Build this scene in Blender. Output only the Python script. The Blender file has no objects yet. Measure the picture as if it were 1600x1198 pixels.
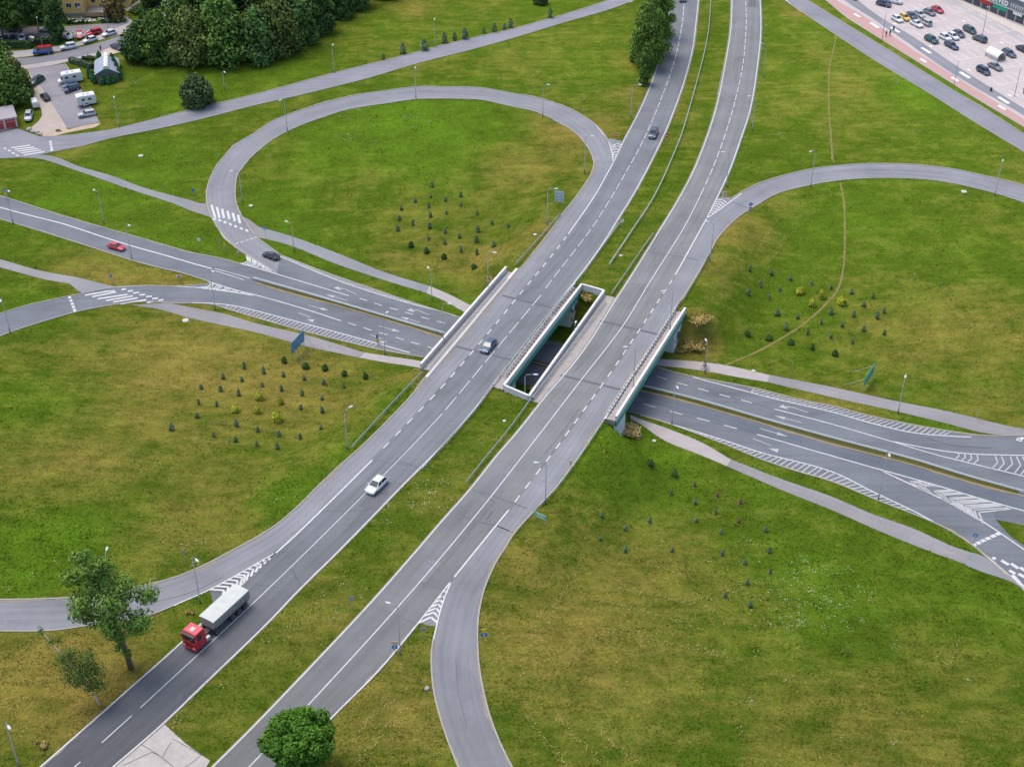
import bpy, bmesh, math, random
import numpy as np
from mathutils import Vector, Matrix
from mathutils.geometry import delaunay_2d_cdt

# ------------------------------------------------------------------ camera, sky, sun, exposure
SC = bpy.context.scene
COL = SC.collection
R = math.radians
CAM_H, CAM_PITCH, CAM_F = 140.0, R(35.5), 2195.0      # eye height, tilt below horizontal, focal length in photo pixels
PW, PH = 1600.0, 1198.0
cam = bpy.data.cameras.new('camera')
cam.sensor_fit = 'HORIZONTAL'; cam.sensor_width = 36.0; cam.lens = CAM_F / PW * 36.0
cam.clip_start = 1.0; cam.clip_end = 6000.0
cam_o = bpy.data.objects.new('camera', cam); COL.objects.link(cam_o)
cam_o.location = (0, 0, CAM_H); cam_o.rotation_euler = (R(90) - CAM_PITCH, 0, 0)
SC.camera = cam_o
SUN_EL, SUN_AZ = R(69), R(-55)                        # azimuth measured from +Y towards +X: light comes from the far left
world = bpy.data.worlds.new('World'); SC.world = world; world.use_nodes = True
wn = world.node_tree.nodes; wl = world.node_tree.links; wn.clear()
sky = wn.new('ShaderNodeTexSky'); sky.sky_type = 'NISHITA'; sky.sun_disc = False
sky.sun_elevation = SUN_EL; sky.sun_rotation = SUN_AZ
sky.air_density = 1.0; sky.dust_density = 3.0; sky.ozone_density = 1.0
bg = wn.new('ShaderNodeBackground'); bg.inputs['Strength'].default_value = 0.15
wo = wn.new('ShaderNodeOutputWorld')
wl.new(sky.outputs[0], bg.inputs[0]); wl.new(bg.outputs[0], wo.inputs[0])
sun = bpy.data.lights.new('sun', 'SUN'); sun.energy = 1.15; sun.angle = R(36); sun.color = (1.0, 0.95, 0.88)
sun_o = bpy.data.objects.new('sun', sun); COL.objects.link(sun_o)
sd = Vector((math.sin(SUN_AZ) * math.cos(SUN_EL), math.cos(SUN_AZ) * math.cos(SUN_EL), math.sin(SUN_EL)))
sun_o.rotation_euler = sd.to_track_quat('Z', 'Y').to_euler(); sun_o.location = (0, 200, 300)
SC.view_settings.view_transform = 'Standard'; SC.view_settings.look = 'None'
SC.view_settings.gamma = 1.0; SC.view_settings.use_curve_mapping = False
SC.view_settings.exposure = 1.0
rng = np.random.default_rng(7)
random.seed(7)

# ------------------------------------------------------------------ pixels of the photograph -> points of the place
CP, SP = math.cos(CAM_PITCH), math.sin(CAM_PITCH)
def at_z(px, z):
    """points (n,2 px) to world xy on height(s) z"""
    px = np.atleast_2d(np.asarray(px, float))
    a = (px[:, 0] - 800.0) / CAM_F; b = (px[:, 1] - 599.0) / CAM_F
    vy = CP - b * SP; vz = -SP - b * CP
    t = (np.asarray(z) - CAM_H) / vz
    return np.stack([a * t, vy * t], 1)
def Z(ox, oy, s, pts):
    """points read in an enlarged view: origin and scale"""
    return [(ox + x * s, oy + y * s) for x, y in pts]
A1 = lambda *p: Z(0, 0, .25, p)
A2 = lambda *p: Z(400, 0, .25, p)
A3 = lambda *p: Z(800, 0, .25, p)
A4 = lambda *p: Z(1200, 0, .25, p)
B1 = lambda *p: Z(0, 240, .2505, p)
B2 = lambda *p: Z(300, 240, .2505, p)
B3 = lambda *p: Z(600, 340, .2504, p)
B4 = lambda *p: Z(780, 380, .2504, p)
C1 = lambda *p: Z(1050, 200, .34375, p)
C2 = lambda *p: Z(1000, 540, .1875, p)
C3 = lambda *p: Z(1300, 540, .3171, p)
C4 = lambda *p: Z(0, 540, .3006, p)
C5 = lambda *p: Z(400, 480, .267, p)
C6 = lambda *p: Z(0, 820, .3156, p)
C7 = lambda *p: Z(400, 820, .3156, p)
C8 = lambda *p: Z(780, 660, .2875, p)
D1 = lambda *p: Z(760, 220, .18785, p)
D2 = lambda *p: Z(980, 220, .18785, p)
D3 = lambda *p: Z(560, 560, .18785, p)
D4 = lambda *p: Z(380, 700, .18785, p)
D5 = lambda *p: Z(640, 640, .18785, p)
E2 = lambda *p: Z(1480, 0, .07514, p)
E5 = lambda *p: Z(1440, 600, .1002, p)
E6 = lambda *p: Z(1440, 720, .167, p)

# ------------------------------------------------------------------ traced edge lines (photo pixels)
HL_right = [(1094, -40), (1091, 0), (1087, 40), (1082.5, 75), (1074, 110), (1062.5, 147), (1045, 193), (1033.3, 220), (994.8, 295), (964.8, 344),
            (940.3, 383.4), (906, 430), (865.5, 480.5), (827, 529), (797.5, 566), (766.4, 606.4), (742, 638.6), (717, 668), (693.5, 694), (656, 731.6), (623, 764.5), (592.5, 796.3),
            (530.3, 859.7), (464.5, 924.5), (419.7, 971.5), (325, 1063), (252.5, 1132.4), (176.7, 1198), (70, 1290)]
HL_left = [(1052, -40), (1048, 0), (1043, 40), (1036, 75), (1020, 125), (1000, 172.5), (975, 220), (958.2, 254.8), (929.1, 306.4), (887.7, 366.5),
           (855.8, 407.8), (809, 464), (766.5, 516.5), (731.5, 557.9), (692.6, 602.9), (645.1, 653), (595, 704.7), (582, 718.8),
           (500.2, 799.6), (455.1, 842.8), (430.7, 864.5), (381.9, 909.5), (282.5, 1004.6), (170.4, 1104), (63.1, 1198), (-45, 1290)]
HL_mid = [(1072, -40), (1068.7, 3.7), (1066, 37), (1052.5, 100), (1026, 172.5), (1005.1, 220), (985, 257.5), (949.4, 318.6), (918.7, 365), (860.4, 440.2),
          (845.4, 461.4), (721.5, 610.4), (691, 646.8), (641, 700), (602.2, 739.6), (414.7, 924.4), (216.2, 1108.8), (117, 1198), (10, 1290)]
LP_out = A3((640, 945), (600, 880), (520, 780), (380, 690), (250, 640), (100, 600), (0, 585)) + A2((1400, 550), (1200, 545), (1000, 545), (800, 570),
         (600, 600), (400, 650), (250, 700), (100, 760)) + [(399.5, 207.5), (370, 225), (350, 245), (338.2, 260), (326.9, 282.6), (323, 302.6),
         (325.7, 327.7), (337, 351), (355, 375.3), (375, 391.6), (405, 410.3), (432.8, 427.9)]
LP_in = [(928.1, 255.7)] + A3((500, 970), (450, 890), (380, 820), (260, 750), (150, 700), (0, 668)) + A2((1400, 625), (1200, 618), (1000, 622), (800, 650), (600, 680),
        (400, 740), (200, 820), (80, 890)) + [(398.5, 240), (380.8, 258.8), (370.7, 275), (368, 290), (368, 312.6), (373, 330), (384, 347.7),
        (400.2, 370.3), (420.2, 385.3), (437.8, 398.6)]
AL_out = [(928.1, 255.7), (923.4, 272.6), (910.3, 293.3), (895.3, 313.9), (880.2, 332.7), (855.8, 366.5), (827.6, 402.2), (807.8, 424),
          (775.3, 462.7), (712.7, 540.3), (662.6, 591), (642.7, 618), (616.4, 646.4), (562.2, 700), (541.6, 717.8), (500.2, 756.4),
          (466.4, 790.2), (436.4, 816.5), (408.2, 835.3), (378.7, 851.6), (315.6, 884.7), (268.3, 903.6), (208.3, 917.8), (126, 932),
          (85, 935), (0, 936.8), (-60, 936)]
BL_in = [(430.7, 863.4), (380, 892.6), (328.2, 921), (271.4, 946.2), (239.9, 958.9), (202, 968.3), (132.6, 977.8), (82, 984.7), (0, 985.7), (-60, 983)]
HR_left = [(1143.2, -40), (1143.7, 0), (1142, 45), (1136, 85), (1117.5, 175), (1087.5, 259), (1064.5, 304.5), (1027, 366.5), (980, 441.7), (962.8, 467.6),
           (910.2, 550.3), (850, 622.9), (805, 679.2), (775.3, 713.3), (735.8, 763), (685.6, 820), (647.5, 864.5), (576.7, 944.7),
           (400, 1130.9), (337.7, 1193), (240, 1290)]
HR_mid = [(1164, -40), (1165, 0), (1166, 37), (1161, 100), (1150, 152.5), (1135, 205), (1116, 257.5), (1100.2, 294.2), (1070.2, 353.4), (1013.8, 443.5),
          (972.8, 510.2), (905.2, 597.8), (842.6, 679.2), (767.7, 775.3), (731.4, 820), (694.5, 864.5), (620.9, 949.4), (483.6, 1099.3), (400, 1187), (305, 1285)]
HR_right = [(1185, -40), (1187.5, 0), (1188.7, 50), (1182.5, 110), (1172.5, 170), (1157.5, 217), (1139.7, 267), (1119.9, 310.2), (1104, 342.1), (1073.9, 396.6),
            (1053.3, 433.2), (1035.9, 460.1), (1012.4, 495.9), (988.3, 532), (962.3, 570.8), (934.5, 610.4), (902, 655.4), (866.7, 703.9),
            (828.4, 753.1), (795, 796.9), (741.4, 862.6), (705.5, 907), (652.5, 974.6), (589.4, 1050), (521.5, 1118), (440, 1207), (365, 1290)]
RP_up = [(1700, 330), (1660, 312), (1600, 290), (1541.6, 275.6), (1479.7, 262.9), (1410.9, 256.7), (1342.2, 256.7), (1270, 264), (1243, 269.8), (1201.7, 281),
         (1167.8, 295.1), (1141.5, 311)]
RP_low = [(1700, 372), (1660, 345), (1600, 316.9), (1531.3, 296.3), (1462.5, 282.5), (1393.8, 278.4), (1325, 280.8), (1266.6, 289.4), (1214.8, 302.7), (1175.4, 325.2),
          (1139.7, 351.5)]
AR_out = [(1139.7, 351.5), (1119, 375.9), (1109.6, 394.7), (1092, 424), (1063, 471), (1026.6, 527.7), (970.3, 607.9), (927.7, 676.7), (897.4, 722.7),
          (865.4, 763), (833.5, 799.7), (803.4, 833.5), (786.5, 861), (778.7, 872), (757.5, 917.8), (747, 968.3), (746.5, 1015.7), (750.3, 1053.5),
          (763, 1110.4), (778.7, 1154.5), (799.3, 1197), (850, 1290)]
BR_in = [(705.5, 907), (690.4, 946), (677, 1000), (673.9, 1022), (677.7, 1078.8), (690.4, 1129.3), (715.6, 1197.1), (760, 1290)]
AXIS = [(-250, 250), (-120, 288), (0, 325), (100, 350), (200, 383), (336, 421.6), (387.7, 435.4), (525.4, 470.5), (698.3, 525.6), (1024, 617), (1105, 633.8), (1187.5, 656.3),
        (1298, 689), (1426.8, 724), (1600, 774.7), (1800, 838)]

# ------------------------------------------------------------------ height of the land
LOW = -5.8                                            # level of the lower road
def resample(P, step, closed=False):
    P = np.asarray(P, float)
    if closed: P = np.vstack([P, P[:1]])
    d = np.r_[0, np.cumsum(np.hypot(*np.diff(P, axis=0).T))]
    n = max(2, int(round(d[-1] / step)) + 1)
    s = np.linspace(0, d[-1], n)
    out = np.stack([np.interp(s, d, P[:, 0]), np.interp(s, d, P[:, 1])], 1)
    return out[:-1] if closed else out
def smooth_line(P, step):
    """Catmull-Rom through the points, then even steps"""
    P = np.asarray(P, float)
    if len(P) < 3: return resample(P, step)
    Q = np.vstack([2 * P[0] - P[1], P, 2 * P[-1] - P[-2]])
    out = []
    for i in range(1, len(Q) - 2):
        p0, p1, p2, p3 = Q[i - 1], Q[i], Q[i + 1], Q[i + 2]
        # centripetal knots keep the curve from looping where spacing is uneven
        t1 = max(np.hypot(*(p1 - p0)), 1e-6) ** .5; t2 = t1 + max(np.hypot(*(p2 - p1)), 1e-6) ** .5; t3 = t2 + max(np.hypot(*(p3 - p2)), 1e-6) ** .5
        for t in np.linspace(t1, t2, 7)[:-1]:
            a1 = (t1 - t) / t1 * p0 + t / t1 * p1; a2 = (t2 - t) / (t2 - t1) * p1 + (t - t1) / (t2 - t1) * p2; a3 = (t3 - t) / (t3 - t2) * p2 + (t - t2) / (t3 - t2) * p3
            b1 = (t2 - t) / t2 * a1 + t / t2 * a2; b2 = (t3 - t) / (t3 - t1) * a2 + (t - t1) / (t3 - t1) * a3
            out.append((t2 - t) / (t2 - t1) * b1 + (t - t1) / (t2 - t1) * b2)
    out.append(P[-1])
    return resample(out, step)
def dist_line(q, L):
    """distance of points to a polyline"""
    best = np.full(len(q), 1e9)
    for a, b in zip(L[:-1], L[1:]):
        d = b - a; t = np.clip(((q - a) @ d) / max(d @ d, 1e-9), 0, 1)
        v = q - (a + t[:, None] * d)
        best = np.minimum(best, np.hypot(v[:, 0], v[:, 1]))
    return best
def inside(q, ring):
    x, y = q[:, 0], q[:, 1]; r = np.zeros(len(q), bool)
    X, Y = ring[:, 0], ring[:, 1]; j = len(ring) - 1
    for i in range(len(ring)):
        if Y[i] != Y[j]:
            c = ((Y[i] > y) != (Y[j] > y)) & (x < (X[j] - X[i]) * (y - Y[i]) / (Y[j] - Y[i]) + X[i])
            r ^= c
        j = i
    return r
def sstep(a, b, x):
    t = np.clip((x - a) / (b - a), 0, 1); return t * t * (3 - 2 * t)
AXW = at_z(AXIS, LOW)
hl = HL_left[:8] + AL_out[1:17] + HL_left[18:]
hr = HR_right[:8] + AR_out[0:13] + HR_right[20:]
HPOLY = np.vstack([resample(at_z(hl, 0), 6), resample(at_z(hr, 0), 6)[::-1]])
HB1 = resample(at_z(hl, 0), 6); HB2 = resample(at_z(hr, 0), 6)
def fields(q):
    dl = dist_line(q, AXW)
    dh = np.where(inside(q, HPOLY), 0.0, np.minimum(dist_line(q, HB1), dist_line(q, HB2)))
    base = np.exp(-(np.maximum(0, dl - 20) / 38.0) ** 2) * sstep(1.8, 15, dh)
    return dl, dh, base
def z_road(q):
    return LOW * fields(q)[2]
def z_land(q):
    dl, dh, base = fields(q)
    k = np.minimum(dh, 30); cut = 1 - sstep(0, 1, (dl - 13.7 - k * .45) / (4.5 + k * .15)); cut = cut * (dh < 60)
    return LOW * np.maximum(base, cut)
z_flat = lambda q: np.zeros(len(q))
z_low = lambda q: np.full(len(q), LOW)
def W(px, zf, up=0.0):
    """where the sight line of each pixel meets the surface zf"""
    px = np.atleast_2d(np.asarray(px, float))
    z = np.zeros(len(px)) if zf in (z_road, z_flat) else np.full(len(px), LOW if zf is z_low else -2.0)
    for k in range(18):
        q = at_z(px, z + up); z = z * .45 + zf(q) * .55
    return at_z(px, z + up)
def P3(px, zf=None, up=0.0):
    zf = zf or z_land
    q = W([px], zf, up)
    return Vector((q[0, 0], q[0, 1], float(zf(q)[0])))

# ------------------------------------------------------------------ materials
def new_mat(name):
    m = bpy.data.materials.new(name); m.use_nodes = True
    nt = m.node_tree; nt.nodes.clear()
    out = nt.nodes.new('ShaderNodeOutputMaterial'); b = nt.nodes.new('ShaderNodeBsdfPrincipled')
    nt.links.new(b.outputs[0], out.inputs[0])
    return m, nt, b
def N(nt, kind, **kw):
    n = nt.nodes.new(kind)
    for k, v in kw.items():
        if k in n.inputs: n.inputs[k].default_value = v
        else: setattr(n, k, v)
    return n
def noise(nt, vec, scale, detail=3.0, rough=.55):
    n = N(nt, 'ShaderNodeTexNoise'); n.inputs['Scale'].default_value = scale
    n.inputs['Detail'].default_value = detail; n.inputs['Roughness'].default_value = rough
    if vec is not None: nt.links.new(vec, n.inputs['Vector'])
    return n.outputs['Fac']
def math_n(nt, op, a, b=None, c=None, clamp=False):
    n = N(nt, 'ShaderNodeMath', operation=op); n.use_clamp = clamp
    for i, v in enumerate((a, b, c)):
        if v is None: continue
        if isinstance(v, (int, float)): n.inputs[i].default_value = v
        else: nt.links.new(v, n.inputs[i])
    return n.outputs[0]
def mix_c(nt, fac, a, b, mode='MIX'):
    n = N(nt, 'ShaderNodeMix', data_type='RGBA', blend_type=mode)
    for i, v in ((0, fac), (6, a), (7, b)):
        if isinstance(v, (int, float)): n.inputs[i].default_value = v
        elif isinstance(v, tuple): n.inputs[i].default_value = (*v, 1) if len(v) == 3 else v
        else: nt.links.new(v, n.inputs[i])
    return n.outputs[2]
def ramp(nt, fac, lo, hi):
    n = N(nt, 'ShaderNodeMapRange'); n.inputs[1].default_value = lo; n.inputs[2].default_value = hi
    nt.links.new(fac, n.inputs[0]); return n.outputs[0]
def plain(name, col, rough=.6, metal=0.0, var=.12, scale=3.0, spec=.4):
    m, nt, b = new_mat(name)
    tc = N(nt, 'ShaderNodeTexCoord')
    f = noise(nt, tc.outputs['Object'], scale)
    c = mix_c(nt, f, tuple(x * (1 - var) for x in col), tuple(min(1, x * (1 + var)) for x in col))
    nt.links.new(c, b.inputs['Base Color'])
    b.inputs['Roughness'].default_value = rough; b.inputs['Metallic'].default_value = metal
    b.inputs['Specular IOR Level'].default_value = spec
    return m
_mats = {}
def M(name, *a, **k):
    if name not in _mats: _mats[name] = plain(name, *a, **k)
    return _mats[name]
def paint(name, col):
    if name in _mats: return _mats[name]
    m, nt, b = new_mat(name)
    tc = N(nt, 'ShaderNodeTexCoord')
    f = noise(nt, tc.outputs['Object'], 1.4, 4)
    c = mix_c(nt, f, tuple(x * .82 for x in col), tuple(min(.9, x * 1.08) for x in col))
    nt.links.new(c, b.inputs['Base Color'])
    nt.links.new(math_n(nt, 'MULTIPLY_ADD', f, .25, .18), b.inputs['Roughness'])
    b.inputs['Coat Weight'].default_value = .3; b.inputs['Coat Roughness'].default_value = .08
    _mats[name] = m; return m
def asphalt(name, col, streak=.22, seed=0.0, patch=.1, crack=.5, fade=None):
    m, nt, b = new_mat(name)
    uv = N(nt, 'ShaderNodeUVMap'); tc = N(nt, 'ShaderNodeTexCoord')
    mp = N(nt, 'ShaderNodeMapping'); mp.inputs['Location'].default_value = (seed, seed * 3, 0); mp.inputs['Scale'].default_value = (.012, 1.1, 1)
    nt.links.new(uv.outputs[0], mp.inputs[0])
    f1 = noise(nt, mp.outputs[0], 1.0, 4, .6)                       # wheel tracks along the road
    f2 = noise(nt, tc.outputs['Object'], .12, 4)                    # broad blotches
    f3 = noise(nt, tc.outputs['Object'], 2.2, 5, .75)               # grain
    v = math_n(nt, 'MULTIPLY_ADD', math_n(nt, 'SUBTRACT', f1, .5), streak * 4.6, 1.0)
    v = math_n(nt, 'ADD', v, math_n(nt, 'MULTIPLY', math_n(nt, 'SUBTRACT', f2, .5), .62))
    v = math_n(nt, 'ADD', v, math_n(nt, 'MULTIPLY', math_n(nt, 'SUBTRACT', f3, .5), .34))
    mp2 = N(nt, 'ShaderNodeMapping'); mp2.inputs['Location'].default_value = (seed * 7, 0, 0); mp2.inputs['Scale'].default_value = (.045, .16, 1)
    nt.links.new(uv.outputs[0], mp2.inputs[0])
    pt = ramp(nt, noise(nt, mp2.outputs[0], 1.0, 1), .58, .60)      # re-laid patches
    v = math_n(nt, 'SUBTRACT', v, math_n(nt, 'MULTIPLY', pt, patch))
    if fade:                                                        # darker towards the near end of the road
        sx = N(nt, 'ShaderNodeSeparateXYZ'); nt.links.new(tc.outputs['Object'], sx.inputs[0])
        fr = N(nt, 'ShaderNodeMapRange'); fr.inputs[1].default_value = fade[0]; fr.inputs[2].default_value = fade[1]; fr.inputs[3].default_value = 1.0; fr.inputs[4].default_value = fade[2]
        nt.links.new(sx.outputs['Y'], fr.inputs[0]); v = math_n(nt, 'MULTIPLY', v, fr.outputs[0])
    c = mix_c(nt, 1.0, col, v, 'MULTIPLY')
    # cracks: thin dark lines, mostly across
    mp3 = N(nt, 'ShaderNodeMapping'); mp3.inputs['Scale'].default_value = (.05, .035, 1); mp3.inputs['Location'].default_value = (seed * 2, seed, 0)
    w = N(nt, 'ShaderNodeTexVoronoi', feature='DISTANCE_TO_EDGE'); w.inputs['Scale'].default_value = 1.0
    nz = N(nt, 'ShaderNodeTexNoise'); nz.inputs['Scale'].default_value = .35; nz.inputs['Detail'].default_value = 4
    nt.links.new(uv.outputs[0], nz.inputs['Vector'])
    ad = mix_c(nt, .9, uv.outputs[0], nz.outputs['Color'], 'ADD'); 
    nt.links.new(ad, mp3.inputs[0]); nt.links.new(mp3.outputs[0], w.inputs['Vector'])
    ck = math_n(nt, 'MULTIPLY', ramp(nt, w.outputs['Distance'], .0045, .001), math_n(nt, 'MULTIPLY', ramp(nt, f2, .45, .6), crack), clamp=True)
    c = mix_c(nt, ck, c, tuple(x * .35 for x in col))
    nt.links.new(c, b.inputs['Base Color'])
    b.inputs['Roughness'].default_value = .85; b.inputs['Specular IOR Level'].default_value = .25
    return m
def grass_colour(nt):
    tc = N(nt, 'ShaderNodeTexCoord'); v = tc.outputs['Object']
    ad = N(nt, 'ShaderNodeAttribute', attribute_name='dry'); al = N(nt, 'ShaderNodeAttribute', attribute_name='lush')
    n1 = noise(nt, v, .028, 4, .6); n2 = noise(nt, v, .16, 4, .6); n3 = noise(nt, v, .55, 5, .7); n4 = noise(nt, v, 2.0, 5, .8)
    mp = N(nt, 'ShaderNodeMapping'); mp.inputs['Rotation'].default_value = (0, 0, R(98)); mp.inputs['Scale'].default_value = (.12, .55, 1); nt.links.new(v, mp.inputs[0])
    st = noise(nt, mp.outputs[0], 1.0, 4, .7)
    mpb = N(nt, 'ShaderNodeMapping'); mpb.inputs['Rotation'].default_value = (0, 0, R(-62)); mpb.inputs['Scale'].default_value = (.14, .6, 1); nt.links.new(v, mpb.inputs[0])
    st2 = noise(nt, mpb.outputs[0], 1.0, 3, .7)
    d = math_n(nt, 'ADD', math_n(nt, 'MULTIPLY_ADD', math_n(nt, 'SUBTRACT', n1, .5), 1.0, .10), math_n(nt, 'MULTIPLY', math_n(nt, 'SUBTRACT', n2, .5), 1.25))
    d = math_n(nt, 'ADD', d, math_n(nt, 'MULTIPLY', math_n(nt, 'SUBTRACT', math_n(nt, 'ADD', st, st2), 1.0), .75))
    d = math_n(nt, 'ADD', d, math_n(nt, 'MULTIPLY', math_n(nt, 'SUBTRACT', n3, .5), .55))
    d = math_n(nt, 'ADD', d, math_n(nt, 'MULTIPLY', ad.outputs['Fac'], .85))
    d = math_n(nt, 'SUBTRACT', d, math_n(nt, 'MULTIPLY', al.outputs['Fac'], .55), clamp=True)
    c = mix_c(nt, d, (.055, .090, .0075), (.178, .130, .0320))
    l = math_n(nt, 'ADD', math_n(nt, 'MULTIPLY', al.outputs['Fac'], .55), math_n(nt, 'MULTIPLY', math_n(nt, 'SUBTRACT', n2, .52), 1.3), clamp=True)
    c = mix_c(nt, l, c, (.070, .136, .0085))
    k = math_n(nt, 'MULTIPLY_ADD', math_n(nt, 'SUBTRACT', n3, .5), .6, 1.0)
    k = math_n(nt, 'ADD', k, math_n(nt, 'MULTIPLY', math_n(nt, 'SUBTRACT', n4, .5), 1.2))
    ap = N(nt, 'ShaderNodeAttribute', attribute_name='pale'); k = math_n(nt, 'MULTIPLY', k, math_n(nt, 'MULTIPLY_ADD', ap.outputs['Fac'], .40, .96))
    k = math_n(nt, 'ADD', k, math_n(nt, 'MULTIPLY', math_n(nt, 'SUBTRACT', math_n(nt, 'ADD', n2, st2), 1.0), .55))
    return tc, mix_c(nt, 1.0, c, k, 'MULTIPLY'), n4, n3
def make_grass(name, tuft=False):
    m, nt, b = new_mat(name)
    tc, c, n4, n3 = grass_colour(nt)
    if tuft:
        at = N(nt, 'ShaderNodeAttribute', attribute_name='tone')
        c = mix_c(nt, 1.0, c, at.outputs['Color'], 'MULTIPLY')
    else:
        bp = N(nt, 'ShaderNodeBump'); bp.inputs['Strength'].default_value = .35; bp.inputs['Distance'].default_value = .25
        nt.links.new(math_n(nt, 'ADD', n4, n3), bp.inputs['Height']); nt.links.new(bp.outputs[0], b.inputs['Normal'])
    nt.links.new(c, b.inputs['Base Color'])
    b.inputs['Roughness'].default_value = 1.0; b.inputs['Specular IOR Level'].default_value = 0.0
    return m
def leaf_mat(name, dark, light, scale=.55):
    if name in _mats: return _mats[name]
    m, nt, b = new_mat(name)
    tc = N(nt, 'ShaderNodeTexCoord'); oi = N(nt, 'ShaderNodeObjectInfo')
    at = N(nt, 'ShaderNodeAttribute', attribute_name='tone')
    f = noise(nt, tc.outputs['Object'], scale, 3, .65)
    f = math_n(nt, 'ADD', math_n(nt, 'MULTIPLY', ramp(nt, f, .3, .7), .55), math_n(nt, 'MULTIPLY', at.outputs['Fac'], .5), clamp=True)
    c = mix_c(nt, f, tuple(x * 1.15 for x in dark), tuple(x * 1.2 for x in light))
    c = mix_c(nt, 1.0, c, math_n(nt, 'MULTIPLY_ADD', oi.outputs['Random'], .35, .82), 'MULTIPLY')
    nt.links.new(c, b.inputs['Base Color'])
    b.inputs['Roughness'].default_value = .8; b.inputs['Specular IOR Level'].default_value = .05
    _mats[name] = m; return m
def marking_mat(name, col, wear=.5):
    m, nt, b = new_mat(name)
    tc = N(nt, 'ShaderNodeTexCoord')
    f = noise(nt, tc.outputs['Object'], 1.3, 5, .75); g = noise(nt, tc.outputs['Object'], .15, 2)
    w = math_n(nt, 'MULTIPLY', ramp(nt, f, .5, .78), math_n(nt, 'MULTIPLY_ADD', g, 1.2, wear - .55), clamp=True)
    c = mix_c(nt, w, col, (.2, .2, .205))
    nt.links.new(c, b.inputs['Base Color']); b.inputs['Roughness'].default_value = .7
    return m
def concrete(name, col, scale=.7, var=.3):
    m, nt, b = new_mat(name)
    tc = N(nt, 'ShaderNodeTexCoord'); v = tc.outputs['Object']
    a = noise(nt, v, scale, 5, .7); g = noise(nt, v, scale * 6, 4, .7)
    k = math_n(nt, 'ADD', math_n(nt, 'MULTIPLY_ADD', math_n(nt, 'SUBTRACT', a, .5), var * 2.4, 1), math_n(nt, 'MULTIPLY', math_n(nt, 'SUBTRACT', g, .5), var * 1.2))
    nt.links.new(mix_c(nt, 1.0, col, k, 'MULTIPLY'), b.inputs['Base Color'])
    b.inputs['Roughness'].default_value = .88; b.inputs['Specular IOR Level'].default_value = .2
    return m
def glass_mat():
    if 'glass' in _mats: return _mats['glass']
    m, nt, b = new_mat('vehicle_glass')
    b.inputs['Base Color'].default_value = (.012, .02, .026, 1); b.inputs['Roughness'].default_value = .06
    b.inputs['Specular IOR Level'].default_value = .8
    _mats['glass'] = m; return m

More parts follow.
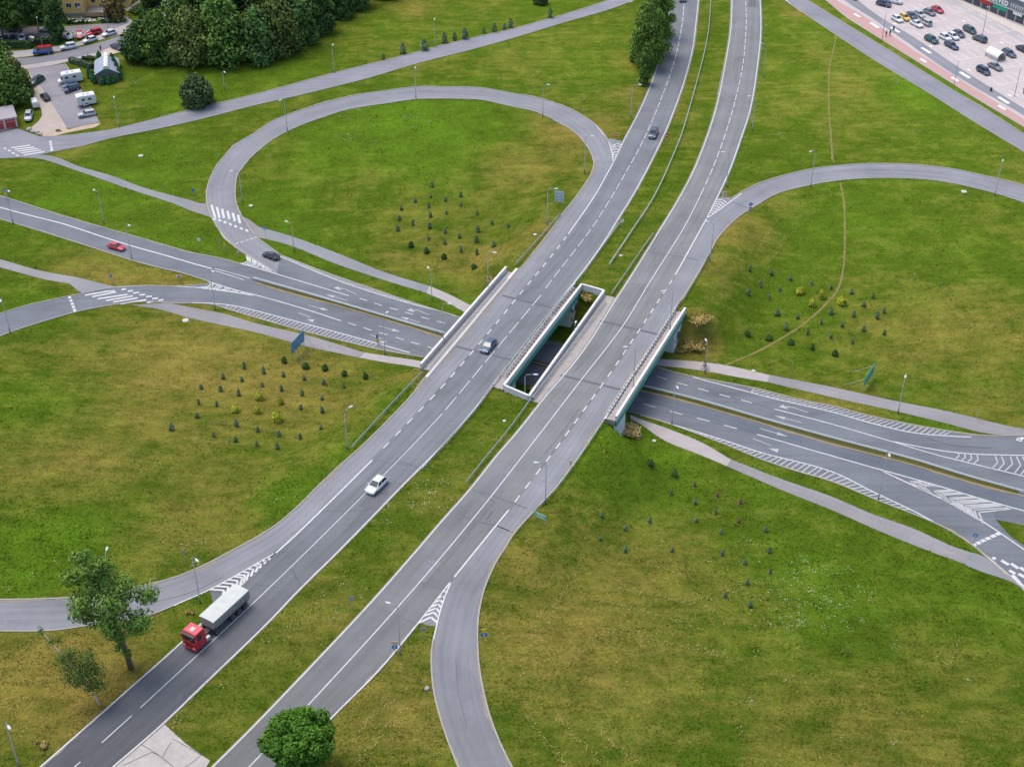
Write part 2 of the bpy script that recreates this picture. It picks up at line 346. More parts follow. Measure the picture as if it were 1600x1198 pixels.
# ------------------------------------------------------------------ mesh helpers
class MB:
    def __init__(s): s.v = []; s.f = []; s.m = []
    def add(s, vs, fs, mi=0):
        o = len(s.v); s.v += [tuple(v) for v in vs]; s.f += [tuple(i + o for i in f) for f in fs]; s.m += [mi] * len(fs); return s
    def box(s, c, d, rz=0.0, mi=0, taper=(1, 1), M4=None):
        x, y, z = d[0] / 2, d[1] / 2, d[2] / 2; vs = []
        for sz in (-1, 1):
            tx, ty = (1, 1) if sz < 0 else taper
            for sx, sy in ((-1, -1), (1, -1), (1, 1), (-1, 1)):
                px, py = sx * x * tx, sy * y * ty
                vs.append(Vector((c[0] + px * math.cos(rz) - py * math.sin(rz), c[1] + px * math.sin(rz) + py * math.cos(rz), c[2] + sz * z)))
        if M4: vs = [M4 @ v for v in vs]
        return s.add(vs, [(0, 3, 2, 1), (4, 5, 6, 7), (0, 1, 5, 4), (1, 2, 6, 5), (2, 3, 7, 6), (3, 0, 4, 7)], mi)
    def tube(s, pts, rad, n=8, mi=0, cap=True):
        pts = [Vector(p) for p in pts]; rad = rad if isinstance(rad, (list, tuple)) else [rad] * len(pts); vs = []; fs = []
        for i, p in enumerate(pts):
            t = (pts[min(i + 1, len(pts) - 1)] - pts[max(i - 1, 0)]).normalized()
            a = t.orthogonal().normalized() if abs(t.z) < .99 else Vector((1, 0, 0)); b = t.cross(a).normalized(); a = b.cross(t)
            vs += [p + (a * math.cos(2 * math.pi * k / n) + b * math.sin(2 * math.pi * k / n)) * rad[i] for k in range(n)]
        for i in range(len(pts) - 1):
            fs += [(i * n + k, i * n + (k + 1) % n, (i + 1) * n + (k + 1) % n, (i + 1) * n + k) for k in range(n)]
        if cap: fs += [tuple(range(n))[::-1], tuple((len(pts) - 1) * n + k for k in range(n))]
        return s.add(vs, fs, mi)
    def prism(s, ring, z0, z1, mi=0):
        """vertical prism over a ring of xy points (or (x,y) with z from lists)"""
        n = len(ring); a = [(x, y, z0) for x, y in ring]; b = [(x, y, z1) for x, y in ring]
        fs = [tuple(range(n))[::-1], tuple(range(n, 2 * n))] + [(i, (i + 1) % n, n + (i + 1) % n, n + i) for i in range(n)]
        return s.add(a + b, fs, mi)
    def loft(s, rings, mi=0, cap=True, closed=True):
        n = len(rings[0]); vs = [p for r in rings for p in r]; fs = []
        for i in range(len(rings) - 1):
            for k in range(n if closed else n - 1):
                fs.append((i * n + k, i * n + (k + 1) % n, (i + 1) * n + (k + 1) % n, (i + 1) * n + k))
        if cap: fs += [tuple(range(n))[::-1], tuple((len(rings) - 1) * n + k for k in range(n))]
        return s.add(vs, fs, mi)
    def mesh(s, name, mats, smooth=False):
        me = bpy.data.meshes.new(name); me.from_pydata(s.v, [], s.f); 
        for m in mats if isinstance(mats, (list, tuple)) else [mats]: me.materials.append(m)
        if any(s.m): me.polygons.foreach_set('material_index', s.m)
        bm = bmesh.new(); bm.from_mesh(me); bmesh.ops.recalc_face_normals(bm, faces=bm.faces); bm.to_mesh(me); bm.free()
        if smooth: me.polygons.foreach_set('use_smooth', [True] * len(me.polygons))
        me.update(); return me
    def build(s, name, mats, parent=None, loc=None, smooth=False, rz=0.0):
        o = bpy.data.objects.new(name, s.mesh(name, mats, smooth)); COL.objects.link(o)
        if parent: o.parent = parent
        if loc is not None: o.location = loc
        if rz: o.rotation_euler.z = rz
        return o
def tag(o, label=None, cat=None, group=None, kind=None):
    if label: o['label'] = label
    if cat: o['category'] = cat
    if group: o['group'] = group
    if kind: o['kind'] = kind
    return o
def empty(name, loc, label, cat, group=None, rz=0.0):
    o = bpy.data.objects.new(name, None); COL.objects.link(o); o.location = loc; o.rotation_euler.z = rz
    o.empty_display_size = .5
    return tag(o, label, cat, group)
def link_mesh(name, me, parent=None, loc=None, rz=0.0, mat=None):
    o = bpy.data.objects.new(name, me); COL.objects.link(o)
    if parent: o.parent = parent
    if loc is not None: o.location = loc
    o.rotation_euler.z = rz
    if mat:
        o.material_slots[0].link = 'OBJECT'; o.material_slots[0].material = mat
    return o
def grid_mesh(name, V, nx, ny, mat, uv=None, kind='structure'):
    """V: (ny*nx,3) in rows"""
    me = bpy.data.meshes.new(name)
    i = np.arange((ny - 1) * nx).reshape(ny - 1, nx)[:, :-1].ravel()
    F = np.stack([i, i + 1, i + nx + 1, i + nx], 1)
    me.vertices.add(len(V)); me.vertices.foreach_set('co', V.astype(np.float32).ravel())
    me.loops.add(F.size); me.loops.foreach_set('vertex_index', F.astype(np.int32).ravel())
    me.polygons.add(len(F)); me.polygons.foreach_set('loop_start', np.arange(0, F.size, 4, dtype=np.int32))
    me.polygons.foreach_set('loop_total', np.full(len(F), 4, np.int32))
    me.polygons.foreach_set('use_smooth', np.ones(len(F), bool))
    if uv is not None:
        l = me.uv_layers.new(name='UVMap'); l.data.foreach_set('uv', uv[F.ravel()].astype(np.float32).ravel())
    me.update(calc_edges=True); me.validate()
    me.materials.append(mat)
    o = bpy.data.objects.new(name, me); COL.objects.link(o)
    if kind: o['kind'] = kind
    return o
PAVED = []
def ribbon(name, left, right, zf, mat, off, step=1.6, K=8, ul=None):
    """road surface between its two traced edges"""
    L = smooth_line(W(left, zf), step); Rr = smooth_line(W(right, zf), step)
    n = max(len(L), len(Rr))
    def eq(P):
        d = np.r_[0, np.cumsum(np.hypot(*np.diff(P, axis=0).T))]; s = np.linspace(0, d[-1], n)
        return np.stack([np.interp(s, d, P[:, 0]), np.interp(s, d, P[:, 1])], 1)
    # walk the longer side; on the other take the nearest point, never stepping back
    L, Rr = eq(L), eq(Rr)
    t = np.linspace(0, 1, K)[None, :, None]
    G = L[:, None, :] * (1 - t) + Rr[:, None, :] * t
    q = G.reshape(-1, 2); z = zf(q) + off
    c = (L + Rr) / 2; s = np.r_[0, np.cumsum(np.hypot(*np.diff(c, axis=0).T))]
    w = np.hypot(*(L - Rr).T)
    uv = np.stack([np.repeat(s, K), (np.linspace(0, 1, K)[None, :] * w[:, None]).ravel()], 1)
    V = np.c_[q, z]
    PAVED.append(np.vstack([L, Rr[::-1]]))
    return grid_mesh(name, V[:, :], K, n, mat, uv)
def area(name, ring, zf, mat, off, world=False, cell=3.0, paved=True, kind='structure', edge=1.5):
    P = np.asarray(ring, float) if world else W(ring, zf)
    P = resample(P, edge, closed=True)
    lo, hi = P.min(0), P.max(0)
    gx, gy = np.meshgrid(np.arange(lo[0], hi[0], cell), np.arange(lo[1], hi[1], cell))
    q = np.stack([gx.ravel(), gy.ravel()], 1); 
    if len(q): q = q[inside(q, P)]
    pts = [Vector(p) for p in P] + [Vector(p) for p in q]; n = len(P)
    res = delaunay_2d_cdt(pts, [], [list(range(n))], 1, 1e-4)
    q = np.array([tuple(v) for v in res[0]]); V = np.c_[q, zf(q) + off]
    me = bpy.data.meshes.new(name); me.from_pydata(V.tolist(), [], [f for f in res[2]])
    l = me.uv_layers.new(name='UVMap')
    vi = np.zeros(len(me.loops), np.int32); me.loops.foreach_get('vertex_index', vi)
    l.data.foreach_set('uv', q[vi].astype(np.float32).ravel())
    bm = bmesh.new(); bm.from_mesh(me)
    for f in bm.faces:
        if f.normal.z < 0: f.normal_flip()
    bm.to_mesh(me); bm.free()
    me.materials.append(mat)
    o = bpy.data.objects.new(name, me); COL.objects.link(o)
    if kind: o['kind'] = kind
    if paved: PAVED.append(P)
    return o
class Strips:
    """flat painted strips gathered into one marking sheet"""
    def __init__(s): s.mb = MB()
    def strip(s, P, w, zf, off):
        P = np.asarray(P, float); t = np.gradient(P, axis=0); t /= np.maximum(np.hypot(t[:, 0], t[:, 1]), 1e-9)[:, None]
        nrm = np.stack([-t[:, 1], t[:, 0]], 1) * (w / 2 if np.isscalar(w) else np.asarray(w)[:, None] / 2)
        a, b = P + nrm, P - nrm; za, zb = zf(a) + off, zf(b) + off; n = len(P)
        vs = [(*p, z) for p, z in zip(a, za)] + [(*p, z) for p, z in zip(b, zb)]
        s.mb.add(vs, [(i, i + 1, n + i + 1, n + i) for i in range(n - 1)])
    def line(s, px, w, zf, off=.085, dash=None, smooth=True, shift=0.0):
        P = W(px, zf); P = smooth_line(P, .4) if smooth else resample(P, .4)
        if dash is None: s.strip(P[::3] if len(P) > 9 else P, w, zf, off); return
        d = np.r_[0, np.cumsum(np.hypot(*np.diff(P, axis=0).T))]; x = shift
        while x + dash[0] < d[-1]:
            u = np.linspace(x, x + dash[0], 4); s.strip(np.stack([np.interp(u, d, P[:, 0]), np.interp(u, d, P[:, 1])], 1), w, zf, off); x += sum(dash)
    def bars(s, segs, w, zf, off=.09):
        for a, b in segs: s.strip(resample(W([a, b], zf), .8), w, zf, off)
    def poly(s, px, zf, off=.09, world=False):
        P = np.asarray(px, float) if world else W(px, zf)
        z = zf(P) + off; s.mb.add([(*p, k) for p, k in zip(P, z)], [tuple(range(len(P)))])
    def chevrons(s, Lp, Rp, zf, n, w, point=1.0, off=.09, t0=.1, t1=.98):
        """V stripes between two lines that part from a tip; the V points along +point metres"""
        L = resample(smooth_line(W(Lp, zf), .5), .5); Rr = resample(smooth_line(W(Rp, zf), .5), .5)
        f = lambda P, t: P[min(len(P) - 1, int(t * (len(P) - 1)))]
        for k in range(n):
            t = t0 + (t1 - t0) * k / max(1, n - 1)
            a, b = f(L, t), f(Rr, t); ax = f(L, min(1, t + .05)) + f(Rr, min(1, t + .05)) - f(L, max(0, t - .05)) - f(Rr, max(0, t - .05)); ax = ax / max(1e-6, np.hypot(*ax))
            hw = np.hypot(*(a - b)) / 2
            c = (a + b) / 2 + ax * point * hw
            for e in (a, b): s.strip(resample(np.array([e, c]), 1.0), w, zf, off)
    def hatch(s, Ap, Bp, zf, step, lean, w, off=.09):
        A = smooth_line(W(Ap, zf), .25); B = smooth_line(W(Bp, zf), .25)
        da = np.r_[0, np.cumsum(np.hypot(*np.diff(A, axis=0).T))]
        x = 1.0
        while x < da[-1] - 1:
            p = np.array([np.interp(x, da, A[:, 0]), np.interp(x, da, A[:, 1])])
            i = np.argmin(np.hypot(*(B - p).T)); j = int(np.clip(i + lean / .25, 0, len(B) - 1)); 
            if np.hypot(*(B[i] - p)) > .35: s.strip(resample(np.array([p, B[j]]), 1.0), w, zf, off)
            x += step
    def arrow(s, tail, head, zf, side=None, off=.09, L=None):
        a, b = W([tail, head], zf); d = b - a; ln = np.hypot(*d); d /= ln; n = np.array([-d[1], d[0]])
        Q = lambda u, v: a + d * u + n * v
        hl = min(2.0, ln * .38)
        s.poly([Q(0, -.09), Q(ln - hl, -.09), Q(ln - hl, .09), Q(0, .09)], zf, off, True)
        if side is None: s.poly([Q(ln - hl, -.42), Q(ln, 0), Q(ln - hl, .42)], zf, off, True)
        else:
            g = side
            s.poly([Q(ln - hl, .09), Q(ln - hl, -.09), Q(ln - hl * .45, -.09 + g * .3), Q(ln - hl * .45, .09 + g * .5)], zf, off, True)
            s.poly([Q(ln - hl * .85, g * .95), Q(ln - hl * .05, g * .1), Q(ln + .3, g * 1.15)], zf, off, True)
    def build(s, name, mat, kind='structure'):
        me = bpy.data.meshes.new(name); me.from_pydata(s.mb.v, [], s.mb.f)
        bm = bmesh.new(); bm.from_mesh(me)
        for f in bm.faces:
            if f.normal.z < 0: f.normal_flip()
        bm.to_mesh(me); bm.free(); me.materials.append(mat)
        o = bpy.data.objects.new(name, me); COL.objects.link(o); o['kind'] = kind; return o

# ------------------------------------------------------------------ ground
dryspots = [((300, 540), 26, .8), ((250, 640), 20, .6), ((420, 560), 22, .7), ((560, 600), 14, .5), ((120, 740), 22, .5), ((330, 800), 22, .5), ((200, 880), 12, .4), ((60, 640), 18, .3), ((880, 215), 16, .7), ((800, 250), 16, .5),
            ((600, 260), 22, .35), ((690, 390), 14, .4), ((1150, 370), 12, .8), ((1220, 320), 12, .6), ((1120, 430), 10, .6), ((1000, 900), 26, .5), ((1100, 1000), 26, .35),
            ((930, 1000), 22, .6), ((820, 900), 12, .6), ((1180, 900), 20, .45), ((1300, 1100), 25, .35), ((1450, 1000), 25, .3), ((190, 400), 16, .8), ((260, 415), 12, .8),
            ((90, 1050), 18, .7), ((150, 1110), 14, .8), ((30, 1000), 12, .3), ((990, 160), 10, .5), ((980, 110), 8, .6), ((1330, 620), 14, .5), ((1480, 520), 24, .45),
            ((1560, 600), 20, .4), ((1400, 500), 14, .4), ((1245, 30), 6, .9), ((1290, 95), 14, .3), ((1350, 150), 14, .3), ((650, 25), 8, .7), ((760, 390), 9, .7), ((640, 590), 7, .8), ((1090, 520), 6, .9),
            ((870, 640), 9, .4), ((450, 1000), 14, .3), ((600, 1130), 14, .6), ((560, 1180), 10, .5), ((110, 215), 8, .6), ((90, 208), 4, 1.0), ((1240, 680), 9, .3), ((500, 170), 8, .25), ((840, 380), 10, .6)]
lushspots = [((640, 205), 26, 1.0), ((520, 230), 18, .7), ((440, 290), 14, .6), ((60, 880), 16, 1.0), ((20, 620), 14, .5), ((430, 360), 14, .7), ((660, 430), 10, .7), ((800, 210), 10, .3), ((950, 120), 14, .3), ((200, 260), 22, .6),
             ((100, 290), 20, .7), ((260, 360), 16, .7), ((40, 450), 10, .8), ((1430, 65), 10, .3), ((1290, 55), 18, .3), ((1440, 150), 14, .7), ((1330, 330), 30, .35), ((1500, 380), 24, .3), ((1250, 420), 18, .2),
             ((1010, 700), 18, .7), ((960, 750), 14, .5), ((1300, 900), 22, .7), ((1500, 900), 20, .6), ((1250, 870), 14, .8), ((480, 790), 10, .8), ((560, 730), 8, .6), ((300, 150), 16, .8), ((450, 110), 18, .4), ((850, 20), 10, .4), ((620, 640), 8, .4),
             ((1200, 720), 10, .6), ((1470, 640), 10, .6), ((1500, 560), 20, .2), ((870, 20), 8, .5), ((350, 1000), 10, .3), ((700, 450), 8, .6)]
def blob(q, spots):
    out = np.zeros(len(q))
    for px, s, a in spots:
        c = at_z([px], -2.0)[0]; d2 = ((q - c) ** 2).sum(1); out = np.maximum(out, a * np.exp(-d2 / (2 * (s * .55) ** 2)))
    return out
gx = np.r_[-1500, -900, -550, -350, -250, -200, -170, np.arange(-150, 150.1, 1.25), 170, 200, 250, 350, 550, 900, 1500]
gy = np.r_[-600, -200, 0, 50, 80, 95, np.arange(105, 392, 1.25), 410, 440, 500, 600, 800, 1200, 2000]
X, Y = np.meshgrid(gx, gy); q = np.stack([X.ravel(), Y.ravel()], 1)
gz = z_land(q)
gm = make_grass('grass_ground')
ground = grid_mesh('ground', np.c_[q, gz], len(gx), len(gy), gm, None)
palespots = [((1400, 150), 50, 1.0), ((1250, 150), 40, .9), ((1300, 60), 40, .8), ((1500, 250), 40, .7), ((1400, 400), 60, .5), ((880, 90), 40, .8), ((650, 60), 40, .6), ((640, 230), 45, .5), ((450, 120), 40, .4), ((1090, 100), 30, .5), ((200, 280), 40, .3), ((800, 20), 40, .6), ((300, 560), 40, .2)]
for nm, sp in (('dry', dryspots), ('lush', lushspots), ('pale', palespots)):
    a = ground.data.attributes.new(nm, 'FLOAT', 'POINT'); a.data.foreach_set('value', blob(q, sp).astype(np.float32))

# ------------------------------------------------------------------ roads
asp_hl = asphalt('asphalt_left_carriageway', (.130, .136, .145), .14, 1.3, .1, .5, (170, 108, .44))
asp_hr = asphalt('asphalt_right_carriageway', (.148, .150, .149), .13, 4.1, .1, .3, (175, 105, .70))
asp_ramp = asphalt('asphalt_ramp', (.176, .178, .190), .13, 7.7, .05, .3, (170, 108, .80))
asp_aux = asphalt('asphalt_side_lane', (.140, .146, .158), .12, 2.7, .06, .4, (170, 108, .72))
asp_low = asphalt('asphalt_lower_road', (.118, .125, .139), .12, 9.1, .09, .4)
asp_back = asphalt('asphalt_back_road', (.178, .179, .198), .11, 5.5, .05, .3)
asp_dark = asphalt('asphalt_side_street', (.16, .155, .17), .1, 3.2, .06, .3)
path_m = asphalt('path_asphalt', (.196, .186, .187), .07, 8.2, .05, .5)
path_grey = asphalt('path_grey_asphalt', (.178, .182, .188), .06, 6.2, .05, .3)
slab_m = concrete('pavement_slabs', (.30, .27, .26), .5, .2)
pave_m = concrete('lot_paving', (.37, .325, .31), .25, .16)
red_m = concrete('red_cycle_paving', (.36, .225, .205), .4, .12)
kerb_m = concrete('kerb_concrete', (.27, .25, .22), 1.2, .25)
dirt_m = concrete('bare_earth', (.165, .135, .045), .8, .3)
sand_m = concrete('sandy_soil', (.36, .28, .20), .5, .25)
pad_m = concrete('old_concrete_pad', (.33, .30, .275), .4, .3)

O0, O1, O2, O3 = .050, .056, .062, .068
sh = lambda P, d: [(x + d, y) for x, y in P]
ribbon('road', sh(HL_left, -2.5), sh(HL_right, 2.2), z_road, asp_hl, O1, K=7)
ribbon('road', sh(HR_left, -2.5), sh(HR_right, 2.5), z_road, asp_hr, O1, K=7)
ribbon('road', LP_out, LP_in[:-6] + [(373, 330), (384, 347.7), (400.2, 370.3), (420.2, 385.3), (437.8, 398.6)], z_road, asp_ramp, O0, K=6)
ribbon('road', AL_out, [(958.2, 254.8)] + HL_left[8:20] + BL_in[1:], z_road, asp_ramp, .046, K=6)
area('road', [(926, 250), (951, 216), (975, 222), (962, 254), (950, 272), (929, 262)], z_road, asp_ramp, .042, cell=2)
area('road', [(445, 850), (432, 862), (380, 892), (328, 921), (335, 953), (385, 908), (440, 858)], z_road, asp_hl, .040, cell=2)
ribbon('road', RP_up, RP_low, z_road, asp_ramp, O0, K=6)
ribbon('road', [(1141.5, 311), (1104, 342.1)] + HR_right[9:21] + BR_in, AR_out, z_road, asp_ramp, .046, K=6)
area('road', [(1119, 309), (1145, 309), (1150, 330), (1108, 344)], z_road, asp_ramp, .040, cell=2)
area('road', [(712, 898), (705.5, 907), (680, 940), (653, 974), (681, 979), (700, 930)], z_road, asp_ramp, .040, cell=2)
# lower road
LW_up = B1((-150, 225), (0, 265), (300, 360), (600, 450), (900, 535), (1200, 620), (1400, 660), (1530, 700))
LW_lo = B1((-150, 370), (0, 410), (300, 500), (600, 595), (900, 690), (1150, 750), (1305, 800))
NK_l = [(432.8, 396.6), (500.4, 422.9), (575.6, 449.2), (625.7, 466.7), (700, 490.5), (740, 503)]
NK_r = [(1018.8, 571), (1061.9, 584), (1150, 601), (1187.5, 608.4), (1243.8, 623.4), (1299.5, 634.5), (1363.4, 651), (1442.7, 666.8), (1506, 677), (1541, 681), (1600, 679.7), (1680, 672)]
SK_l = [(300, 474.2), (332.6, 475.8), (350, 481.7), (412.7, 500.5), (475.4, 518), (550.5, 536.8), (600, 548), (661.7, 558.5)]
SK_r = [(1000, 648.8), (1037.5, 660), (1080.6, 675), (1131, 693.8), (1187.5, 717), (1243.8, 736), (1300, 752.5), (1373, 782.6), (1426.8, 803.2), (1477.6, 825.4), (1522, 854), (1544, 873), (1579, 904.7), (1600, 920), (1690, 1000)]
SP_up = B1((-150, 1065), (0, 1000), (200, 940), (480, 880), (550, 865), (700, 838), (900, 825), (1100, 828), (1305, 815))
SP_lo = B1((-150, 1230), (0, 1140), (200, 1070), (470, 990), (700, 945), (900, 925), (1100, 935), (1198, 935))
lower_ring = LW_up[1:] + [(375, 391.6), (405, 402), (432.8, 396.6)] + NK_l[1:] + NK_r + [(1690, 1000)] + SK_r[::-1][1:] + SK_l[::-1] + SP_lo[::-1] + SP_up + LW_lo[::-1] + [LW_up[0]]
lower_ring = LW_up + [(400, 405)] + NK_l + NK_r + SK_r[::-1] + SK_l[::-1] + SP_lo[::-1] + SP_up + LW_lo[::-1]
area('road', lower_ring, z_land, asp_low, .046, cell=3)
def lower_ribbon(a, b, mat, off): ribbon('road', a, b, z_land, mat, off, K=6)
N_low = [(380, 431), (425, 443.5), (500, 464), (600, 493), (698, 523)]
S_up = [(400, 442), (450, 457.5), (525.5, 477.5), (625, 506.5), (690, 527)]
N_lowR = [(1003.8, 601), (1112.5, 628), (1187.5, 650.6), (1299.4, 679.7), (1426.8, 714.4), (1522, 743), (1600, 766.7), (1690, 794)]
S_upR = [(1000, 610), (1056, 623.4), (1112.5, 639.4), (1187.5, 661), (1243.8, 677.8), (1299, 693.8), (1426.8, 727), (1522, 755.6), (1600, 776), (1690, 803)]
asp_s = asphalt('asphalt_lower_lane', (.092, .103, .120), .12, 12.3, .06, .3)
S_laneR = [(1020, 630), (1072, 646), (1130, 662), (1182.8, 679), (1299.4, 712.5), (1379, 735), (1458.6, 757.2), (1537.8, 781), (1600, 798.4), (1690, 824)]
lower_ribbon(S_upR, [(1000, 624)] + S_laneR, asp_s, O1)
lower_ribbon([(300, 474.2), (350, 480), (412.7, 498), (475.4, 515), (560, 537), (640, 553)], [(300, 451), (338, 455), (405, 464), (475, 483), (560, 509), (690, 547)], asp_low, O1)
# back road, side street, paths
TB_up = [(27, 201), (62, 214), (80, 213), (110, 211), (175, 202.5), (250, 183.8), (325, 165), (400, 147.5), (520, 115), (625, 88.8), (700, 68.8), (800, 45.5), (875, 25), (945, 2.5), (980, -12)]
TB_lo = [(0, 248), (45, 246), (82.5, 237.5), (130, 228), (175, 216), (250, 201), (325, 183.8), (400, 164.5), (475, 147.5), (575, 122.5), (650, 100), (725, 81), (800, 60.5), (875, 37.5), (950, 16), (992, 0), (1015, -12)]
area('road', [(-60, 207), (0, 204)] + TB_up + TB_lo[::-1] + [(-60, 250)], z_land, asp_back, O0)
ribbon('road', [(-60, 96), (0, 96), (26, 92), (70, 88), (110, 78), (160, 66), (205, 50), (245, 36), (275, 27), (320, 8), (350, -20)],
       [(-60, 112), (0, 110), (30, 104), (70, 98), (110, 92), (150, 83), (195, 67), (245, 50), (290, 35), (340, 15), (390, -20)], z_land, asp_dark, O1, K=5)
RT_lo = [(1170, -45), (1225, 0), (1253.8, 20), (1300, 51), (1375, 100), (1450, 145), (1525, 192.5), (1600, 237.5), (1690, 292)]
RT_up = [(1195, -45), (1261, 0), (1325, 40), (1400, 86), (1490, 142), (1537.5, 169.5), (1600, 210), (1690, 266)]
ribbon('road', RT_lo, RT_up, z_land, asp_back, O0, K=6)
def path(u, l, mat, off=.036, zf=z_land): ribbon('path', u, l, zf, mat, off, K=4, step=1.2)
path([(45, 243), (80, 243.8), (125, 261), (175, 275), (225.5, 293.9), (300.6, 314)], [(35, 247), (57.6, 247.5), (125, 268.8), (200, 295), (275.6, 320), (296, 329)], path_grey, .044)
path([(300.6, 314), (312, 318), (327, 318)], [(296, 329), (312, 334), (332, 341)], path_m, .044)
path([(373, 336), (390, 344), (405.2, 355.2), (414, 358)], [(394, 362), (400, 368), (402, 371), (406, 373)], path_m, .044)
path([(405.2, 355.2), (450.3, 367.8), (525.5, 395.3), (600.6, 425.4), (670.7, 447)], [(400, 370.3), (450.3, 382.8), (525.5, 412.8), (600.6, 437.9), (666, 458)], path_grey)
path([(670.7, 447), (700, 459.2), (736.5, 477.7), (770, 492)], [(666, 458), (700, 473), (725, 487.7), (760, 503)], slab_m, .036, z_low)
path([(-60, 390), (0, 405.3), (62.6, 422.9), (118, 433)], [(-60, 402), (0, 417.9), (75, 437.9), (108, 443)], path_m)
path([(118, 433), (175, 447), (190, 449)], [(108, 443), (127.8, 458), (135, 460)], path_grey, .044)
path([(262, 473), (283, 477.5), (350.7, 490.5), (400, 505.4), (480, 524), (570, 551)], [(208, 476.7), (250.5, 484), (300.6, 498), (400, 519.5), (480, 541.4), (562, 559)], path_m)
path([(570, 551), (610, 557), (659, 564.5), (700, 574)], [(562, 559), (600, 566), (645.6, 573), (690, 583)], slab_m, .036, z_low)
path([(985, 558), (1024, 560.6), (1093.8, 565.3), (1135, 571), (1202.5, 586)], [(985, 568), (1024, 571), (1093.8, 578.4), (1150, 588.8), (1198.8, 597)], slab_m, .036, z_low)
path([(1202.5, 586), (1299.4, 604.7), (1395, 625.6), (1490, 644.6), (1553.7, 660.5), (1598, 669.5), (1680, 670)], [(1198.8, 597), (1299.4, 620.6), (1395, 641.5), (1474.4, 660.5), (1541, 677), (1600, 681), (1680, 680)], path_m)
path([(985, 648), (1000, 654.4), (1037.5, 667.5), (1093.8, 690), (1142.5, 718)], [(985, 655), (1000, 662), (1037.5, 688), (1093.8, 710.6), (1135, 728)], slab_m, .036, z_low)
path([(1142.5, 718), (1220, 748), (1300, 776), (1363.4, 803), (1426.8, 825.4), (1490, 854), (1514, 862)], [(1135, 728), (1220, 765), (1300, 797), (1379, 831.7), (1458.6, 863.4), (1504, 880)], path_m)
path([(1514, 862), (1532, 867), (1550, 878), (1600, 921)], [(1504, 880), (1522, 889), (1585, 911), (1600, 924)], path_grey, .044)
# trodden earth trails
def trail(P, w):
    Q = smooth_line(W(P, z_land), 1.0); t = np.gradient(Q, axis=0); t /= np.hypot(*t.T)[:, None]
    ww = w * (.6 + .8 * np.abs(np.sin(np.arange(len(Q)) * .9 + np.sin(np.arange(len(Q)) * .37) * 2)))[:, None] * .5; nr = np.stack([-t[:, 1], t[:, 0]], 1) * ww
    V = np.stack([Q - nr, Q + nr], 1).reshape(-1, 2); grid_mesh('path', np.c_[V, z_land(V) + .03], 2, len(Q), dirt_m)
trail(C1((245, 1077), (380, 1020), (500, 955), (600, 890), (690, 810), (750, 740), (775, 660), (785, 560), (785, 440), (783, 350), (765, 250)), .36)
trail(C1((735, 160), (727, 90), (722, 0)), .28)
trail([(1300, 250), (1298, 215), (1295.5, 180), (1295, 140), (1296, 105), (1303, 75), (1306, 55)], .3)
# parking ground and pavements, top left
area('path', [(-60, 88), (0, 87), (26, 91), (52, 87.5), (100, 79), (150, 65), (205, 50), (245, 36), (275, 27), (300, 17), (296, 10), (245, 22), (211, 33), (175, 47), (140, 62), (95, 72), (40, 79), (0, 82), (-60, 83)], z_land, slab_m, .064)
area('path', [(30, 104), (70, 98), (110, 92), (150, 83), (195, 67), (200, 77), (160, 86), (111, 95.5), (85, 102), (40, 109)], z_land, slab_m, .066)
area('path', [(157, 82), (196, 66), (203, 74), (196, 80), (165, 88), (156, 100), (146, 104)], z_land, concrete('parking_bay_paving', (.40, .32, .26), .5, .18), .072)
area('road', [(42, 109), (101, 100), (110, 112), (124, 137), (140, 165), (155, 192), (106, 202), (92, 180), (76, 154), (60, 130), (46, 116)], z_land, asphalt('asphalt_parking', (.19, .18, .195), .06, 2.2, .08), .060, cell=3)
area('path', [(46, 116), (60, 130), (76, 154), (92, 180), (106, 202), (88, 206), (66, 213), (43, 204), (52, 197), (60, 190), (66, 182), (65, 172), (56, 160), (48, 140), (42, 124)], z_land, concrete('lot_slabs', (.32, .27, .235), .6, .16), .056, cell=3)
area('ground', [(66, 213), (80, 198), (95, 194), (106, 203), (130, 197), (160, 192), (150, 199), (108, 207), (84, 213)], z_land, sand_m, .040, cell=2)
area('road', [(-60, 60), (0, 60), (60, 63), (100, 60), (138, 57), (180, 48), (211, 35), (150, 38), (100, 42), (60, 42), (0, 40), (-60, 42)], z_land, asphalt('asphalt_residents_parking', (.18, .168, .175), .05, 5.2, .08), .052, cell=3)
area('path', [(186, 22), (192, 24), (212, 35), (199, 36)], z_land, slab_m, .07)
area('path', [(192, 16), (218, 1), (224, 1), (196, 18)], z_land, slab_m, .04)
area('path', [(133, 22), (143, 5), (158, 4), (172, 24), (168, 28), (150, 24)], z_land, slab_m, .04)
area('path', [(230, 12), (262, -4), (330, -12), (345, 0), (300, 12), (262, 15)], z_land, asp_dark, .045)
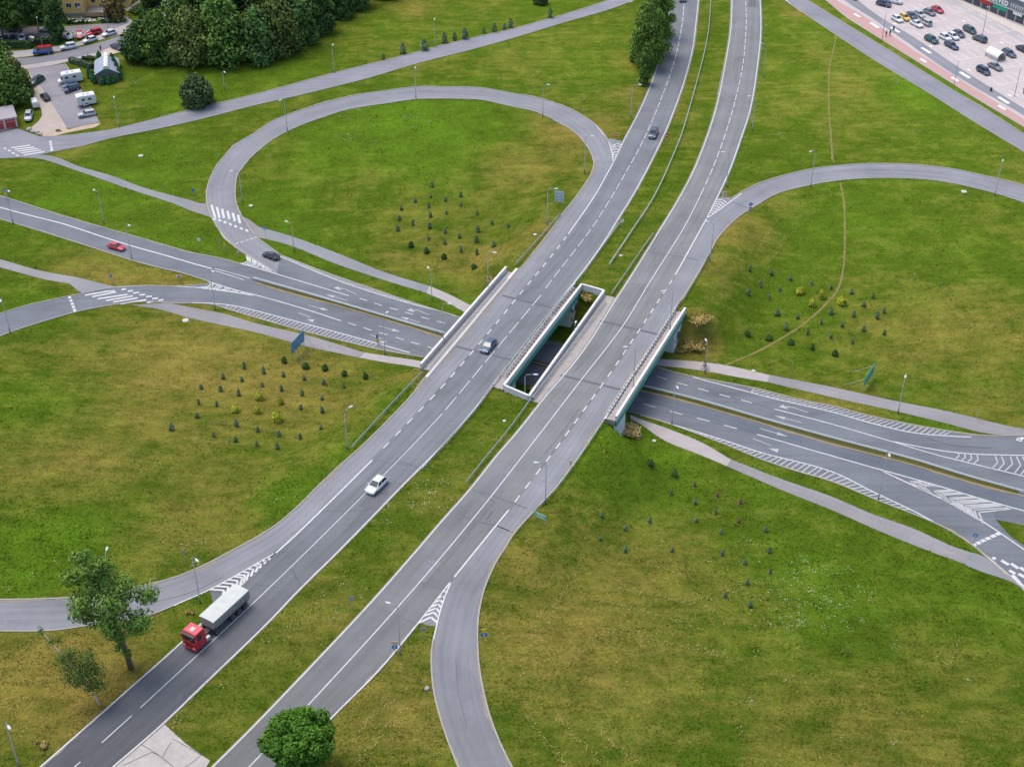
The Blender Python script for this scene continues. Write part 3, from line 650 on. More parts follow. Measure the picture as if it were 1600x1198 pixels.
# retail lot, top right
area('path', [(1290, 0), (1240, -34), (1330, -80), (1900, 0), (1900, 360), (1690, 252), (1600, 199), (1515.5, 148.6), (1490, 132.5), (1430, 95), (1400, 76.6), (1355, 48.5), (1321, 26.5)], z_flat, pave_m, .030, cell=6)
ribbon('path', [(1245, -44), (1305, 0), (1350, 26), (1425, 77.5), (1500, 125), (1600, 187), (1690, 243)], [(1225, -44), (1290, 0), (1322, 25), (1356, 47.5), (1401, 75.8), (1431, 94), (1490.5, 131.2), (1516, 147.3), (1600, 197.5), (1690, 251)], z_flat, red_m, .040, K=4)
ribbon('road', [(1290, -44), (1330, -8), (1372, 25), (1425, 57), (1500, 107), (1600, 170), (1690, 228)], [(1270, -44), (1318, 0), (1358, 26), (1412, 63), (1487, 115), (1600, 181), (1690, 239)], z_flat, asp_back, .044, K=4)
ribbon('road', [(1440, -30), (1500, -4), (1600, 48), (1700, 100)], [(1430, -18), (1492, 12), (1600, 66), (1700, 116)], z_flat, asphalt('asphalt_lot_lane', (.33, .31, .31), .05, 1.2, .04, .1), .044, K=4)
ribbon('path', [(1460, -22), (1500, -5), (1560, 25), (1600, 45), (1700, 95)], [(1455, -16), (1495, 2), (1555, 33), (1600, 55), (1700, 104)], z_flat, concrete('pale_pavement', (.44, .40, .36), .5, .12), .060, K=3)
# grass corner islands and the old concrete pad in the median
pad = area('path', [(257, 1131), (292, 1163), (331, 1190), (262, 1262), (120, 1262), (180, 1198)], z_road, pad_m, .040, cell=4)
area('ground', [(1556, 812), (1578, 816), (1640, 830), (1640, 880), (1600, 852), (1578, 838)], z_land, gm, .075, cell=2, paved=False)

# lower median strip of rough grass
med_m = concrete('rough_median_soil', (.085, .078, .018), .8, .4)
area('ground', [(396, 437), (425, 445), (500, 465.5), (600, 494.5), (698, 524.5), (870, 573), (1003.8, 603), (1112.5, 630), (1187.5, 652.6), (1299.4, 682), (1426.8, 716.5), (1522, 745.5), (1595, 768)] +
     [(1592, 773), (1522, 754.5), (1426.8, 725.5), (1299, 692), (1187.5, 659.5), (1112.5, 638), (1003, 609.5), (870, 579), (698, 530), (625, 507), (525.5, 478), (450, 457), (410, 444)], z_land, med_m, .085, cell=2, paved=False)

# ------------------------------------------------------------------ kerbs
def kerb(P, zf, w=.22, h=.13, mat=None):
    Q = smooth_line(W(P, zf), 1.2); t = np.gradient(Q, axis=0); t /= np.maximum(np.hypot(*t.T), 1e-9)[:, None]; n = np.stack([-t[:, 1], t[:, 0]], 1) * w / 2
    a, b = Q - n, Q + n; za, zb = zf(a), zf(b); z = np.maximum(za, zb)
    V = np.stack([np.c_[a, z - .05], np.c_[a, z + h], np.c_[b, z + h], np.c_[b, z - .05]], 1).reshape(-1, 3)
    o = grid_mesh('kerb', V, 4, len(Q), mat or kerb_m); o.data.polygons.foreach_set('use_smooth', np.zeros(len(o.data.polygons), bool)); return o
kerb(LP_out, z_road); kerb(LP_in, z_road); kerb(AL_out[:7], z_road); kerb(AL_out[10:], z_road); kerb(BL_in[3:], z_road)
kerb(RP_up, z_road); kerb(RP_low + AR_out[1:5], z_road); kerb(AR_out[10:], z_road); kerb(BR_in[2:], z_road)
kerb(NK_l, z_land); kerb(NK_r, z_land); kerb(SK_l, z_land); kerb(SK_r, z_land); kerb(SP_up, z_land); kerb(SP_lo, z_land); kerb(LW_up, z_land); kerb(LW_lo, z_land)
kerb(TB_up[5:], z_land); kerb(TB_lo[3:], z_land); kerb(RT_lo, z_land); kerb(RT_up, z_land)
yk = concrete('weathered_yellow_kerb', (.28, .225, .12), 1.0, .3)
kerb(S_up, z_land, .2, .14, yk); kerb(S_upR, z_land, .2, .14, yk)
kerb([(696, 527), (870, 576), (1003, 608)], z_low)
kerb([(1238, -36), (1289, 0), (1321, 26.5), (1355, 48.5), (1400, 76.6), (1430, 95), (1490, 132.5), (1515.5, 148.6), (1600, 199), (1690, 252)], z_flat, .25)
kerb([(101, 99), (110, 112), (124, 137), (140, 165), (156, 193)], z_land, .16)

# ------------------------------------------------------------------ painted markings
white = marking_mat('road_paint', (.43, .43, .42), .68)
worn = marking_mat('worn_road_paint', (.32, .32, .315), .85)
mk = Strips(); hk = Strips(); ZR, ZL = z_road, z_land
EW = .205
mk.line(HL_right, EW, ZR)
mk.line(HL_left[:8], EW, ZR); mk.line(HL_left[7:10], .26, ZR)
mk.line(HL_left[9:18], .22, ZR, dash=(1.75, 1.95), shift=1.0)
mk.line(HL_left[17:22], .28, ZR); mk.line(HL_left[20:], EW, ZR); mk.line(BL_in[:4], EW, ZR)
mk.line(HL_mid[:11], .16, ZR, dash=(3.3, 1.0)); mk.line(HL_mid[10:13], .16, ZR, dash=(4.2, .9)); mk.line(HL_mid[12:17], .14, ZR); mk.line(HL_mid[16:], .15, ZR, dash=(5.2, 3.6), shift=1.2)
mk.chevrons([(432, 864), (380, 893), (328.2, 921)], [(430.7, 866), (381.9, 910), (345, 944)], ZR, 12, .34, point=-.9, off=.095, t0=.16, t1=1.0)
mk.line(LP_out[:3] + [], EW, ZR); mk.line([(958.2, 254.8), (957, 243), (953, 228), (950, 219)], EW, ZR)
mk.chevrons([(958.5, 253), (957, 243), (954, 228)], [(959.5, 252), (966, 239), (973.5, 226)], ZR, 6, .36, point=.75, t0=.25)
mk.line(HR_left, EW, ZR); mk.line(HR_mid[:8], .17, ZR, dash=(3.4, 1.1)); mk.line(HR_mid[7:], .17, ZR)
mk.line(HR_right[:9], EW + .02, ZR); mk.line(HR_right[8:11], .26, ZR); mk.line(HR_right[10:20], .22, ZR, dash=(1.75, 1.95), shift=1.2); mk.line(HR_right[19:22], .27, ZR)
mk.line(HR_right[21:], EW, ZR); mk.line([(705.5, 907), (690.4, 946), (677, 1000)], EW, ZR)
mk.chevrons([(705, 908), (680, 940), (655, 973)], [(705.5, 909), (693, 940), (683, 973)], ZR, 8, .34, point=-.9, t0=.2, t1=1.0)
mk.line([(1104, 342), (1138, 318), (1160, 301.5)], EW + .08, ZR)
mk.chevrons([(1105, 340), (1112, 327), (1120.5, 311)], [(1106, 340), (1122, 328), (1137, 316)], ZR, 7, .36, point=.6, t0=.25)
# lower road
mk.line(B1((-150, 295), (0, 338), (200, 391), (400, 442), (600, 508), (800, 572), (1000, 628), (1200, 686), (1340, 725)), .34, ZL)
mk.line(B1((1340, 720), (1430, 743), (1560, 780)), .18, ZL); mk.line(B1((1340, 732), (1430, 760), (1530, 793)), .18, ZL)
mk.line([(375.2, 411.6), (425.3, 426.6), (487.9, 445.4), (550.5, 464.2)], .24, ZL); mk.line(B2((1045, 905), (1110, 925), (1190, 952), (1300, 982), (1420, 1018), (1540, 1050), (1660, 1080)), .2, ZL, dash=(1.8, 1.7), smooth=False)
Ngl = [(372, 391), (385, 400.5), (402, 411), (420, 421), (433, 429)]
mk.line(B2((165, 470), (200, 525), (250, 568), (310, 612), (400, 672), (530, 750)), .22, ZL)
mk.chevrons(B2((520, 745), (420, 685), (330, 632)), B2((515, 745), (410, 715), (300, 685)), ZL, 14, .26, point=-.6, t0=.15)
mk.line([(435, 400), (445.3, 404.5), (525.5, 437.9), (600.6, 463), (650.7, 477.2), (700, 490), (735, 502)], .24, ZL)
NKI = [(447, 401.5), (500.4, 424), (575.6, 450.2), (625.7, 467.7), (700, 491.2)]
hk.hatch(NKI, [(435, 400), (445.3, 404.5), (525.5, 437.9), (600.6, 463), (650.7, 477.2), (700, 490.5)], ZL, .85, -1.5, .2)
mk.line([(325, 440.4), (375.2, 455.4), (405.2, 463), (475.4, 483), (533, 501.8)], .24, ZL); mk.line(B2((975, 1058), (1130, 1107), (1240, 1138), (1350, 1172), (1480, 1210), (1590, 1240)), .2, ZL, dash=(1.8, 1.7), smooth=False)
mk.line(B1((700, 838), (900, 826), (1100, 830), (1300, 843), (1400, 858), (1597, 890)), .22, ZL)
mk.chevrons(B2((400, 885), (260, 850), (110, 805)), B2((390, 886), (200, 862), (20, 838)), ZL, 15, .26, point=-.6, t0=.12)
mk.line([(300, 473.4), (332.6, 474.5), (370, 479), (450.3, 499.3), (525.5, 519.3), (593, 538), (640, 551.5)], .24, ZL)
hk.hatch([(345, 479.5), (412.7, 500), (475.4, 517.2), (550.5, 536), (590, 545)], [(340, 476.5), (370, 479), (450.3, 499.3), (525.5, 519.3), (593, 538)], ZL, .9, .55, .22)
mk.line([(1082.5, 589.7), (1150, 607.5), (1206.3, 622.5), (1299.4, 644), (1363.4, 662), (1426.8, 676.4), (1490, 682), (1525, 683.3)], .25, ZL)
hk.hatch([(1170, 606), (1243.8, 625), (1299.4, 636), (1363.4, 652.3), (1442.7, 668), (1500, 677)], [(1172, 613.5), (1206.3, 622.5), (1299.4, 644), (1363.4, 662), (1426.8, 676.4), (1490, 682), (1510, 683)], ZL, .95, -1.5, .22)
mk.line(C2((120, 248), (240, 292), (380, 330), (630, 400), (803, 445), (993, 495), (1100, 525)), .2, ZL, dash=(2.0, 2.0), smooth=False, shift=.5)
mk.line([(1210, 639.4), (1299, 662.8), (1395, 690.6), (1458.6, 709.6), (1528.3, 727), (1600, 744.5), (1690, 768)], .22, ZL)
mk.line([(1395, 690), (1440, 699), (1480, 705.7), (1520, 709.7), (1565, 711), (1600, 711.7), (1690, 708)], .24, ZL)
mk.line([(1600, 684.5), (1588, 687), (1597, 689)], .6, ZL, smooth=False)
mk.line([(1039, 660), (1131, 688), (1187.5, 706.9), (1299, 736.9), (1363.4, 768.3), (1426.8, 798.4), (1465, 819)], .25, ZL)
hk.hatch([(1082, 675.5), (1131, 694), (1187.5, 716.5), (1243.8, 735.5), (1300, 752), (1373, 782), (1426.8, 802.5)], [(1085, 674), (1131, 688), (1187.5, 706.9), (1299, 736.9), (1363.4, 768.3), (1426.8, 798.4)], ZL, .95, 1.1, .24)
mk.line(C2((30, 487), (130, 517), (330, 570), (610, 640), (690, 662), (800, 692), (890, 718)), .2, ZL, dash=(2.3, 2.6), smooth=False)
mk.line(S_laneR[3:], .24, ZL)
mk.line([(1379, 736.6), (1426.8, 758.8), (1490, 789), (1544, 820.6), (1600, 858.7), (1690, 915)], .26, ZL)
mk.line([(1465, 819), (1500, 838), (1540, 868), (1600, 918)], .16, ZL)
def arrows(L):
    for t, h, s in L: hk.arrow(t, h, ZL, s)
arrows([(B2((1025, 880))[0], B2((915, 828))[0], 1), (B2((970, 920))[0], B2((835, 880))[0], None), (B2((1480, 1008))[0], B2((1370, 965))[0], 1), (B2((1425, 1055))[0], B2((1297, 1020))[0], None),
        (B2((725, 947))[0], B2((855, 982))[0], None), (B2((665, 995))[0], B2((770, 1035))[0], -1), (B2((1163, 1077))[0], B2((1303, 1115))[0], None), (B2((1115, 1132))[0], B2((1215, 1170))[0], -1),
        (C2((1400, 560))[0], C2((1190, 490))[0], 1), (C2((1350, 645))[0], C2((1118, 585))[0], None), (C2((940, 777))[0], C2((1160, 860))[0], -1), (C2((995, 692))[0], C2((1235, 760))[0], None)])
# zebra crossings and dashed give-way lines
mk.bars(list(zip(B2((122, 322), (155, 335), (188, 348), (221, 360), (254, 372), (287, 385)), B2((146, 405), (172, 405), (200, 405), (234, 412), (268, 425), (300, 438)))), .52, ZR)
mk.bars(list(zip(B2((136, 402), (168, 412), (202, 424), (235, 437), (268, 450), (303, 464), (338, 475)), B2((145, 418), (178, 426), (211, 438), (245, 451), (278, 464), (313, 477), (348, 489)))), .5, ZR)
mk.bars(list(zip(B2((272, 566), (303, 556), (335, 546), (362, 537), (387, 528)), B2((292, 559), (324, 549), (353, 540), (380, 531), (402, 524)))), .3, ZR)
mk.bars(list(zip(B1((530, 886), (575, 895), (610, 908), (662, 919), (705, 928), (752, 940)), B1((690, 858), (725, 866), (795, 881), (830, 890), (860, 902), (912, 914)))), .5, ZL)
mk.bars(list(zip(B1((683, 863), (758, 851), (797, 861), (832, 872), (870, 884), (912, 895), (950, 907), (990, 917), (918, 931)), B1((716, 858), (788, 846), (830, 857), (868, 868), (906, 881), (948, 892), (986, 904), (1020, 913), (955, 926)))), .55, ZL)
mk.bars(list(zip(B1((432, 893), (441, 913), (449, 933), (456, 952), (463, 971)), B1((438, 906), (446, 926), (454, 946), (461, 965), (469, 988)))), .55, ZL)
mk.bars(list(zip(A1((70, 926), (92, 937), (110, 948), (130, 959), (148, 972)), A1((190, 910), (215, 921), (235, 931), (255, 941), (278, 951)))), .55, z_land)
mk.bars(list(zip(A1((24, 929), (50, 941), (75, 956), (100, 972)), A1((38, 934), (66, 948), (92, 964), (118, 977)))), .5, z_land)
mk.bars(list(zip(A1((314, 884), (317, 900), (320, 917), (322, 932)), A1((317, 896), (320, 912), (322, 928), (325, 946)))), .6, z_land)
mk.bars(list(zip(E6((474, 796), (512, 776), (555, 755), (600, 734), (648, 713), (694, 691)), E6((508, 783), (550, 764), (596, 742), (642, 721), (690, 698), (735, 678)))), .62, ZL)
mk.bars(list(zip(E6((662, 905), (745, 932), (835, 962), (922, 998)), E6((692, 920), (815, 975), (905, 1008), (975, 1035)))), .6, ZL)
mk.bars(list(zip(E6((818, 1025), (905, 1058), (850, 1068)), E6((875, 1058), (975, 1095), (975, 1210)))), .6, ZL)
mk.line(A4((100, -5), (150, 35), (215, 82)), .3, z_land); mk.line(A3((735, 18), (770, -2)), .25, z_land)
mk.build('road_marking', white)
wk = hk
for l, r in ((E6((-30, 262), (130, 330), (330, 440), (600, 600)), E6((-30, 190), (200, 250), (470, 330), (900, 470))),):
    for k in range(22):
        t = .06 + .9 * k / 21
        if .27 < t < .33 or .52 < t < .56: continue
        a = W([l[0]], ZL)[0]; 
        La = resample(smooth_line(W(l, ZL), .5), .5); Ra = resample(smooth_line(W(r, ZL), .5), .5)
        p = La[int(t * (len(La) - 1))]; s = Ra[int(t * (len(Ra) - 1))]; m = p * .72 + s * .28 + (La[-1] - La[0]) / np.hypot(*(La[-1] - La[0])) * -2.2
        wk.strip(resample(np.array([p, m]), .8), .3, ZL, .09); wk.strip(resample(np.array([m, s]), .8), .3, ZL, .09)
wk.chevrons([(1450, 704), (1520, 711), (1600, 713.5), (1690, 712)], [(1450, 706), (1528.3, 726), (1600, 743), (1690, 766)], ZL, 4, .24, point=.35, t0=.2, t1=.32)
wk.chevrons([(1450, 704), (1520, 711), (1600, 713.5), (1690, 712)], [(1450, 706), (1528.3, 726), (1600, 743), (1690, 766)], ZL, 5, .24, point=.35, t0=.44, t1=.62)
# parking bays: retail lot, then the two small lots
lot_white = marking_mat('lot_paint', (.62, .60, .58), .35); ld = Strips()
def bays(a, b, n, ln, mat_list=wk):
    P = W([a, b], z_flat); d = (P[1] - P[0]); u = np.asarray(ln, float)
    for k in range(n + 1):
        p = P[0] + d * k / n; wk.strip(np.array([p, p + u]), .13, z_flat, .05)
    wk.strip(np.array([P[0], P[1]]), .13, z_flat, .05)
LD = W([(1420, 57), (1500, 107)], z_flat); LD = (LD[1] - LD[0]) / np.hypot(*(LD[1] - LD[0])); LN = np.array([-LD[1], LD[0]])
if LN[1] < 0: LN = -LN
o = W([(1384, 32)], z_flat)[0]
for r_ in range(13):
    for sec in (2.5, 21.0, 39.5, 58.0):
        b0 = o + LD * (r_ * 8.2 - 8 + .25 * sec)
        for k in range(6):
            p = b0 + LN * (sec + k * 2.55); ld.strip(np.array([p, p + LD * 4.7]), .14, z_flat, .05)
        p = b0 + LN * sec + LD * 4.7; ld.strip(np.array([p, p + LN * 12.75]), .14, z_flat, .05)
        if r_ % 2: p = b0 + LN * (sec - 2.2) + LD * 2; ld.poly([p, p + LD * 1.3 + LN * .5, p + LN * 1.0], z_flat, .05, True)
for k in range(9):
    p = W([(60 + 8.5 * k, 63 - .7 * k)], z_flat)[0]; ld.strip(np.array([p, p + np.array([.8, 4.6])]), .12, z_flat, .07)
for px in ((1360, 36), (1392, 43), (1440, 75), (1500, 113), (1560, 152)):
    p = W([px], z_flat)[0]; ld.strip(np.array([p, p + LD * 4.0]), .9, z_flat, .056)
for px in ((1335, 22), (1438, 92), (1487, 121), (1560, 165)):
    p = W([px], z_flat)[0]; ld.strip(np.array([p, p + LD * 2.6]), .8, z_flat, .052)
ld.build('road_marking', lot_white)
wk.build('road_marking', worn)

# asphalt seams across the carriageways and the bridge joints
seam = plain('bitumen_seam', (.085, .087, .10), .8)
sm = Strips()
for a, b, w in (((785, 462), (863, 481.5), .5), ((712, 541.5), (801, 563), .5), ((938, 501.5), (1031, 523.5), .55), ((876, 586.5), (976, 610.5), .55)): sm.bars([(a, b)], w, ZR, .078)
for L in (D5((520, 668), (600, 690), (690, 718), (790, 752), (880, 785), (1000, 832)), D5((405, 865), (450, 880), (510, 918)), D5((585, 940), (690, 955), (770, 985), (860, 1025)), D3((340, 855), (430, 885), (500, 908)), D2((190, 930), (330, 950), (470, 970), (620, 998)),
          C7((1195, 5), (1275, 40)), D2((865, 515), (930, 530), (1000, 562))): sm.line(L, .16, ZR, .076, smooth=False)
sm.line(D5((640, 915), (665, 880), (690, 845)), .3, ZR, .076)
sm.line(HL_left[9:18], .16, ZR, .074, dash=(30, 4)); sm.line(HR_right[11:19], .14, ZR, .074, dash=(26, 5))
sm.line(C3((470, 455), (560, 485), (680, 500), (800, 505)), .22, ZL, .074)
for L in (C6((700, 1085), (780, 1135), (860, 1197)), C6((1005, 1130), (960, 1170), (900, 1210)), C6((850, 1075), (825, 1110), (805, 1150)), C6((610, 1190), (760, 1120), (810, 1150)), C6((860, 1060), (1000, 1140))): sm.line(L, .09, ZR, .058, smooth=False)
sm.line(C2((630, 405), (900, 470), (1110, 530)), .14, ZL, .074); sm.line(C2((330, 575), (600, 640), (960, 735)), .14, ZL, .074)
# sealed and open cracks wandering across the lanes
rc = random.Random(12)
for Lc_, Rc_, ks in ((HL_left, HL_right, (3, 7, 11, 17, 18, 19, 20, 21)), (HR_left, HR_right, (2, 4, 6, 8, 11, 14, 16, 17, 18))):
    for k in ks:
        a = np.array(Lc_[k], float); R_ = np.array(Rc_, float); b = R_[np.argmin(np.hypot(R_[:, 0] - a[0] - 60, R_[:, 1] - a[1] - 18))]; f0 = rc.uniform(0, .3); f1 = rc.uniform(.6, 1.0)
        pts = [tuple(a + (b - a) * (f0 + (f1 - f0) * j / 5) + np.array([rc.uniform(-1.2, 1.2), rc.uniform(-1.6, 1.6)])) for j in range(6)]
        sm.line(pts, rc.uniform(.05, .11), ZR, .0735, smooth=False)
for L in ([(640, 690), (610, 718), (575, 750), (545, 782)], [(760, 800), (720, 850), (690, 885)], [(905, 640), (880, 675), (850, 712)], [(1050, 330), (1030, 365), (1012, 398)], [(950, 290), (930, 325), (905, 362)], [(712, 1030), (716, 1080), (730, 1140)], [(350, 900), (300, 925), (220, 945)], [(600, 147), (680, 144), (760, 150)], [(1300, 268), (1400, 266), (1480, 271)]): sm.line(L, .07, ZR, .0735)
sm.build('road_seam', seam)
# re-laid rectangles of newer and older asphalt
for ring, tone in (([(748, 770), (775, 738), (800, 745), (774, 778)], .13), ([(640, 905), (668, 873), (690, 880), (662, 913)], .145), ([(560, 790), (590, 760), (612, 768), (583, 799)], .105), ([(1120, 150), (1128, 110), (1148, 112), (1141, 152)], .15), ([(985, 200), (1000, 165), (1022, 170), (1008, 205)], .12), ([(1170, 2), (1171, -4), (1182, -4), (1181, 12), (1168, 12)], .10), ([(705, 1090), (707, 1060), (735, 1062), (737, 1094)], .15), ([(300, 900), (330, 888), (345, 900), (312, 914)], .155)):
    area('road_patch', ring, z_road, asphalt('asphalt_patch', (tone, tone * 1.02, tone * 1.08), .05, tone * 50, .05, .2), .0665, cell=2)

# gritty, irregular margins where dust and soil lie along the edges of the asphalt
grit = concrete('edge_grit', (.20, .175, .14), 1.6, .35)
def margin(P, zf, w, side, seed):
    Q = smooth_line(W(P, zf), .8); t = np.gradient(Q, axis=0); t /= np.maximum(np.hypot(*t.T), 1e-9)[:, None]; n = np.stack([-t[:, 1], t[:, 0]], 1) * side
    s_ = np.arange(len(Q)) * .8; ww = w * np.clip(.55 + .35 * np.sin(s_ * .23 + seed) + .3 * np.sin(s_ * .71 + seed * 2) + .25 * np.sin(s_ * 2.3 + seed), .06, 1.6)
    a, b = Q - n * .12, Q + n * ww[:, None]; V = np.stack([np.c_[a, zf(a) + .0705], np.c_[b, zf(b) + .0705]], 1).reshape(-1, 3); grid_mesh('road_margin', V, 2, len(Q), grit)
for k_, (P_, z_, w_, sd_) in enumerate(((AL_out, z_road, .55, 1), (AR_out, z_road, .5, -1), (sh(HL_right, 2.0), z_road, .3, -1), (sh(HR_left, -2.0), z_road, .3, 1), (LP_out, z_road, .35, -1), (LP_in, z_road, .3, 1), (RP_up, z_road, .35, 1), (RP_low, z_road, .3, -1),
        (NK_l, z_land, .45, -1), (NK_r, z_land, .45, -1), (SK_l, z_land, .45, 1), (SK_r, z_land, .45, 1), (LW_up, z_land, .4, -1), (LW_lo, z_land, .4, 1), (TB_up[5:], z_land, .35, -1), (TB_lo[3:], z_land, .35, 1), (RT_lo, z_land, .4, 1), (RT_up, z_land, .4, -1), (S_up, z_land, .35, -1), (S_upR, z_land, .35, -1), (BR_in[2:], z_road, .3, 1), (HL_left[20:], z_road, .3, 1), (HR_right[22:], z_road, .3, -1))):
    margin(P_, z_, w_, sd_, k_ * 1.7)

# ------------------------------------------------------------------ the two overpass bridges
conc_w = concrete('white_concrete', (.52, .50, .475), .5, .16)
conc_d = concrete('deck_concrete', (.28, .255, .235), .8, .35)
wall_w = concrete('pale_wall_paint', (.50, .52, .54), .4, .10)
teal = M('teal_fascia', (.045, .27, .205), .6)
graf = M('black_spray_paint', (.012, .012, .014), .7)
steel = M('galvanised_steel', (.44, .47, .47), .5, .3, .15)
steel_d = M('weathered_steel', (.27, .33, .31), .6, .2, .2)
def wpt(px, up): 
    q = at_z([px], up)[0]; return np.array(q)
def seg_box(mb, a, b, w, z0, z1, mi=0, side=0.0):
    """straight wall between two points, moved sideways by side"""
    a, b = np.asarray(a, float), np.asarray(b, float); d = b - a; L = np.hypot(*d); u = d / L; n = np.array([-u[1], u[0]])
    c = (a + b) / 2 + n * side
    mb.box((c[0], c[1], (z0 + z1) / 2), (L, w, z1 - z0), math.atan2(d[1], d[0]), mi)
def bridge(lpx, rpx, label, joints, graf_side):
    La, Lb = wpt(lpx[0], .95), wpt(lpx[1], .95); Ra, Rb = wpt(rpx[0], .95), wpt(rpx[1], .95)
    c = (La + Lb + Ra + Rb) / 4; root = empty('overpass_bridge', (c[0], c[1], 0), label, 'bridge', 'twin road bridges over the lower road')
    o = lambda p: np.asarray(p) - c
    La, Lb, Ra, Rb = map(o, (La, Lb, Ra, Rb))
    nrm = lambda a, b: np.array([-(b - a)[1], (b - a)[0]]) / np.hypot(*(b - a))
    MB().prism([tuple(p) for p in (La, Lb, Rb, Ra)], -1.0, .03).build('deck', conc_d, root)
    f = lambda a, b, t: a + (b - a) * t
    for a, b, s in ((La, Lb, -1), (Ra, Rb, 1)):
        # outward side of the deck edge
        m = MB(); seg_box(m, a, b, .32, -.02, 1.0, 0, s * .14); m.build('parapet', conc_w, root)
        m = MB(); seg_box(m, f(a, b, -.002), f(a, b, 1.002), .42, 1.003, 1.09, 0, s * .14); m.build('coping', conc_w, root)
        m = MB(); seg_box(m, a, b, .2, -1.15, -.024, 0, s * .22); m.build('fascia', teal, root)
        for t0, t1 in ((0, .135), (.865, 1)):
            p, q = f(a, b, t0), f(a, b, t1)
            m = MB(); seg_box(m, p, q, .4, -6.3, -1.153, 0, s * -.08); ww = m.build('wing_wall', wall_w, root)
            if s == graf_side and t0 == 0:
                g = MB(); d = (q - p) / np.hypot(*(q - p)); n = nrm(p, q) * s * .135
                rr = random.Random(5 if joints else 6)
                for k in range(9):
                    x = 1.2 + k * .42 + rr.uniform(-.1, .1); z = -2.6 - rr.uniform(.2, 2.2); h = rr.uniform(.6, 1.7); ang = rr.uniform(-.7, .7)
                    e0 = p + d * x + n; e1 = p + d * (x + math.sin(ang) * h) + n
                    wv = d * .17
                    g = MB(); g.add([(*(e0 - wv), z), (*(e0 + wv), z), (*(e1 + wv), z + math.cos(ang) * h), (*(e1 - wv), z + math.cos(ang) * h)], [(0, 1, 2, 3)])
                    if k % 2: g.add([(*(e1 - wv * 2.4), z + h * .6), (*(e1 + wv * 2.4), z + h * .5), (*(e1 + wv * 2), z + h * .95), (*(e1 - wv * 2), z + h * .85)], [(0, 1, 2, 3)])
                    g.build('graffiti', graf, ww)
    for t in (.135, .865):
        m = MB(); seg_box(m, f(La, Lb, t), f(Ra, Rb, t), .7, -6.3, -1.003); m.build('abutment', wall_w, root)
    return root, c, (La, Lb, Ra, Rb)
P1 = [(791.6, 417.6), (658.8, 569)]; P2 = [(907.7, 443.9), (786.3, 601.6)]; P4 = [(944.8, 454.4), (827.6, 619)]; P5 = [(1069.2, 481.4), (961.5, 650.4)]
bridge(P1, P2, 'left overpass deck carrying the dark blue car, white parapets and teal edge beam', True, 1)
bridge(P4, P5, 'right overpass deck without cars, white parapets and teal edge beam', False, 1)
for (a, b), lb in (((P2[0], P4[0]), 'short white parapet closing the far end of the opening between the two bridges'), ((P2[1], P4[1]), 'short white parapet closing the near end of the opening between the two bridges')):
    A, B = wpt(a, .95), wpt(b, .95); c = (A + B) / 2; u = (B - A) / np.hypot(*(B - A)); A, B = A - c + u * .32, B - c - u * .32
    m = MB(); seg_box(m, A, B, .3, -.6, 1.0); seg_box(m, A, B, .4, 1.003, 1.09)
    tag(m.build('parapet_wall', conc_w, None, (c[0], c[1], 0)), lb, 'wall', 'end walls of the opening between the bridges')
# kerb plinths of the footways on the decks
def plinth(px, w=.5, h=.16, m_=None):
    a, b = W(px, z_flat); m = MB(); c = (a + b) / 2; seg_box(m, a - c, b - c, w, .02, h); o = m.build('kerb', conc_w, None, (c[0], c[1], 0)); o['kind'] = 'structure'
plinth([(808, 420), (666, 590)]); plinth([(1058, 478), (945, 655)], .3)

# ------------------------------------------------------------------ guard rails
def guardrail(px, zf, label, side=1, gap=4.0, mat=None, posts=True, h=.62, smooth=True, cat='guardrail', dark=False, lean=0.0, double=False):
    Q = W(px, zf); Q = smooth_line(Q, 1.0) if smooth else resample(Q, 1.0)
    z = zf(Q); c = Q[len(Q) // 2]; cz = float(z[len(Q) // 2])
    root = empty('guardrail', (c[0], c[1], cz), label, cat, 'steel guardrails along the roads')
    t = np.gradient(Q, axis=0); t /= np.hypot(*t.T)[:, None]; n = np.stack([-t[:, 1], t[:, 0]], 1) * side
    L = np.c_[Q - c, z - cz]
    prof = [(.00, h - .18), (.07, h - .12), (.02, h - .06), (.02, h), (.07, h + .06), (.0, h + .12), (-.04, h + .12), (-.04, h - .18)]
    for sd in ((1, -1) if double else (1,)):
        rings = [[(L[i, 0] + n[i, 0] * u * sd, L[i, 1] + n[i, 1] * u * sd, L[i, 2] + v) for u, v in ([(a + (.12 if double else 0), b) for a, b in prof])] for i in range(len(L))]
        MB().loft(rings).build('rail', mat or steel, root)
    pm = None; d = np.r_[0, np.cumsum(np.hypot(*np.diff(Q, axis=0).T))]; x = .4; k = 0
    while posts and x < d[-1] and k < 100:
        i = min(len(Q) - 1, int(x)); 
        if pm is None:
            m = MB()
            if lean: m.tube([(-gap * .5, lean, .0), (0, .04, h * .9), (gap * .42, lean, .0)], .06, 5)  # dark leaning legs shape the posts together with their cast shadows
            else: m.box((0, -.09, h / 2 - .05), (.09, .12, h + .2))
            pm = m.mesh('post', steel_d if not dark else M('post_shadow_steel', (.045, .06, .075), .6, .1))
        link_mesh('post', pm, root, (L[i, 0], L[i, 1], L[i, 2]), math.atan2(t[i, 1], t[i, 0]) + (math.pi if side < 0 else 0)); x += gap; k += 1
    return root
guardrail(D1((612, 630), (440, 825), (240, 1050)), z_road, 'guardrail on the left verge just beyond the far end of the left bridge', -1, mat=steel_d)
guardrail(C5((970, 395), (770, 605), (560, 835)), z_road, 'guardrail on the left verge just before the near end of the left bridge', -1, mat=steel_d)
guardrail([(968, 352), (941.5, 388), (909, 433), (867, 482), (804, 562)], z_road, 'guardrail along the median edge of the left carriageway, far side and over its bridge', -1, 2.0)
guardrail([(804, 562), (773, 600), (743, 643), (685, 708), (659.6, 736.6)], z_road, 'guardrail along the median edge of the left carriageway, near side of its bridge', -1, 3.0)
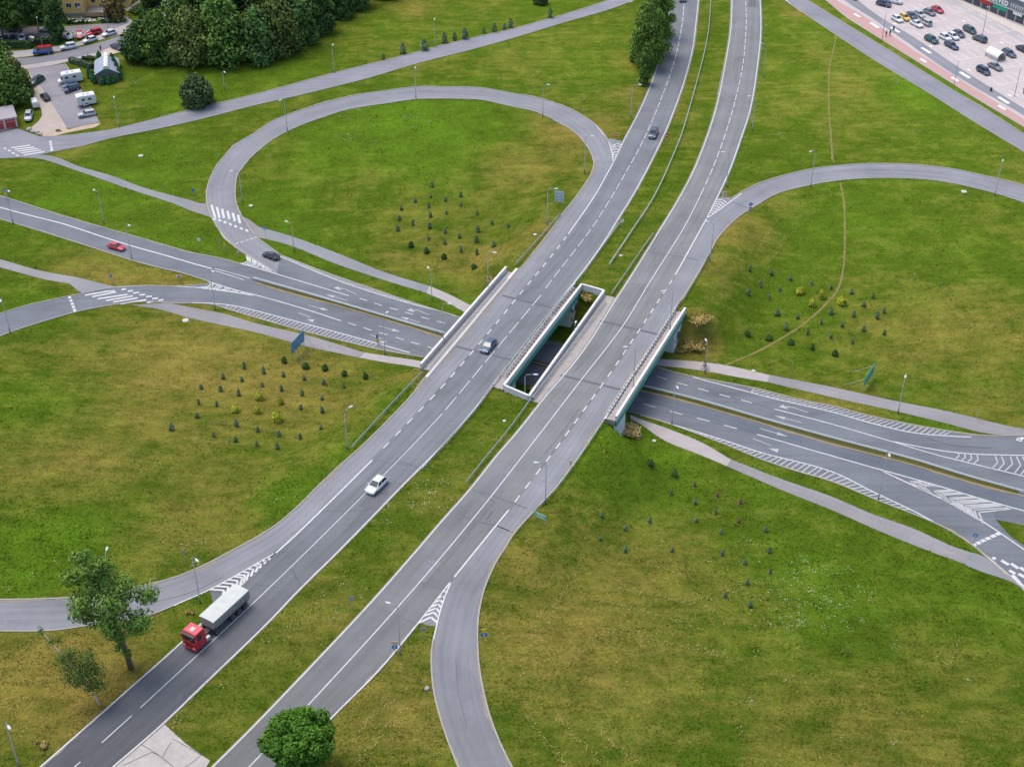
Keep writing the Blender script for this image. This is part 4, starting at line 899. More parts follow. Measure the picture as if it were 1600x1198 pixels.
guardrail([(1114, -36), (1111, 0), (1105, 62.5), (1087.5, 135), (1065, 212.5), (1060, 225.6), (1023, 308.3), (985.4, 366.5), (951.6, 417)], z_road, 'long double guardrail down the middle of the grass median beyond the bridges', 1, 3.0, double=False, h=.66)
guardrail([(1020.4, 368.4), (994, 406), (968.5, 443.5), (955.3, 462.6)], z_road, 'guardrail on the median side of the right carriageway beyond its bridge', -1, mat=steel_d)
guardrail([(832.6, 622.9), (791.3, 679.2), (757, 721), (728.3, 757.4)], z_road, 'guardrail on the median side of the right carriageway before its bridge', -1, mat=steel_d)
guardrail([(1112, 392), (1094, 426), (1066, 473)], z_road, 'guardrail on the outer verge of the right carriageway beyond its bridge', 1, mat=steel_d)
guardrail([(944, 659), (900, 724.5), (867, 768), (842.5, 794)], z_road, 'guardrail on the outer verge of the right carriageway before its bridge', 1, 3.0)
guardrail([(396, 437.5), (426, 446), (500, 467), (600, 496.5), (697, 524.5)], z_land, 'guardrail on the median of the lower road left of the bridges', 1, 3.5, h=.66, double=True)
guardrail([(1003, 606), (1056, 619), (1112.5, 634), (1187.5, 656), (1299, 687), (1426.8, 721), (1522, 750), (1598, 771)], z_land, 'guardrail on the median of the lower road right of the bridges', 1, 3.5, h=.66, double=True)
guardrail([(792, 436), (763, 470), (712, 530), (668, 583)], z_road, 'railing of dark slanted posts, shadows built in, on the footway of the left bridge', -1, 1.05, h=.7, cat='railing', dark=True, lean=.5, smooth=False)
guardrail([(899, 447), (866, 487), (806, 567), (787, 592)], z_road, 'railing of dark slanted posts, shadows built in, beside the inner parapet of the left bridge', 1, 1.05, h=.7, cat='railing', dark=True, lean=.5, smooth=False)
guardrail([(946, 473), (905, 528), (832, 626)], z_road, 'railing of dark slanted posts, shadows built in, on the inner footway of the right bridge', -1, 1.05, h=.7, cat='railing', dark=True, lean=.5, smooth=False)
guardrail([(1061, 476), (1026, 531), (972, 611), (946, 652)], z_road, 'railing of dark slanted posts, shadows built in, along the outer edge of the right bridge', 1, 1.0, h=.7, cat='railing', dark=True, lean=.5, smooth=False)

# ------------------------------------------------------------------ street lamps
pole_m = M('lamp_pole_grey', (.22, .23, .235), .55, .2, .15)
head_m = M('lamp_head_white', (.46, .48, .49), .45)
glass_l = M('lamp_diffuser', (.55, .58, .58), .3)
def lamp(base, head, label, zf=None, want=1.35, group='street lamps'):
    zf = zf or z_land; b = P3(base, zf); best = None
    for h in np.arange(4.5, 11.5, .1):
        q = at_z([head], b.z + h)[0]; v = Vector((q[0] - b.x, q[1] - b.y)); e = abs(v.length - want)
        if best is None or e < best[0]: best = (e, h, v)
    e, h, v = best
    if v.length < .3: v = Vector((want, 0))
    if v.length > 2.6: v = v.normalized() * 1.6
    root = empty('street_lamp', b, label, 'street lamp', group); ph = h - .45
    m = MB().tube([(0, 0, -.1), (0, 0, 1.1), (0, 0, 1.15), (0, 0, ph)], [.13, .13, .085, .055], 8); m.build('pole', pole_m, root, smooth=True)
    u = v.normalized(); pts = [(0, 0, ph - .01), (u.x * v.length * .12, u.y * v.length * .12, h - .15), (u.x * v.length * .45, u.y * v.length * .45, h - .02), (u.x * v.length * .75, u.y * v.length * .75, h)]
    MB().tube(pts, .05, 6).build('arm', pole_m, root, smooth=True)
    ang = math.atan2(u.y, u.x); ring = []
    for x, w, z0, z1 in ((-.42, .06, -.02, .05), (-.25, .15, -.06, .10), (.1, .19, -.07, .12), (.38, .12, -.05, .07), (.45, .03, -.01, .02)):
        ring.append([(x, -w, 0), (x, -w * .6, z1), (x, w * .6, z1), (x, w, 0), (x, w * .6, z0), (x, -w * .6, z0)])
    hd = MB().loft(ring).build('lamp_head', head_m, root, (v.x, v.y, h), rz=ang)
    MB().box((.05, 0, -.085), (.5, .2, .03)).build('diffuser', glass_l, hd)
    return root
LAMPS = [((522, 114.5), (520, 70), 'lamp beside the upper road, left of the row of young firs'), ((679.5, 73.8), (679, 30), 'lamp standing among the row of young firs by the upper road'),
    ((650, 155), (649, 106), 'lamp at the inside edge of the top of the left loop'), ((449, 205), (438, 157), 'lamp at the inside edge of the upper left bend of the left loop'),
    ((186, 198.8), (178, 152), 'lamp by the upper road right of the small parking lot'), ((351, 140), (351, 113), 'lamp just right of the round bush above the upper road'),
    ((848, 183.8), (857, 132.5), 'lamp at the inside edge of the upper right bend of the left loop'), ((985.5, 184), (1000, 132.5), 'lamp on the left verge of the highway below the tall roadside trees'),
    ((913, 270), (925, 213), 'lamp inside the left loop where it joins the highway'), ((1192.5, 122), (1189, 68), 'lamp on the right verge of the highway, farthest of that verge'),
    ((1175, 205), (1171, 150.8), 'lamp on the right verge of the highway, second from the far end'), ((1135, 292), (1130, 238), 'lamp on the right verge beside the red and white chevron board'),
    ((1109.6, 409.7), (1105, 346), 'lamp on the right verge below the gore of the right loop'), ((1266.6, 292.8), (1267, 236.8), 'lamp at the inside edge of the right loop near the worn trail'),
    ((1554, 306.6), (1567, 250.9), 'lamp at the inside edge of the right loop near the picture edge'), ((855, 350.6), (869, 295), 'lamp beside the grey back of the big direction sign'),
    ((675, 470), (669, 418), 'lamp between the lower road and the path, left of the left bridge'), ((601.6, 553.4), (605, 488), 'lamp on the verge of the lower road left of the bridge, beside the lane arrows'),
    ((459.6, 392.8), (447.8, 346), 'lamp on the grass strip between the path and the black car'), ((336, 483), (332.6, 424), 'lamp at the gore where the left ramp meets the lower road'),
    ((206, 405), (201.6, 352), 'lamp beside the red car on the lower road'), ((162.8, 350), (147, 297), 'lamp in the grass between the path and the lower road on the left'),
    ((20.5, 349), (13.8, 298.9), 'lamp on the lower edge of the lower road at the left picture edge'), ((16, 520), (1, 470), 'lamp at the left ramp by the left picture edge'),
    ((378.8, 315), (362, 267.6), 'lamp at the inside edge of the left loop above its zebra crossing'), ((542.8, 701.6), (548, 635.4), 'lamp on the slope at the end of the left verge guardrail'),
    ((313, 941.5), (307.7, 875), 'lamp on the grass tip beside the red truck'), ((30, 1198), (14, 1135.6), 'lamp in the bottom left corner of the grass'),
    ((625.7, 1022), (606.7, 941.5), 'lamp beside the blue sign on the right carriageway'), ((852.3, 786.5), (838, 722.6), 'lamp behind the small green sign on the right verge'),
    ((1101.8, 584), (1103, 531), 'lamp beside the cyclist on the path right of the bridge'), ((1049.7, 662.8), (1058.5, 605), 'lamp on the lower verge right of the bridge'),
    ((1403, 646), (1414.8, 588), 'lamp beside the path right of the edge-on green sign'), ((1372, 781), (1389.7, 711), 'lamp over the hatched strip of the lower road on the right'),
    ((177, 925), (167, 857), 'lamp half hidden by the big tree at the left ramp')]
for b, h, l in LAMPS: lamp(b, h, l)
for b, h, l in (((762.8, 455), (772.8, 394.6), 'lamp behind the far part of the outer parapet of the left bridge'), ((693, 536.6), (702.7, 474.5), 'lamp at the near part of the outer parapet of the left bridge'),
                ((989, 611.6), (977.8, 542), 'lamp at the near part of the outer parapet of the right bridge'), ((1046.7, 515), (1036.7, 455), 'lamp at the far part of the outer parapet of the right bridge')):
    lamp(b, h, l, z_flat)
for b, h, l in (((820, 648), (837, 585), 'low lamp rising from under the opening at the near end of the bridges'), ((896, 566), (899.7, 503), 'low lamp under the opening at the far end of the bridges')):
    lamp(b, h, l, z_low)
for b, t, l in (((1378, 63), 38, 'thin lamp post on the red path beside the two walkers'), ((1489, 141), 96, 'thin lamp post on the grass strip by the red path'), ((1585, 151), 98, 'thin lamp post in the retail lot at the right edge'),
                ((1535, 55), 36, 'thin lamp post in the retail lot beside the teal car'), ((1192, 0), -30, 'lamp post on the right verge at the top edge'), ((66, 72), 47, 'lamp post behind the blue van'), ((169, 44), 30, 'lamp post behind the white car by the flower beds')):
    p = P3(b, z_flat); q = P3((b[0], t), z_flat); h = 7.5
    root = empty('lamp_post', p, l, 'lamp post', 'lamp posts of the car parks')
    MB().tube([(0, 0, 0), (0, 0, h)], [.09, .05], 6).build('pole', pole_m, root); MB().box((0, .25, h), (.22, .6, .1)).build('lamp_head', head_m, root)

# ------------------------------------------------------------------ signs
post_m = M('sign_post_grey', (.33, .35, .35), .5, .3); back_m = M('sign_back_grey', (.30, .32, .33), .5, .3)
blue_m = M('sign_blue', (.02, .16, .42), .5, var=.05); whit_m = M('sign_white', (.60, .60, .59), .5, var=.05); red_sm = M('sign_red', (.50, .03, .03), .5, var=.05)
yel_m = M('sign_yellow', (.72, .46, .02), .5, var=.05); grn_m = M('sign_green', (.012, .33, .20), .5, var=.06); bblue_m = M('panel_back_blue', (.05, .22, .36), .5, var=.1)
blk_m = M('sign_black', (.02, .02, .02), .6)
def disc(r, n, rot=0.0): return [(r * math.cos(rot + 2 * math.pi * k / n), r * math.sin(rot + 2 * math.pi * k / n)) for k in range(n)]
def rectp(w, h): return [(-w / 2, -h / 2), (w / 2, -h / 2), (w / 2, h / 2), (-w / 2, h / 2)]
SH = {'disc': disc(.42, 20), 'tri': disc(.5, 3, R(90)), 'itri': disc(.5, 3, R(-90)), 'sq': rectp(.7, .7), 'rect': rectp(.9, .6), 'tall': rectp(.45, .9)}
def plate(shape, y0, y1):
    """flat plate standing in the local xz plane"""
    p = SH[shape] if isinstance(shape, str) else shape; n = len(p)
    return [(x, y0, z) for x, z in p] + [(x, y1, z) for x, z in p], [tuple(range(n)), tuple(range(2 * n - 1, n - 1, -1))] + [(i, n + i, n + (i + 1) % n, (i + 1) % n) for i in range(n)]
def marks(kind):
    s = []
    if kind == 'bar': s.append((rectp(.58, .16), whit_m))
    if kind == 'arrow': s += [([(-.06, -.28), (.06, -.28), (.06, .08), (-.06, .08)], whit_m), ([(-.18, .06), (.18, .06), (0, .3)], whit_m)]
    if kind == 'walk': s += [([(0, .26), (-.26, -.22), (.26, -.22)], whit_m), ([(-.04, -.16), (.04, -.16), (.03, .1), (-.03, .1)], blk_m)]
    if kind == 'chev': s += [([(-.3 + dx, -.3), (-.12 + dx, -.3), (.1 + dx, 0), (-.12 + dx, .3), (-.3 + dx, .3), (-.08 + dx, 0)], red_sm) for dx in (0, .3)]
    if kind == 'warn': s += [([(0, .3), (-.27, -.17), (.27, -.17)], yel_m)]
    return s
def sign(base, plates, label, yaw=0.0, zf=None, h=2.2, cat='road sign', group=None):
    """plates: (shape, colour, mark, faces the viewer?) from the top down; yaw 0 faces the camera"""
    p = P3(base, zf or z_land); root = empty('road_sign', p, label, cat, group, yaw)
    z = h
    MB().tube([(0, .06, -.1), (0, .06, h + .1)], .04, 6).build('post', post_m, root)
    for shape, colour, mark, front in plates:
        pts = SH[shape] if isinstance(shape, str) else shape; hh = max(b for a, b in pts) - min(b for a, b in pts)
        v, f = plate(shape, -.015, .015); o = MB().add(v, f).build('sign_plate', colour if front else back_m, root, (0, 0, z))
        for pp, mm in (marks(mark) if mark and front else []):
            v, f = plate(pp, -.024, -.0155); MB().add(v, f).build('symbol', mm, o)
        z -= hh / 2 + .5
    return root
sign((962, 226), [('disc', red_sm, 'bar', 1)], 'red no-entry disc on the grass tip left of the highway', 0)
sign((1041, 226), [('disc', red_sm, 'bar', 1)], 'red no-entry disc on the median beside the highway', 0)
sign((756.5, 1002), [('itri', yel_m, None, 1), ('disc', blue_m, 'arrow', 1)], 'yellow give-way triangle above a blue disc beside the lower right ramp', R(5))
sign((1171.5, 334), [('disc', blue_m, 'arrow', 1), ('rect', whit_m, 'chev', 1)], 'blue disc above a red and white plate at the entry of the right loop', R(8))
sign((617.5, 1022), [('rect', M('sign_tan', (.55, .40, .30)), None, 1), ('disc', blue_m, 'arrow', 1)], 'tan plate above a blue disc beside the right carriageway', R(-5))
sign((550.5, 952), [('disc', back_m, None, 0)], 'grey sign back standing in the median', R(20))
sign((662.5, 1001), [('disc', back_m, None, 0)], 'grey sign back on the grass tip between carriageway and ramp', 0)
sign((891.5, 735), [('tall', whit_m, 'warn', 1)], 'small white plate sign on the right verge guardrail', R(15), h=1.6)
sign((1131, 312), [('rect', whit_m, 'chev', 1), ('rect', whit_m, 'chev', 1)], 'red and white chevron board at the gore of the right loop', 0, h=1.6)
sign((374.5, 402), [('rect', whit_m, 'chev', 1)], 'red and white chevron board at the gore of the left loop', 0, h=1.2)
sign((352, 396), [('tri', yel_m, 'warn', 1)], 'yellow triangle sign at the lower left of the left loop', 0)
sign((345, 395), [('tall', back_m, None, 0)], 'narrow grey sign back beside the yellow triangle by the left loop', R(60), h=2.8)
sign((312, 385), [('disc', whit_m, None, 1)], 'small white disc sign in the grass left of the left loop', 0, h=1.6)
sign((10, 312), [('sq', blue_m, 'walk', 1), ('tri', yel_m, 'warn', 1)], 'blue square above a yellow triangle at the left picture edge', 0)
sign((304, 311), [('sq', blue_m, None, 1)], 'blue square sign left of the zebra crossing of the left loop', R(50))
sign((415, 371), [('sq', blue_m, 'walk', 1)], 'blue pedestrian crossing sign right of the zebra of the left loop', R(-10))
sign((176, 446), [('sq', blue_m, None, 1)], 'blue square sign above the zebra crossing of the lower left ramp', R(-35))
sign((281, 441), [('rect', whit_m, 'chev', 1)], 'small red and white plate on the grass tip of the lower left ramp', 0, h=1.4)
sign((590, 537), [('tall', blue_m, None, 1), ('sq', yel_m, None, 1)], 'small blue and yellow sign on the lower road verge left of the bridge', R(40), h=1.6)
sign((1520, 853), [('sq', blue_m, 'walk', 1)], 'blue crossing sign beside the dashed line of the lower right ramp', R(-20))
sign((1196, 52), [('tri', yel_m, 'warn', 1)], 'yellow warning triangle on the right verge near the top edge', 0)
sign((290, 882), [('tall', back_m, None, 0)], 'thin grey sign back above the ramp left of the red truck', R(40), h=2.4)
sign((1556, 811), [('tall', back_m, None, 0)], 'dark marker post at the tip of the small grass island', R(60), h=1.5)
sign((1236, 588), [('tall', back_m, None, 0)], 'thin grey sign seen edge-on by the path right of the bridge', R(70), h=2.6)
sign((1527, 656), [('disc', grn_m, None, 1)], 'small pale green sign seen edge-on at the end of the path', R(70), h=2.0)
sign((971.5, 356), [('sq', whit_m, None, 1)], 'small white square sign on the median at the guardrail start', 0, h=1.6)
def big_sign(a, b, up, h, face, label, legs=2, yaw_back=False, mark=True, strut=None, zf=None):
    """wide panel whose two feet stand at a and b"""
    A, B = P3(a, zf), P3(b, zf); c = (A + B) / 2; c.z = min(A.z, B.z); d = B - A; L = math.hypot(d.x, d.y); rz = math.atan2(d.y, d.x)
    root = empty('direction_sign', c, label, 'direction sign', None, rz); w = L * 1.1
    for k in range(legs):
        x = -L / 2 + L * k / max(1, legs - 1); MB().tube([(x, .09, -.2), (x, .09, up + h * .9)], .055, 6).build('post', post_m, root)
        if strut: MB().tube([(x, .12, up + h * .75), (x, strut, 0)], .04, 6).build('strut', post_m, root)
    o = MB().box((0, 0, up + h / 2), (w, .06, h)).build('panel', face, root)
    if mark:
        for z in (up + h * .28, up + h * .72): MB().box((0, -.037, z), (w * .7, .008, h * .16)).build('lettering', whit_m, o)
        m = MB()
        for x, z, ww, hh in ((0, up + .05, w - .1, .05), (0, up + h - .05, w - .1, .05), (-w / 2 + .05, up + h / 2, .05, h - .15), (w / 2 - .05, up + h / 2, .05, h - .15)): m.box((x, -.036, z), (ww, .008, hh))
        m.build('border', whit_m, o)
    else:
        m = MB()
        for z in (up + h * .2, up + h * .5, up + h * .8): m.box((0, -.05, z), (w * .98, .05, .06))
        for x in (-w / 4, w / 4): m.box((x, -.05, up + h / 2), (.05, .06, h))
        m.build('frame', back_m, o)
    return root
big_sign((867, 323), (880, 324.5), 1.3, 2.4, M('pale_panel_back', (.40, .46, .52), .5), 'pale grey back of a large direction sign inside the left loop', 2, mark=False)
big_sign((836.5, 812), (852.5, 820), .9, .85, grn_m, 'narrow green place-name sign with white lettering on the right verge', 3)
big_sign((458, 563), (476, 543), 1.5, 2.3, bblue_m, 'large blue-grey back of a direction sign above the path on the left', 3, mark=False, strut=-2.6)
big_sign((1349, 611), (1363, 590), 1.0, 2.1, grn_m, 'green direction sign seen nearly edge-on with two long pale struts', 2, mark=False, strut=3.6)

# ------------------------------------------------------------------ trees and shrubs
bark = concrete('bark', (.11, .09, .07), 3.0, .4); birch_bark = concrete('birch_bark', (.50, .48, .45), 3.0, .4)
def quads_mesh(name, cen, nrm, up, size, tone, mats, ratio=.75, extra=None):
    """many small leaf faces as one mesh; each face is a bent diamond"""
    n = len(cen); nrm = nrm / np.linalg.norm(nrm, axis=1)[:, None]
    a = np.cross(nrm, up); a /= np.maximum(np.linalg.norm(a, axis=1), 1e-6)[:, None]; b = np.cross(nrm, a)
    s = size[:, None]
    V = np.stack([cen - a * s, cen - b * s * ratio + nrm * s * .15, cen + a * s, cen + b * s * ratio + nrm * s * .15], 1).reshape(-1, 3)
    F = np.arange(4 * n).reshape(n, 4)
    me = bpy.data.meshes.new(name)
    me.vertices.add(4 * n); me.vertices.foreach_set('co', V.astype(np.float32).ravel())
    me.loops.add(4 * n); me.loops.foreach_set('vertex_index', F.astype(np.int32).ravel())
    me.polygons.add(n); me.polygons.foreach_set('loop_start', np.arange(0, 4 * n, 4, dtype=np.int32)); me.polygons.foreach_set('loop_total', np.full(n, 4, np.int32))
    me.update(calc_edges=True)
    t = me.attributes.new('tone', 'FLOAT', 'FACE'); t.data.foreach_set('value', tone.astype(np.float32))
    me.materials.append(mats); return me
def crown_mesh(name, blobs, n, leaf, mat, seed, shell=.55):
    """leaves spread through a set of ellipsoid clumps (cx,cy,cz,rx,ry,rz)"""
    g = np.random.default_rng(seed); B = np.array(blobs, float); w = (B[:, 3] * B[:, 4] + B[:, 3] * B[:, 5]); k = g.choice(len(B), n, p=w / w.sum())
    d = g.normal(size=(n, 3)); d /= np.linalg.norm(d, axis=1)[:, None]; r = shell + (1 - shell) * g.random(n) ** .6
    r *= 1 + .16 * g.normal(size=n) * (g.random(n) < .35)
    c = B[k, :3] + d * B[k, 3:] * r[:, None]
    nr = d + g.normal(size=(n, 3)) * .55 + np.array([0, 0, .35]); up = g.normal(size=(n, 3))
    tone = np.clip(.5 + .28 * g.normal(size=n) + (g.random(len(B)) - .5)[k] * .6, 0, 1)
    return quads_mesh(name, c, nr, up, leaf * (.6 + .8 * g.random(n)), tone, mat)
def clumps(seed, h, base, r, n, flat=1.0, top=.45, jitter=.35):
    """ellipsoid clumps inside an egg-shaped envelope from base to h"""
    g = random.Random(seed); out = []
    for i in range(n):
        t = (i + .5) / n; z = base + (h - base) * t; prof = math.sin(math.pi * min(1, .16 + .84 * t) ** .8) ** .7 * (1 - .25 * t)
        R_ = r * prof; a = i * 2.4 + g.uniform(-.5, .5); q = R_ * g.uniform(.35, .75)
        rr = r * g.uniform(.34, .52) * (1.0 if t < .8 else .8)
        out.append((q * math.cos(a), q * math.sin(a), z, rr, rr, rr * g.uniform(.7, 1.0) * flat))
    out.append((0, 0, base + (h - base) * .5, r * .5, r * .5, (h - base) * .42))
    return out
def trunk_mb(h, r0, lean=(0, 0), limbs=5, spread=1.6, seed=0, base=.35):
    m = MB(); g = random.Random(seed); tip = Vector((lean[0], lean[1], h))
    pts = [Vector((0, 0, -.2)), Vector((lean[0] * .1, lean[1] * .1, h * .2)), Vector((lean[0] * .45, lean[1] * .45, h * .55)), tip]
    m.tube(pts, [r0 * 1.25, r0, r0 * .7, r0 * .2], 8)
    for k in range(limbs):
        t = base + (.9 - base) * k / max(1, limbs - 1); p = Vector((lean[0] * t, lean[1] * t, h * t)); a = k * 2.4 + g.uniform(-.4, .4); q = spread * (1.1 - .6 * t)
        e = p + Vector((math.cos(a) * q, math.sin(a) * q, h * .13)); m.tube([p, p.lerp(e, .5) + Vector((0, 0, .1)), e], [r0 * .45 * (1.1 - t), r0 * .3 * (1.1 - t), r0 * .08], 5)
    return m
L_dark = leaf_mat('leaf_dark', (.026, .058, .018), (.075, .130, .034)); L_mid = leaf_mat('leaf_mid', (.038, .080, .018), (.105, .175, .034))
L_olive = leaf_mat('leaf_olive', (.048, .076, .018), (.120, .150, .040)); L_pop = leaf_mat('leaf_poplar', (.046, .098, .016), (.140, .215, .042)); L_maple = leaf_mat('leaf_maple', (.016, .056, .008), (.085, .180, .020), .9)
L_red = leaf_mat('leaf_reddish', (.07, .055, .018), (.16, .12, .04)); L_birch = leaf_mat('leaf_birch', (.040, .080, .016), (.12, .17, .038))
L_blue = leaf_mat('needle_bluish', (.045, .080, .034), (.120, .175, .085)); L_pine = leaf_mat('needle_dark', (.018, .045, .010), (.050, .095, .022)); L_gold = leaf_mat('foliage_golden', (.12, .145, .014), (.32, .32, .030))
L_brown = leaf_mat('needle_browned', (.09, .06, .03), (.17, .12, .06)); L_hedge = leaf_mat('hedge_leaf', (.024, .058, .020), (.06, .11, .036)); L_thuja = leaf_mat('thuja_leaf', (.022, .065, .026), (.05, .13, .048))
_protos = {}
def tree(px, h, r, mat, label, seed=1, name='tree', group=None, base=.22, n=4200, leaf=.42, nb=22, tr=.22, lean=(0, 0), bk=None, blobs=None, zf=None, key=None, limbs=6, shell=.55, scale=1.0):
    p = P3(px, zf); root = empty(name, p, label, 'tree', group, 0 if blobs else random.uniform(0, 6)); root.scale = (scale,) * 3
    key = key or (name, h, r, seed)
    if key not in _protos:
        bl = blobs or clumps(seed, h, h * base, r, nb)
        _protos[key] = (crown_mesh('crown', bl, n, leaf, mat, seed, shell), trunk_mb(h * .86, tr, lean, limbs, r * .8, seed).mesh('trunk', bk or bark, True))
    c, t = _protos[key]
    link_mesh('crown', c, root); link_mesh('trunk', t, root)
    return root
# big trees near the camera
g0 = random.Random(3)
def big_tree_blobs():
    out = []
    for z, x, y, r in ((5.2, -.6, -.2, 1.0), (6.0, 1.6, 0, 1.3), (6.6, -2.4, .4, 1.4), (7.4, 2.9, -.5, 1.5), (7.8, -3.4, 0, 1.3), (8.2, .2, -1.0, 1.5), (8.8, -1.7, 1.2, 1.5), (9.0, 3.6, .8, 1.3), (9.4, 1.4, .8, 1.6), (10.2, -2.2, -.6, 1.5), (10.6, .8, -.9, 1.6),
                     (11.4, 2.0, 0, 1.3), (11.8, -1.2, .5, 1.6), (12.4, -2.8, 0, 1.1), (12.8, .4, .3, 1.4), (13.6, -.8, -.2, 1.2), (14.2, .8, 0, .9), (14.6, -1.6, .2, .8), (15.2, -.4, 0, .7), (6.2, -.2, 1.2, 1.2)):
        out.append((x * .93 - (15 - z) * -.0, y * 1.6, z, r, r, r * .8))
    for k in range(7): out.append((-.15 - k * .12 + .3 * math.sin(k * 2.1), .3 * math.cos(k * 2.1), 1.6 + k * .75, .42 + .05 * k, .42 + .05 * k, .5))
    return out
tree((205, 1044), 15.4, 4, L_pop, 'tall loose-crowned tree in front of the left ramp beside the birch', 11, n=11000, leaf=.135, tr=.26, blobs=[(a - .14 * max(0, z - 4), b, z, c, d, e) for a, b, z, c, d, e in big_tree_blobs()], lean=(-1.6, 0), limbs=12, shell=.2, scale=1.34)
tree((156, 1101), 11.5, 2.2, L_birch, 'slender leaning white-barked birch beside the tall loose tree', 12, name='birch_tree', n=4600, leaf=.085, tr=.085, bk=birch_bark, lean=(-4.2, .5), limbs=8, shell=.1, scale=1.36,
     blobs=[(-.2, 0, 2.6, 1.0, 1.0, .8), (-1.6, .2, 3.0, 1.1, 1.1, .9), (.6, -.3, 3.4, 1.0, 1.0, .9), (-1.0, .6, 4.0, 1.4, 1.4, 1.0), (-2.2, -.2, 4.4, 1.2, 1.2, 1.0), (.3, .3, 4.6, 1.2, 1.2, 1.0), (-.8, -.4, 5.2, 1.4, 1.4, 1.0), (-2.4, .3, 5.8, 1.1, 1.1, 1.0), (-.2, .2, 6.2, 1.1, 1.1, 1.0), (-1.6, 0, 6.8, 1.0, 1.0, .9), (-3.2, .3, 8.2, .4, .4, .7), (-3.9, .4, 9.6, .28, .28, .7), (-2.4, .2, 8.6, .3, .3, .6)])
gm_ = random.Random(8); mb_ = []
for i_ in range(58):
    a_, b_, q_ = math.acos(1 - 1.8 * (i_ + .5) / 58), i_ * 2.4, gm_.uniform(.72, 1.12); r_ = gm_.uniform(.55, 1.15)
    mb_.append((3.1 * q_ * math.sin(a_) * math.cos(b_), 3.1 * q_ * math.sin(a_) * math.sin(b_), 5.0 + 2.7 * q_ * math.cos(a_), r_, r_, r_ * .85))
mb_.append((0, 0, 4.8, 2.5, 2.5, 2.3))
tree((473, 1207), 8.4, 4, L_maple, 'dense round-crowned maple at the bottom edge of the picture', 13, name='maple_tree', n=24000, leaf=.15, tr=.2, blobs=mb_, shell=.5, scale=1.2)
# roadside trees at the top
for px, h, r, sd, lb in (((1008, 132), 10.5, 2.0, 21, 'lower bushy tree at the near end of the highway roadside group'), ((1013, 108), 19, 4.9, 22, 'tallest tree of the highway roadside group at the top'), ((1024, 88), 18, 5.2, 23, 'leafy tree overhanging the highway behind the tallest roadside tree'),
                         ((1030, 58), 17, 4.2, 24, 'farthest tree of the highway roadside group, cut by the top edge'), ((1002, 96), 15, 3.2, 25, 'narrow tree on the field side of the highway roadside group')):
    tree(px, h, r, L_pop if sd != 21 else L_mid, lb, sd, n=12000, leaf=.22, nb=20, base=.06, group='roadside trees by the highway', shell=.22)
tree((308, 164), 7.2, 4.3, leaf_mat('leaf_willow', (.035, .058, .022), (.080, .115, .045)), 'lone round grey-green bush above the upper road', 31, name='round_bush', n=6000, leaf=.32, nb=28, base=.03)
# the wood at the top left: trees standing apart at its edge
WOOD = [((222, 92), 9, 5.0, L_dark, 'low dark bushy tree at the left tip of the wood'), ((250, 95), 12, 5.6, L_mid, 'bright green tree second from the left tip of the wood'), ((303, 99), 14, 6.2, L_olive, 'olive-brown tree at the front edge of the wood'),
        ((352, 97), 17, 6.8, L_mid, 'tall green tree at the front middle of the wood'), ((406, 94), 13, 5.8, L_dark, 'dark tree at the front edge right of the tall one'), ((436, 84), 15, 6.0, L_olive, 'brownish tree at the right front of the wood'),
        ((468, 70), 14, 5.4, L_dark, 'dark blue-green tree near the right end of the wood'), ((300, 60), 17, 6.5, L_mid, 'green tree in the second row above the bright one'), ((352, 55), 19, 7.0, L_dark, 'large dark tree in the second row of the wood'),
        ((405, 55), 18, 6.8, L_olive, 'olive tree in the second row of the wood'), ((450, 48), 18, 6.5, L_dark, 'dark tree in the second row near the right end'), ((495, 50), 13, 5.0, L_dark, 'dark tree at the right front corner of the wood'),
        ((330, 28), 18, 7.0, L_mid, 'tree at the back left of the wood near the street'), ((390, 22), 19, 7.0, L_olive, 'olive tree at the back middle of the wood'), ((440, 18), 18, 7.0, L_dark, 'dark tree at the back right of the wood'), ((490, 22), 16, 6.4, L_dark, 'dark tree behind the right corner of the wood'), ((530, 26), 11, 4.6, L_dark, 'last low dark tree at the right end of the wood'), ((555, 10), 13, 5.5, L_dark, 'dark tree cut by the top edge right of the wood'), ((600, -6), 12, 5.0, L_mid, 'tree cut by the top edge far right of the wood')]
for i, (px, h, r, mt, lb) in enumerate(WOOD):
    tree(px, h, r, mt, lb, 40 + i, n=7000, leaf=.40, nb=34, base=.02, group='trees of the wood at the top left', shell=.5, limbs=3)
for px, h, r, mt, lb, sd in (((8, 166), 11, 6.4, L_mid, 'large tree at the left edge beside the small parking lot', 61), ((28, 150), 9, 4.0, L_olive, 'yellowish tree right of the large tree by the small lot', 62), ((-10, 120), 11, 6, L_mid, 'tree cut by the left edge above the large one', 63),
        ((6, 62), 15, 4.6, L_mid, 'tree by the residents parking at the left edge', 64), ((32, 58), 16, 4.6, L_mid, 'tree second from the left by the residents parking', 65), ((62, 54), 16, 4.4, L_dark, 'tree shading the silver car in the residents parking', 66), ((90, 62), 14, 3.4, L_dark, 'narrow dark tree beside the yellow house corner', 67), ((12, 40), 14, 5, L_olive, 'yellow-green tree at the back left by the residents parking', 68), ((55, 30), 14, 5, L_mid, 'tree at the back middle by the residents parking', 71),
        ((180, 30), 7.5, 3.2, L_red, 'reddish-brown tree in front of the house entrance', 69), ((238, 12), 11, 4.0, L_dark, 'dark tree on the lawn right of the house path', 70), ((845, 6), 4.5, 2.2, L_dark, 'small dark tree at the top edge above the upper road', 72)):
    tree(px, h, r, mt, lb, sd, n=4200, leaf=.4, nb=24, base=.25 if sd in (64, 65, 66) else .1, shell=.45)
